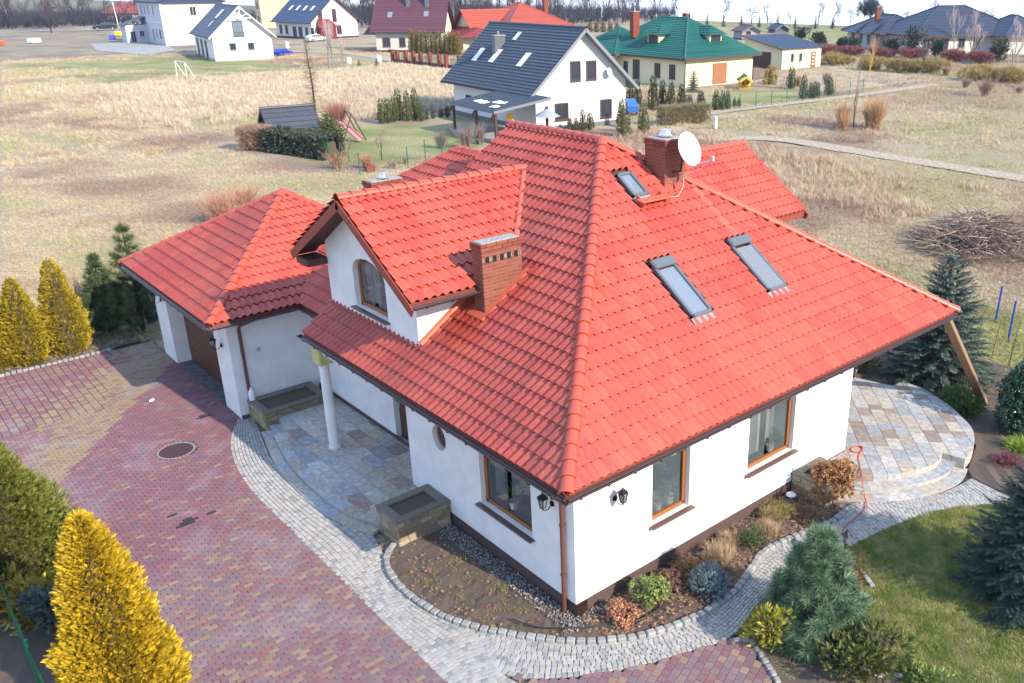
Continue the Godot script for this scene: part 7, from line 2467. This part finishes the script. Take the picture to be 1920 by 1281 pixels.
# ---------------------------------------------------------------- trees and shrubs of the gardens, fields and the wood
func far_trees() -> void:
	rng.seed = 51
	var g0 := Color(0.03, 0.055, 0.015); var g1 := Color(0.13, 0.17, 0.05)
	conifers([[29.4, -60.9, 2.1, 0.75], [30.0, -60.9, 2.1, 0.7], [30.8, -61.3, 2.1, 0.65], [31.5, -61.7, 2.7, 0.8], [31.9, -60.9, 2.6, 0.7], [32.7, -60.9, 2.7, 0.75], [32.7, -59.9, 1.7, 0.5]], "%s slim thuja from the slide in the row behind the lawn", "thuja row behind the lawn", "thuja", g0, g1, false)
	conifers([[33.5, -60.4, 0.75, 0.4], [34.3, -60.6, 0.8, 0.4], [35.3, -60.9, 0.8, 0.5], [35.8, -60.6, 1.0, 0.5]], "%s knee-high dark thuja from the tall row towards the snow-patched porch", "small thujas by the porch", "thuja", Color(0.02, 0.035, 0.02), Color(0.07, 0.1, 0.04))
	conifers([[38.5, -46.4, 1.0, 0.5], [38.9, -46.1, 1.05, 0.45], [39.5, -45.9, 1.65, 0.6], [40.2, -45.8, 1.35, 0.65], [37.6, -46.6, 0.6, 0.3], [43.3, -45.4, 1.75, 0.65]], "%s small thuja planted before the white gable wall, counted along the wall", "thujas before the white gable", "thuja", g0, g1)
	conifers([[39.8, -41.3, 2.85, 1.05], [42.0, -41.3, 2.6, 0.85]], "%s ragged olive thuja in the dry grass, counted from the snow-patched porch", "ragged thujas in dry grass", "thuja", Color(0.07, 0.085, 0.03), Color(0.20, 0.20, 0.09), false)
	conifers([[55.2, -56.8, 1.7, 0.8], [54.6, -55.1, 2.4, 0.75], [52.0, -50.3, 3.3, 0.95], [55.2, -52.2, 2.5, 0.8], [55.3, -51.1, 2.4, 0.8], [56.3, -50.7, 2.2, 0.8], [57.1, -50.3, 1.1, 0.6], [56.4, -48.2, 1.7, 0.8]], "%s dark thuja between the grey-roofed and green-roofed houses, counted from the former", "thujas between the two houses", "thuja", Color(0.025, 0.045, 0.015), Color(0.10, 0.13, 0.04))
	conifers([[57.0, -46.8, 1.8, 0.75], [57.5, -46.4, 1.8, 0.6], [58.2, -46.4, 1.7, 0.6], [59.7, -46.8, 1.0, 0.35], [60.0, -46.5, 0.9, 0.4]], "%s green thuja behind the mesh fence, counted from the olive hedge", "thujas behind the mesh fence", "thuja", Color(0.03, 0.06, 0.03), Color(0.10, 0.16, 0.06))
	conifers([[77.1, -53.1, 2.4, 0.9], [70.0, -46.2, 2.4, 0.8], [71.2, -46.2, 1.6, 0.5], [71.5, -45.9, 1.7, 0.5], [72.2, -46.0, 1.6, 0.5], [74.7, -46.3, 1.9, 0.9]], "%s dark columnar shrub at the mesh fence corner of the green-roofed bungalow", "columnar shrubs at the bungalow", "thuja", Color(0.02, 0.045, 0.03), Color(0.07, 0.12, 0.06), false)
	conifers([[78.6, -57.3, 2.2, 1.5], [79.1, -53.6, 1.2, 0.9]], "%s golden yellow shrub counted from the bungalow's cream wall", "golden shrubs at the bungalow", "golden_shrub", Color(0.22, 0.16, 0.01), Color(0.58, 0.40, 0.03), false)
	conifers([[75.0, -133.4, 4.1, 1.1], [75.4, -132.5, 4.0, 1.1], [75.7, -131.4, 3.9, 1.1], [76.1, -130.4, 3.9, 1.1], [76.5, -129.3, 3.6, 1.1], [76.8, -128.3, 3.4, 1.1], [77.1, -127.5, 3.8, 1.1], [77.5, -126.5, 3.9, 1.1], [77.7, -125.6, 3.8, 1.1], [78.1, -124.7, 3.6, 1.1], [78.4, -123.9, 3.8, 1.1], [80.5, -121.6, 3.4, 1.1], [81.8, -119.6, 3.2, 1.1]], "%s bronze-green thuja from the purple-roofed house behind the brick pillars", "thujas behind the brick pillars", "thuja", Color(0.10, 0.08, 0.01), Color(0.34, 0.24, 0.04))
	conifers([[145.8, -167.3, 2.4, 1.4], [147, -166.1, 2.5, 1.4], [148.2, -164.9, 2.6, 1.4], [149.4, -163.6, 2.5, 1.4], [150.6, -162.4, 2.4, 1.4]], "%s clipped brown-green shrub behind the orange-roofed house", "clipped shrubs behind", "thuja", Color(0.10, 0.09, 0.03), Color(0.26, 0.20, 0.07))
	# far spruces on the meadow
	var sp := spruce("meadow_spruce", "first young dark spruce of the lakeside row, counted from the street lamp", Vector3(190.9, 0, -162.2), 3.0, 0.75, 10, 0.3, Color(0.012, 0.03, 0.035), Color(0.04, 0.08, 0.08), "shoot", "spruces on the lakeside meadow")
	var si := 0
	for e in [[194.3, -158.6, 3.3], [195.6, -153.3, 3.1], [199, -149.6, 3.4], [194.3, -140.2, 3.3], [197.9, -136.3, 3.3], [200.2, -132.6, 3.2], [198, -174.7, 3.1]]:
		si += 1
		copy(sp, Vector3(e[0], 0, e[1]), R(0, 6), Vector3.ONE * e[2] / 3.0, "%s young dark spruce of the lakeside row, counted from the street lamp" % count_words[si])
	sp = spruce("blue_spruce", "pale blue spruce before the bungalow's cream wall", Vector3(66.6, 0, -58.6), 2.3, 0.75, 12, 0.25, Color(0.10, 0.14, 0.12), Color(0.26, 0.32, 0.28), "shoot", "")
	spruce("small_pine", "small bright green pine beside the black shed", Vector3(21.9, 0, -55.6), 2.1, 1.15, 10, 0.3, Color(0.05, 0.08, 0.015), Color(0.17, 0.20, 0.05), "shoot", "", -0.3)
	spruce("spruce", "grey-green spruce beside the blue covered car", Vector3(52.5, 0, -46.6), 1.8, 0.8, 10, 0.25, Color(0.06, 0.08, 0.05), Color(0.22, 0.25, 0.18))
	for e in [[54.0, -112.4, 1.3], [56.9, -112.6, 1.3]]:
		copy(sp, Vector3(e[0], 0, e[1]), 1.0, Vector3.ONE * 0.55, "tiny young spruce in the grass beside the lane", "tiny spruces by the lane")
	# larch and bare garden trees
	var lr := thing("larch", "tall bare conical larch behind the black shed", "tree", Vector3(24.0, 0, -62.3))
	var tb := MB.new(); var fb := MB.new()
	tb.tube([Vector3(0, -0.1, 0), Vector3(0.1, 3.5, 0), Vector3(-0.15, 7.3, 0)], [0.11, 0.07, 0.015], 7)
	fb.col = Color(0.20, 0.14, 0.09)
	for k in 150:
		var t := pow(R(0.1, 1.0), 0.8); var a := R(0, TAU); var l := 1.55 * (1.05 - t) + 0.1
		var p := Vector3(0, t * 7.1, 0); var d := Vector3(cos(a), R(-0.15, 0.3), sin(a))
		var q := p + d * l * R(0.7, 1.05)
		fb.tube([p, p.lerp(q, 0.5) - Vector3(0, 0.06, 0), q], [0.02, 0.012, 0.005], 3)
		for s in 5:
			var f := p.lerp(q, R(0.3, 1))
			fb.tube([f, f + Vector3(R(-0.3, 0.3), R(-0.25, 0.12), R(-0.3, 0.3))], [0.008, 0.004], 3)
	put("trunk", tb, M.bark, lr); put("twigs", fb, M.twig, lr)
	bare_tree("small_bare_tree", "small bare fruit tree on the neighbour's lawn beside the hedge", Vector3(19.0, 0, -46.6), 1.7, 1.3, "bark", Color(0.20, 0.15, 0.12), 4)
	bare_tree("small_bare_tree", "small bare fruit tree on the neighbour's lawn beside the fence", Vector3(20.7, 0, -45.2), 2.2, 1.5, "bark", Color(0.22, 0.17, 0.13), 4)
	twig_bush("reddish leafless bush beside the tall bare larch", Vector3(26.3, 0, -63.0), 2.4, 3.4, 150, Color(0.26, 0.10, 0.09), Color(0.42, 0.20, 0.17), "", "red_bush")
	for e in [[27.8, -45.6, 1.9, 2.2], [26.5, -46.8, 1.5, 1.8], [29.6, -46.4, 1.7, 1.8]]:
		twig_bush("grey leafless bush by the neighbour's porch steps", Vector3(e[0], 0, e[1]), e[2], e[3], 80, Color(0.15, 0.11, 0.10), Color(0.33, 0.25, 0.22), "grey leafless bushes at the porch")
	for e in [[19.9, -42.2, 0.7, 0.9], [21.3, -43.1, 0.7, 0.8]]:
		twig_bush("low leafless bush at the green garden fence", Vector3(e[0], 0, e[1]), e[2], e[3], 40, Color(0.16, 0.12, 0.10), Color(0.30, 0.24, 0.18), "low bushes at the garden fence")
	for e in [[2.3, -28.8, 1.5, 2.8], [6.2, -35.0, 2.1, 3.4], [8.9, -39.0, 1.2, 3.0], [17.2, -44.6, 1.3, 1.8], [18.6, -43.4, 1.2, 1.6], [4.4, -32.0, 1.1, 2.2]]:
		twig_bush("rust-red leafless bush in the dry field behind the garage", Vector3(e[0], 0, e[1]), e[2], e[3], 80, Color(0.34, 0.15, 0.09), Color(0.48, 0.26, 0.16), "rust-red bushes in the field", "rust_bush")
	var sprout := MB.new()
	sprout.tube([Vector3(0, 0, 0), Vector3(0.05, 0.9, 0), Vector3(-0.5, 1.5, 0), Vector3(-0.8, 2.1, 0)], [0.05, 0.04, 0.03, 0.015], 6)
	sprout.col = Color(1, 1, 1)
	var ys := put("bent_sapling", sprout, mat("yellowbark", Color(0.55, 0.34, 0.10), 0.8))
	ys.position = Vector3(2.2, 0, -27.5)
	tag(ys, "bent yellow-barked sapling among the rust-red bushes", "sapling")
	# right-hand fields
	for e in [[85.8, -34.3, 2.3, 2.7], [103.3, -48.3, 1.6, 2.3], [91.6, -39.5, 1.4, 1.7], [91.2, -33.1, 1.0, 1.8], [83.7, -52.9, 1.8, 1.7]]:
		twig_bush("leafless brown bush in the rough field beyond the paved path", Vector3(e[0], 0, e[1]), e[2], e[3], 90, Color(0.20, 0.13, 0.10), Color(0.38, 0.26, 0.19), "brown bushes in the rough field")
	for e in [[55.7, -31.8, 2.6, 2.2], [57.1, -29.5, 3.3, 2.8], [57.9, -30.6, 2.6, 2.4], [54.9, -31.0, 1.8, 1.8]]:
		twig_bush("tall tan leafless willow bush beside the dirt track", Vector3(e[0], 0, e[1]), e[2], e[3], 70, Color(0.36, 0.20, 0.10), Color(0.52, 0.33, 0.18), "tan willow bushes by the track", "willow_bush")
	bare_tree("willow_tree", "orange-twigged bare willow at the bungalow garden's edge", Vector3(93.6, 0, -53.5), 5.2, 2.8, "yellowbark", Color(0.50, 0.26, 0.09), 5, 0.5)
	bare_tree("sapling", "thin bare sapling rising from the tan willow bushes", Vector3(56.2, 0, -31.0), 5.0, 0.8, "bark", Color(0.30, 0.22, 0.16), 4, 0.5)
	bare_tree("dark_bare_tree", "low dark bare tree before the dark-roofed bungalow", Vector3(102.5, 0, -51.0), 4.8, 3.8, "bark", Color(0.10, 0.07, 0.08), 5, 0.2)
	var bl := ["birch with white trunk before the dark-roofed bungalow's chimney wing", "white birch beside the street lamp behind the bungalow hedge", "tall white birch at the end of the yellow hedge", "tallest white birch beside the lane near the purple-roofed house", "thin white birch next to the tallest one at the lane", "short white birch nearest the meter cabinet at the lane"]
	var bi := 0
	for e in [[128.8, -57.6, 8.4, 5.0], [138.5, -65.9, 8.2, 4.4], [112.5, -43.9, 7.4, 4.2], [50.9, -115.5, 7.2, 2.8], [51.8, -116.1, 6.8, 1.5], [54.4, -118.5, 4.4, 1.5]]:
		bare_tree("birch", bl[bi], Vector3(e[0], 0, e[1]), e[2], e[3], "birch", Color(0.48, 0.38, 0.36), 5, 0.5, "white birches")
		bi += 1
	# hedges along the side road
	var yh := [[111.7, -73.2], [104.0, -62.8], [102.6, -56.3], [105.2, -53.7], [104.6, -49.4], [100.3, -44.6], [101.8, -41.0], [100.2, -36.6]]
	for i in 7:
		if i == 4:
			continue
		var b := bush("yellow_twig_shrub", "%s yellow-twigged shrub from the cream garage along the side road" % count_words[mini(i, 9)], Vector3(lerpf(yh[i][0], yh[i + 1][0], 0.5), 0, lerpf(yh[i][1], yh[i + 1][1], 0.5)), 1.5, 2.6, 900, 0.7, Color(0.27, 0.19, 0.06), Color(0.45, 0.34, 0.13), "twigs", "twig", "yellow-twigged hedge", 0.5)
		b.scale = Vector3(0.8, 1, 1)
	var ri := -1
	for e in [[122.6, -80], [124.0, -76], [124.4, -70.8], [125.6, -66], [125.8, -59], [124.2, -54.2]]:
		ri += 1
		bush("red_dogwood", "%s russet dogwood from the cream garage along the side road" % count_words[ri], Vector3(e[0], 0, e[1]), 1.3, 2.2, 700, 0.7, Color(0.15, 0.05, 0.05), Color(0.30, 0.11, 0.10), "twigs", "twig", "crimson dogwoods", 0.5)
	var ei := -1
	for e in [[129.1, -79.5, 2.6, 1.5], [131.4, -73.1, 2.2, 1.4], [127.9, -67.2, 4.2, 2.0], [130.5, -64.6, 2.7, 1.3], [128.1, -53.3, 3.5, 1.5], [137.0, -91.8, 2.4, 1.6], [137.1, -86.8, 1.8, 0.9], [160.7, -113.6, 1.9, 1.8], [165.8, -66.9, 2.0, 1.6], [141, -52, 3.0, 1.4]]:
		ei += 1
		bush("evergreen_shrub", ["broad low evergreen shrub before the bungalow's chimney wing", "low evergreen shrub between the chimney wing and the tall evergreen", "tallest dark evergreen before the dark-roofed bungalow", "slim evergreen next to the tallest one at the bungalow", "tall evergreen beside the birch at the bungalow wall", "round evergreen near the cream garage and the side road", "little evergreen beside the round one near the side road", "wide evergreen at the grey wooden hut", "low evergreen behind the dark-roofed bungalow's end", "evergreen at the far end of the dark-roofed bungalow"][ei], Vector3(e[0], 0, e[1]), e[2], e[3], 900, 0.45, Color(0.015, 0.03, 0.018), Color(0.06, 0.085, 0.045), "fan", "leaf", "evergreen shrubs at the bungalow", 0.5)
	bush("round_tree", "round dark-crowned tree at the lake shore", Vector3(212, 0, -129), 4.2, 3.9, 900, 1.1, Color(0.025, 0.04, 0.055), Color(0.07, 0.09, 0.11), "twigs", "twig").position.y = 2.6
	var rt := MB.new()
	rt.tube([Vector3(0, -2.8, 0), Vector3(0, 1.5, 0)], [0.25, 0.15], 6)
	put("trunk", rt, M.bark, get_node("round_tree"))
	# bare trees: five kinds, copied
	var kinds := []
	for k in 5:
		kinds.append(bare_tree("bare_tree", "bare tree on the meadow beside the lake", Vector3([196.1, 212, 179.5, 205, 154.5][k], 0, [-156.5, -200, -136.6, -150, -106.9][k]), [7.2, 9.0, 4.2, 5.0, 3.6][k], [6.4, 7.0, 4.5, 4.0, 2.6][k], "bark", Color(0.075, 0.06, 0.07), 6 if k < 2 else 5, 0.2, "bare trees on the lakeside meadow"))
	for e in [[217, -149, 6.8], [213, -141, 7.0], [218, -139, 6.9], [214, -165, 6.0], [209, -178, 7.5], [215, -120, 6.5], [214, -112, 7.5], [206, -100, 7.0], [215, -98, 8.0]]:
		copy(kinds[rng.randi() % 2], Vector3(e[0], 0, e[1]), R(0, TAU), Vector3.ONE * e[2] / 8.0)
	# the wood behind the houses
	var n := 0
	while n < 95:
		var x := R(100, 240); var z := R(-330, -190)
		var az := (x + 8.6) / (10.5 - z)
		if az < 0.48 or az > 1.02 or Vector2(x + 8.6, z - 10.5).length() < 250 or Vector2(x + 8.6, z - 10.5).length() > 340:
			continue
		copy(kinds[rng.randi() % 2], Vector3(x, 0, z), R(0, TAU), Vector3(R(0.8, 1.2), R(1.5, 2.2), R(0.8, 1.2)), "tall bare tree of the dark wood behind the houses", "bare trees of the wood")
		n += 1
	var birches := bare_tree("birch", "slender pale birch at the edge of the dark wood", Vector3(134.4, 0, -216.7), 10.5, 4.0, "birch", Color(0.2, 0.16, 0.17), 5, 0.5, "birches at the wood's edge")
	for e in [[166.2, -254.5], [150, -236], [140, -228], [185.6, -262], [176, -240]]:
		copy(birches, Vector3(e[0], 0, e[1]), R(0, TAU), Vector3(1, R(0.9, 1.25), 1))
	# trees along the far road at the left
	for k in 34:
		var x := R(8, 98); var z := R(-330, -286)
		copy(kinds[rng.randi() % 2], Vector3(x, 0, z), R(0, TAU), Vector3(1.1, R(1.2, 1.7), 1.1), "bare roadside tree beyond the far road", "bare trees beyond the far road")
	var big := copy(kinds[0], Vector3(47.5, 0, -268), 1.0, Vector3(1.7, 1.6, 1.7), "broad dark bare tree standing at the far road", "")
	big.remove_meta("group")
	# dense undergrowth and conifers of the wood as one mass
	var ts := []; var cs := []
	for i in 9000:
		var x := R(60, 260); var z := R(-400, -200)
		var az := (x + 8.6) / (10.5 - z); var d := Vector2(x + 8.6, z - 10.5).length()
		var left := rng.randf() < 0.4
		if left:
			x = R(-10, 120); z = R(-385, -300)
		elif az < 0.46 or az > 1.04 or d < 268:
			continue
		ts.append(Transform3D(aim(Vector3(R(-0.5, 0.5), 1, R(-0.5, 0.5)), R(0, TAU)).scaled(Vector3(2.2, R(3.0, 6.5), 2.2)), Vector3(x, 0, z)))
		cs.append(mixc(Color(0.012, 0.02, 0.032), Color(0.05, 0.045, 0.055), rng.randf()))
	tag(many("far_wood", mesh_of.twigs, M.twig, ts, cs), "dark leafless wood and undergrowth behind the houses", "wood")
	# low houses beyond the far road
	for e in [[20, -322, 26, Color(0.06, 0.07, 0.10), Color(0.55, 0.56, 0.6), "long low dark-roofed building beyond the far road"], [74, -318, 16, Color(0.36, 0.08, 0.06), Color(0.6, 0.55, 0.5), "red-roofed house half hidden behind the roadside trees"]]:
		var o := thing("far_house", e[5], "house", Vector3(e[0], 0, e[1]), -0.1)
		walls_box(o, 0, e[2], 0, -9, 3.2, e[4])
		hip(o, -0.7, e[2] + 0.7, 0.7, -9.7, 3.1, 6.2, e[3], 0.8, 0.0)
		for k in 4:
			far_window(o, Transform3D(), 2 + k * e[2] / 4.6, 1.0, 1.6, 1.4)

func field_growth() -> void:
	rng.seed = 61
	var ts := []; var cs := []
	var tries := 0
	var keep_out := [Rect2(-8.8, -20.8, 22.5, 30), Rect2(29, -64, 18, 20), Rect2(67, -84, 16, 24), Rect2(15, -62.5, 17, 18), Rect2(95, -77, 10, 10)]
	while ts.size() < 130000 and tries < 1500000:
		tries += 1
		var d := pow(rng.randf(), 0.62) * 165 + 18
		var a := R(0.12, 1.36)
		var p := Vector2(cam_at.x + sin(a) * d, cam_at.z - cos(a) * d)
		if not seen(Vector3(p.x, 0.1, p.y)):
			continue
		var bad := false
		for r in keep_out:
			if r.has_point(p):
				bad = true
		if bad or on_lawn(p, far_lawn) or on_lawn(p, garden_lawn) or on_lawn(p, shore_lawn):
			continue
		if absf(p.x - 46.6) < 1.5 and p.y > -35:
			continue
		if p.x > 40 and p.x < 94 and absf(p.y + 44.5) < 1.3:
			continue
		if p.y < -93 and absf(p.x - 64) < 3.5 and p.y > -160:
			continue
		if p.y < -168 and p.x < 95:
			continue
		var n := patch.get_noise_2d(p.x, p.y); var n2 := patch.get_noise_2d(p.x * 5, p.y * 5)
		if n2 < -0.25 and rng.randf() < 0.4:
			continue
		var wob := n * 14.0 + n2 * 6.0
		var tall := p.y < -68 + wob and p.y > -112 + wob * 0.4 and p.x > 16 + wob and p.x < 66 and rng.randf() < 0.85
		var reed := p.x > 30 + wob * 0.3 and p.x < 42 + wob * 0.2 and p.y > -40 and p.y < -12 + wob * 0.5
		var h := R(0.12, 0.26) * (1.0 + n2)
		if tall:
			h = R(0.4, 0.8)
		elif reed:
			h = R(0.4, 0.8)
		elif d > 70:
			h *= 1.5
		var c := field_color(p.x, p.y) * R(0.85, 1.2)
		if tall:
			c = mixc(c, Color(0.60, 0.50, 0.37), 0.7) * R(0.85, 1.12)
		elif reed:
			c = mixc(c, Color(0.50, 0.35, 0.25), 0.55)
		var lean := Vector3(R(-0.5, 0.5), 1, R(-0.5, 0.5))
		if not tall and not reed:
			lean = Vector3(R(-2.0, 2.0), 1, R(-2.0, 2.0))
		ts.append(Transform3D(aim(lean, R(0, TAU)).scaled(Vector3(1, 1, 1) * h * (1.0 if d < 60 else 1.3)), Vector3(p.x, -0.05, p.y)))
		cs.append(c)
	tag(many("dry_grass", mesh_of.grass, M.blade, ts, cs), "tall and tufted dry grass of the open fields", "grass")
	# the matted grass of the nearer field
	ts = []; cs = []
	tries = 0
	while ts.size() < 80000 and tries < 900000:
		tries += 1
		var p := Vector2(R(-8, 46), R(-62, 6))
		var bad := not seen(Vector3(p.x, 0.1, p.y))
		for r in keep_out:
			if r.has_point(p):
				bad = true
		if bad or Vector2(p.x - cam_at.x, p.y - cam_at.z).length() > R(45, 75):
			continue
		var c := field_color(p.x, p.y) * R(0.8, 1.2)
		ts.append(Transform3D(aim(Vector3(R(-1, 1) - 0.8, R(0.25, 0.8), R(-1, 1)), R(0, TAU)).scaled(Vector3.ONE * R(0.14, 0.3)), Vector3(p.x, -0.04, p.y)))
		cs.append(c)
	tag(many("matted_grass", mesh_of.grass, M.blade, ts, cs), "flattened straw-coloured grass of the field near the house", "grass")
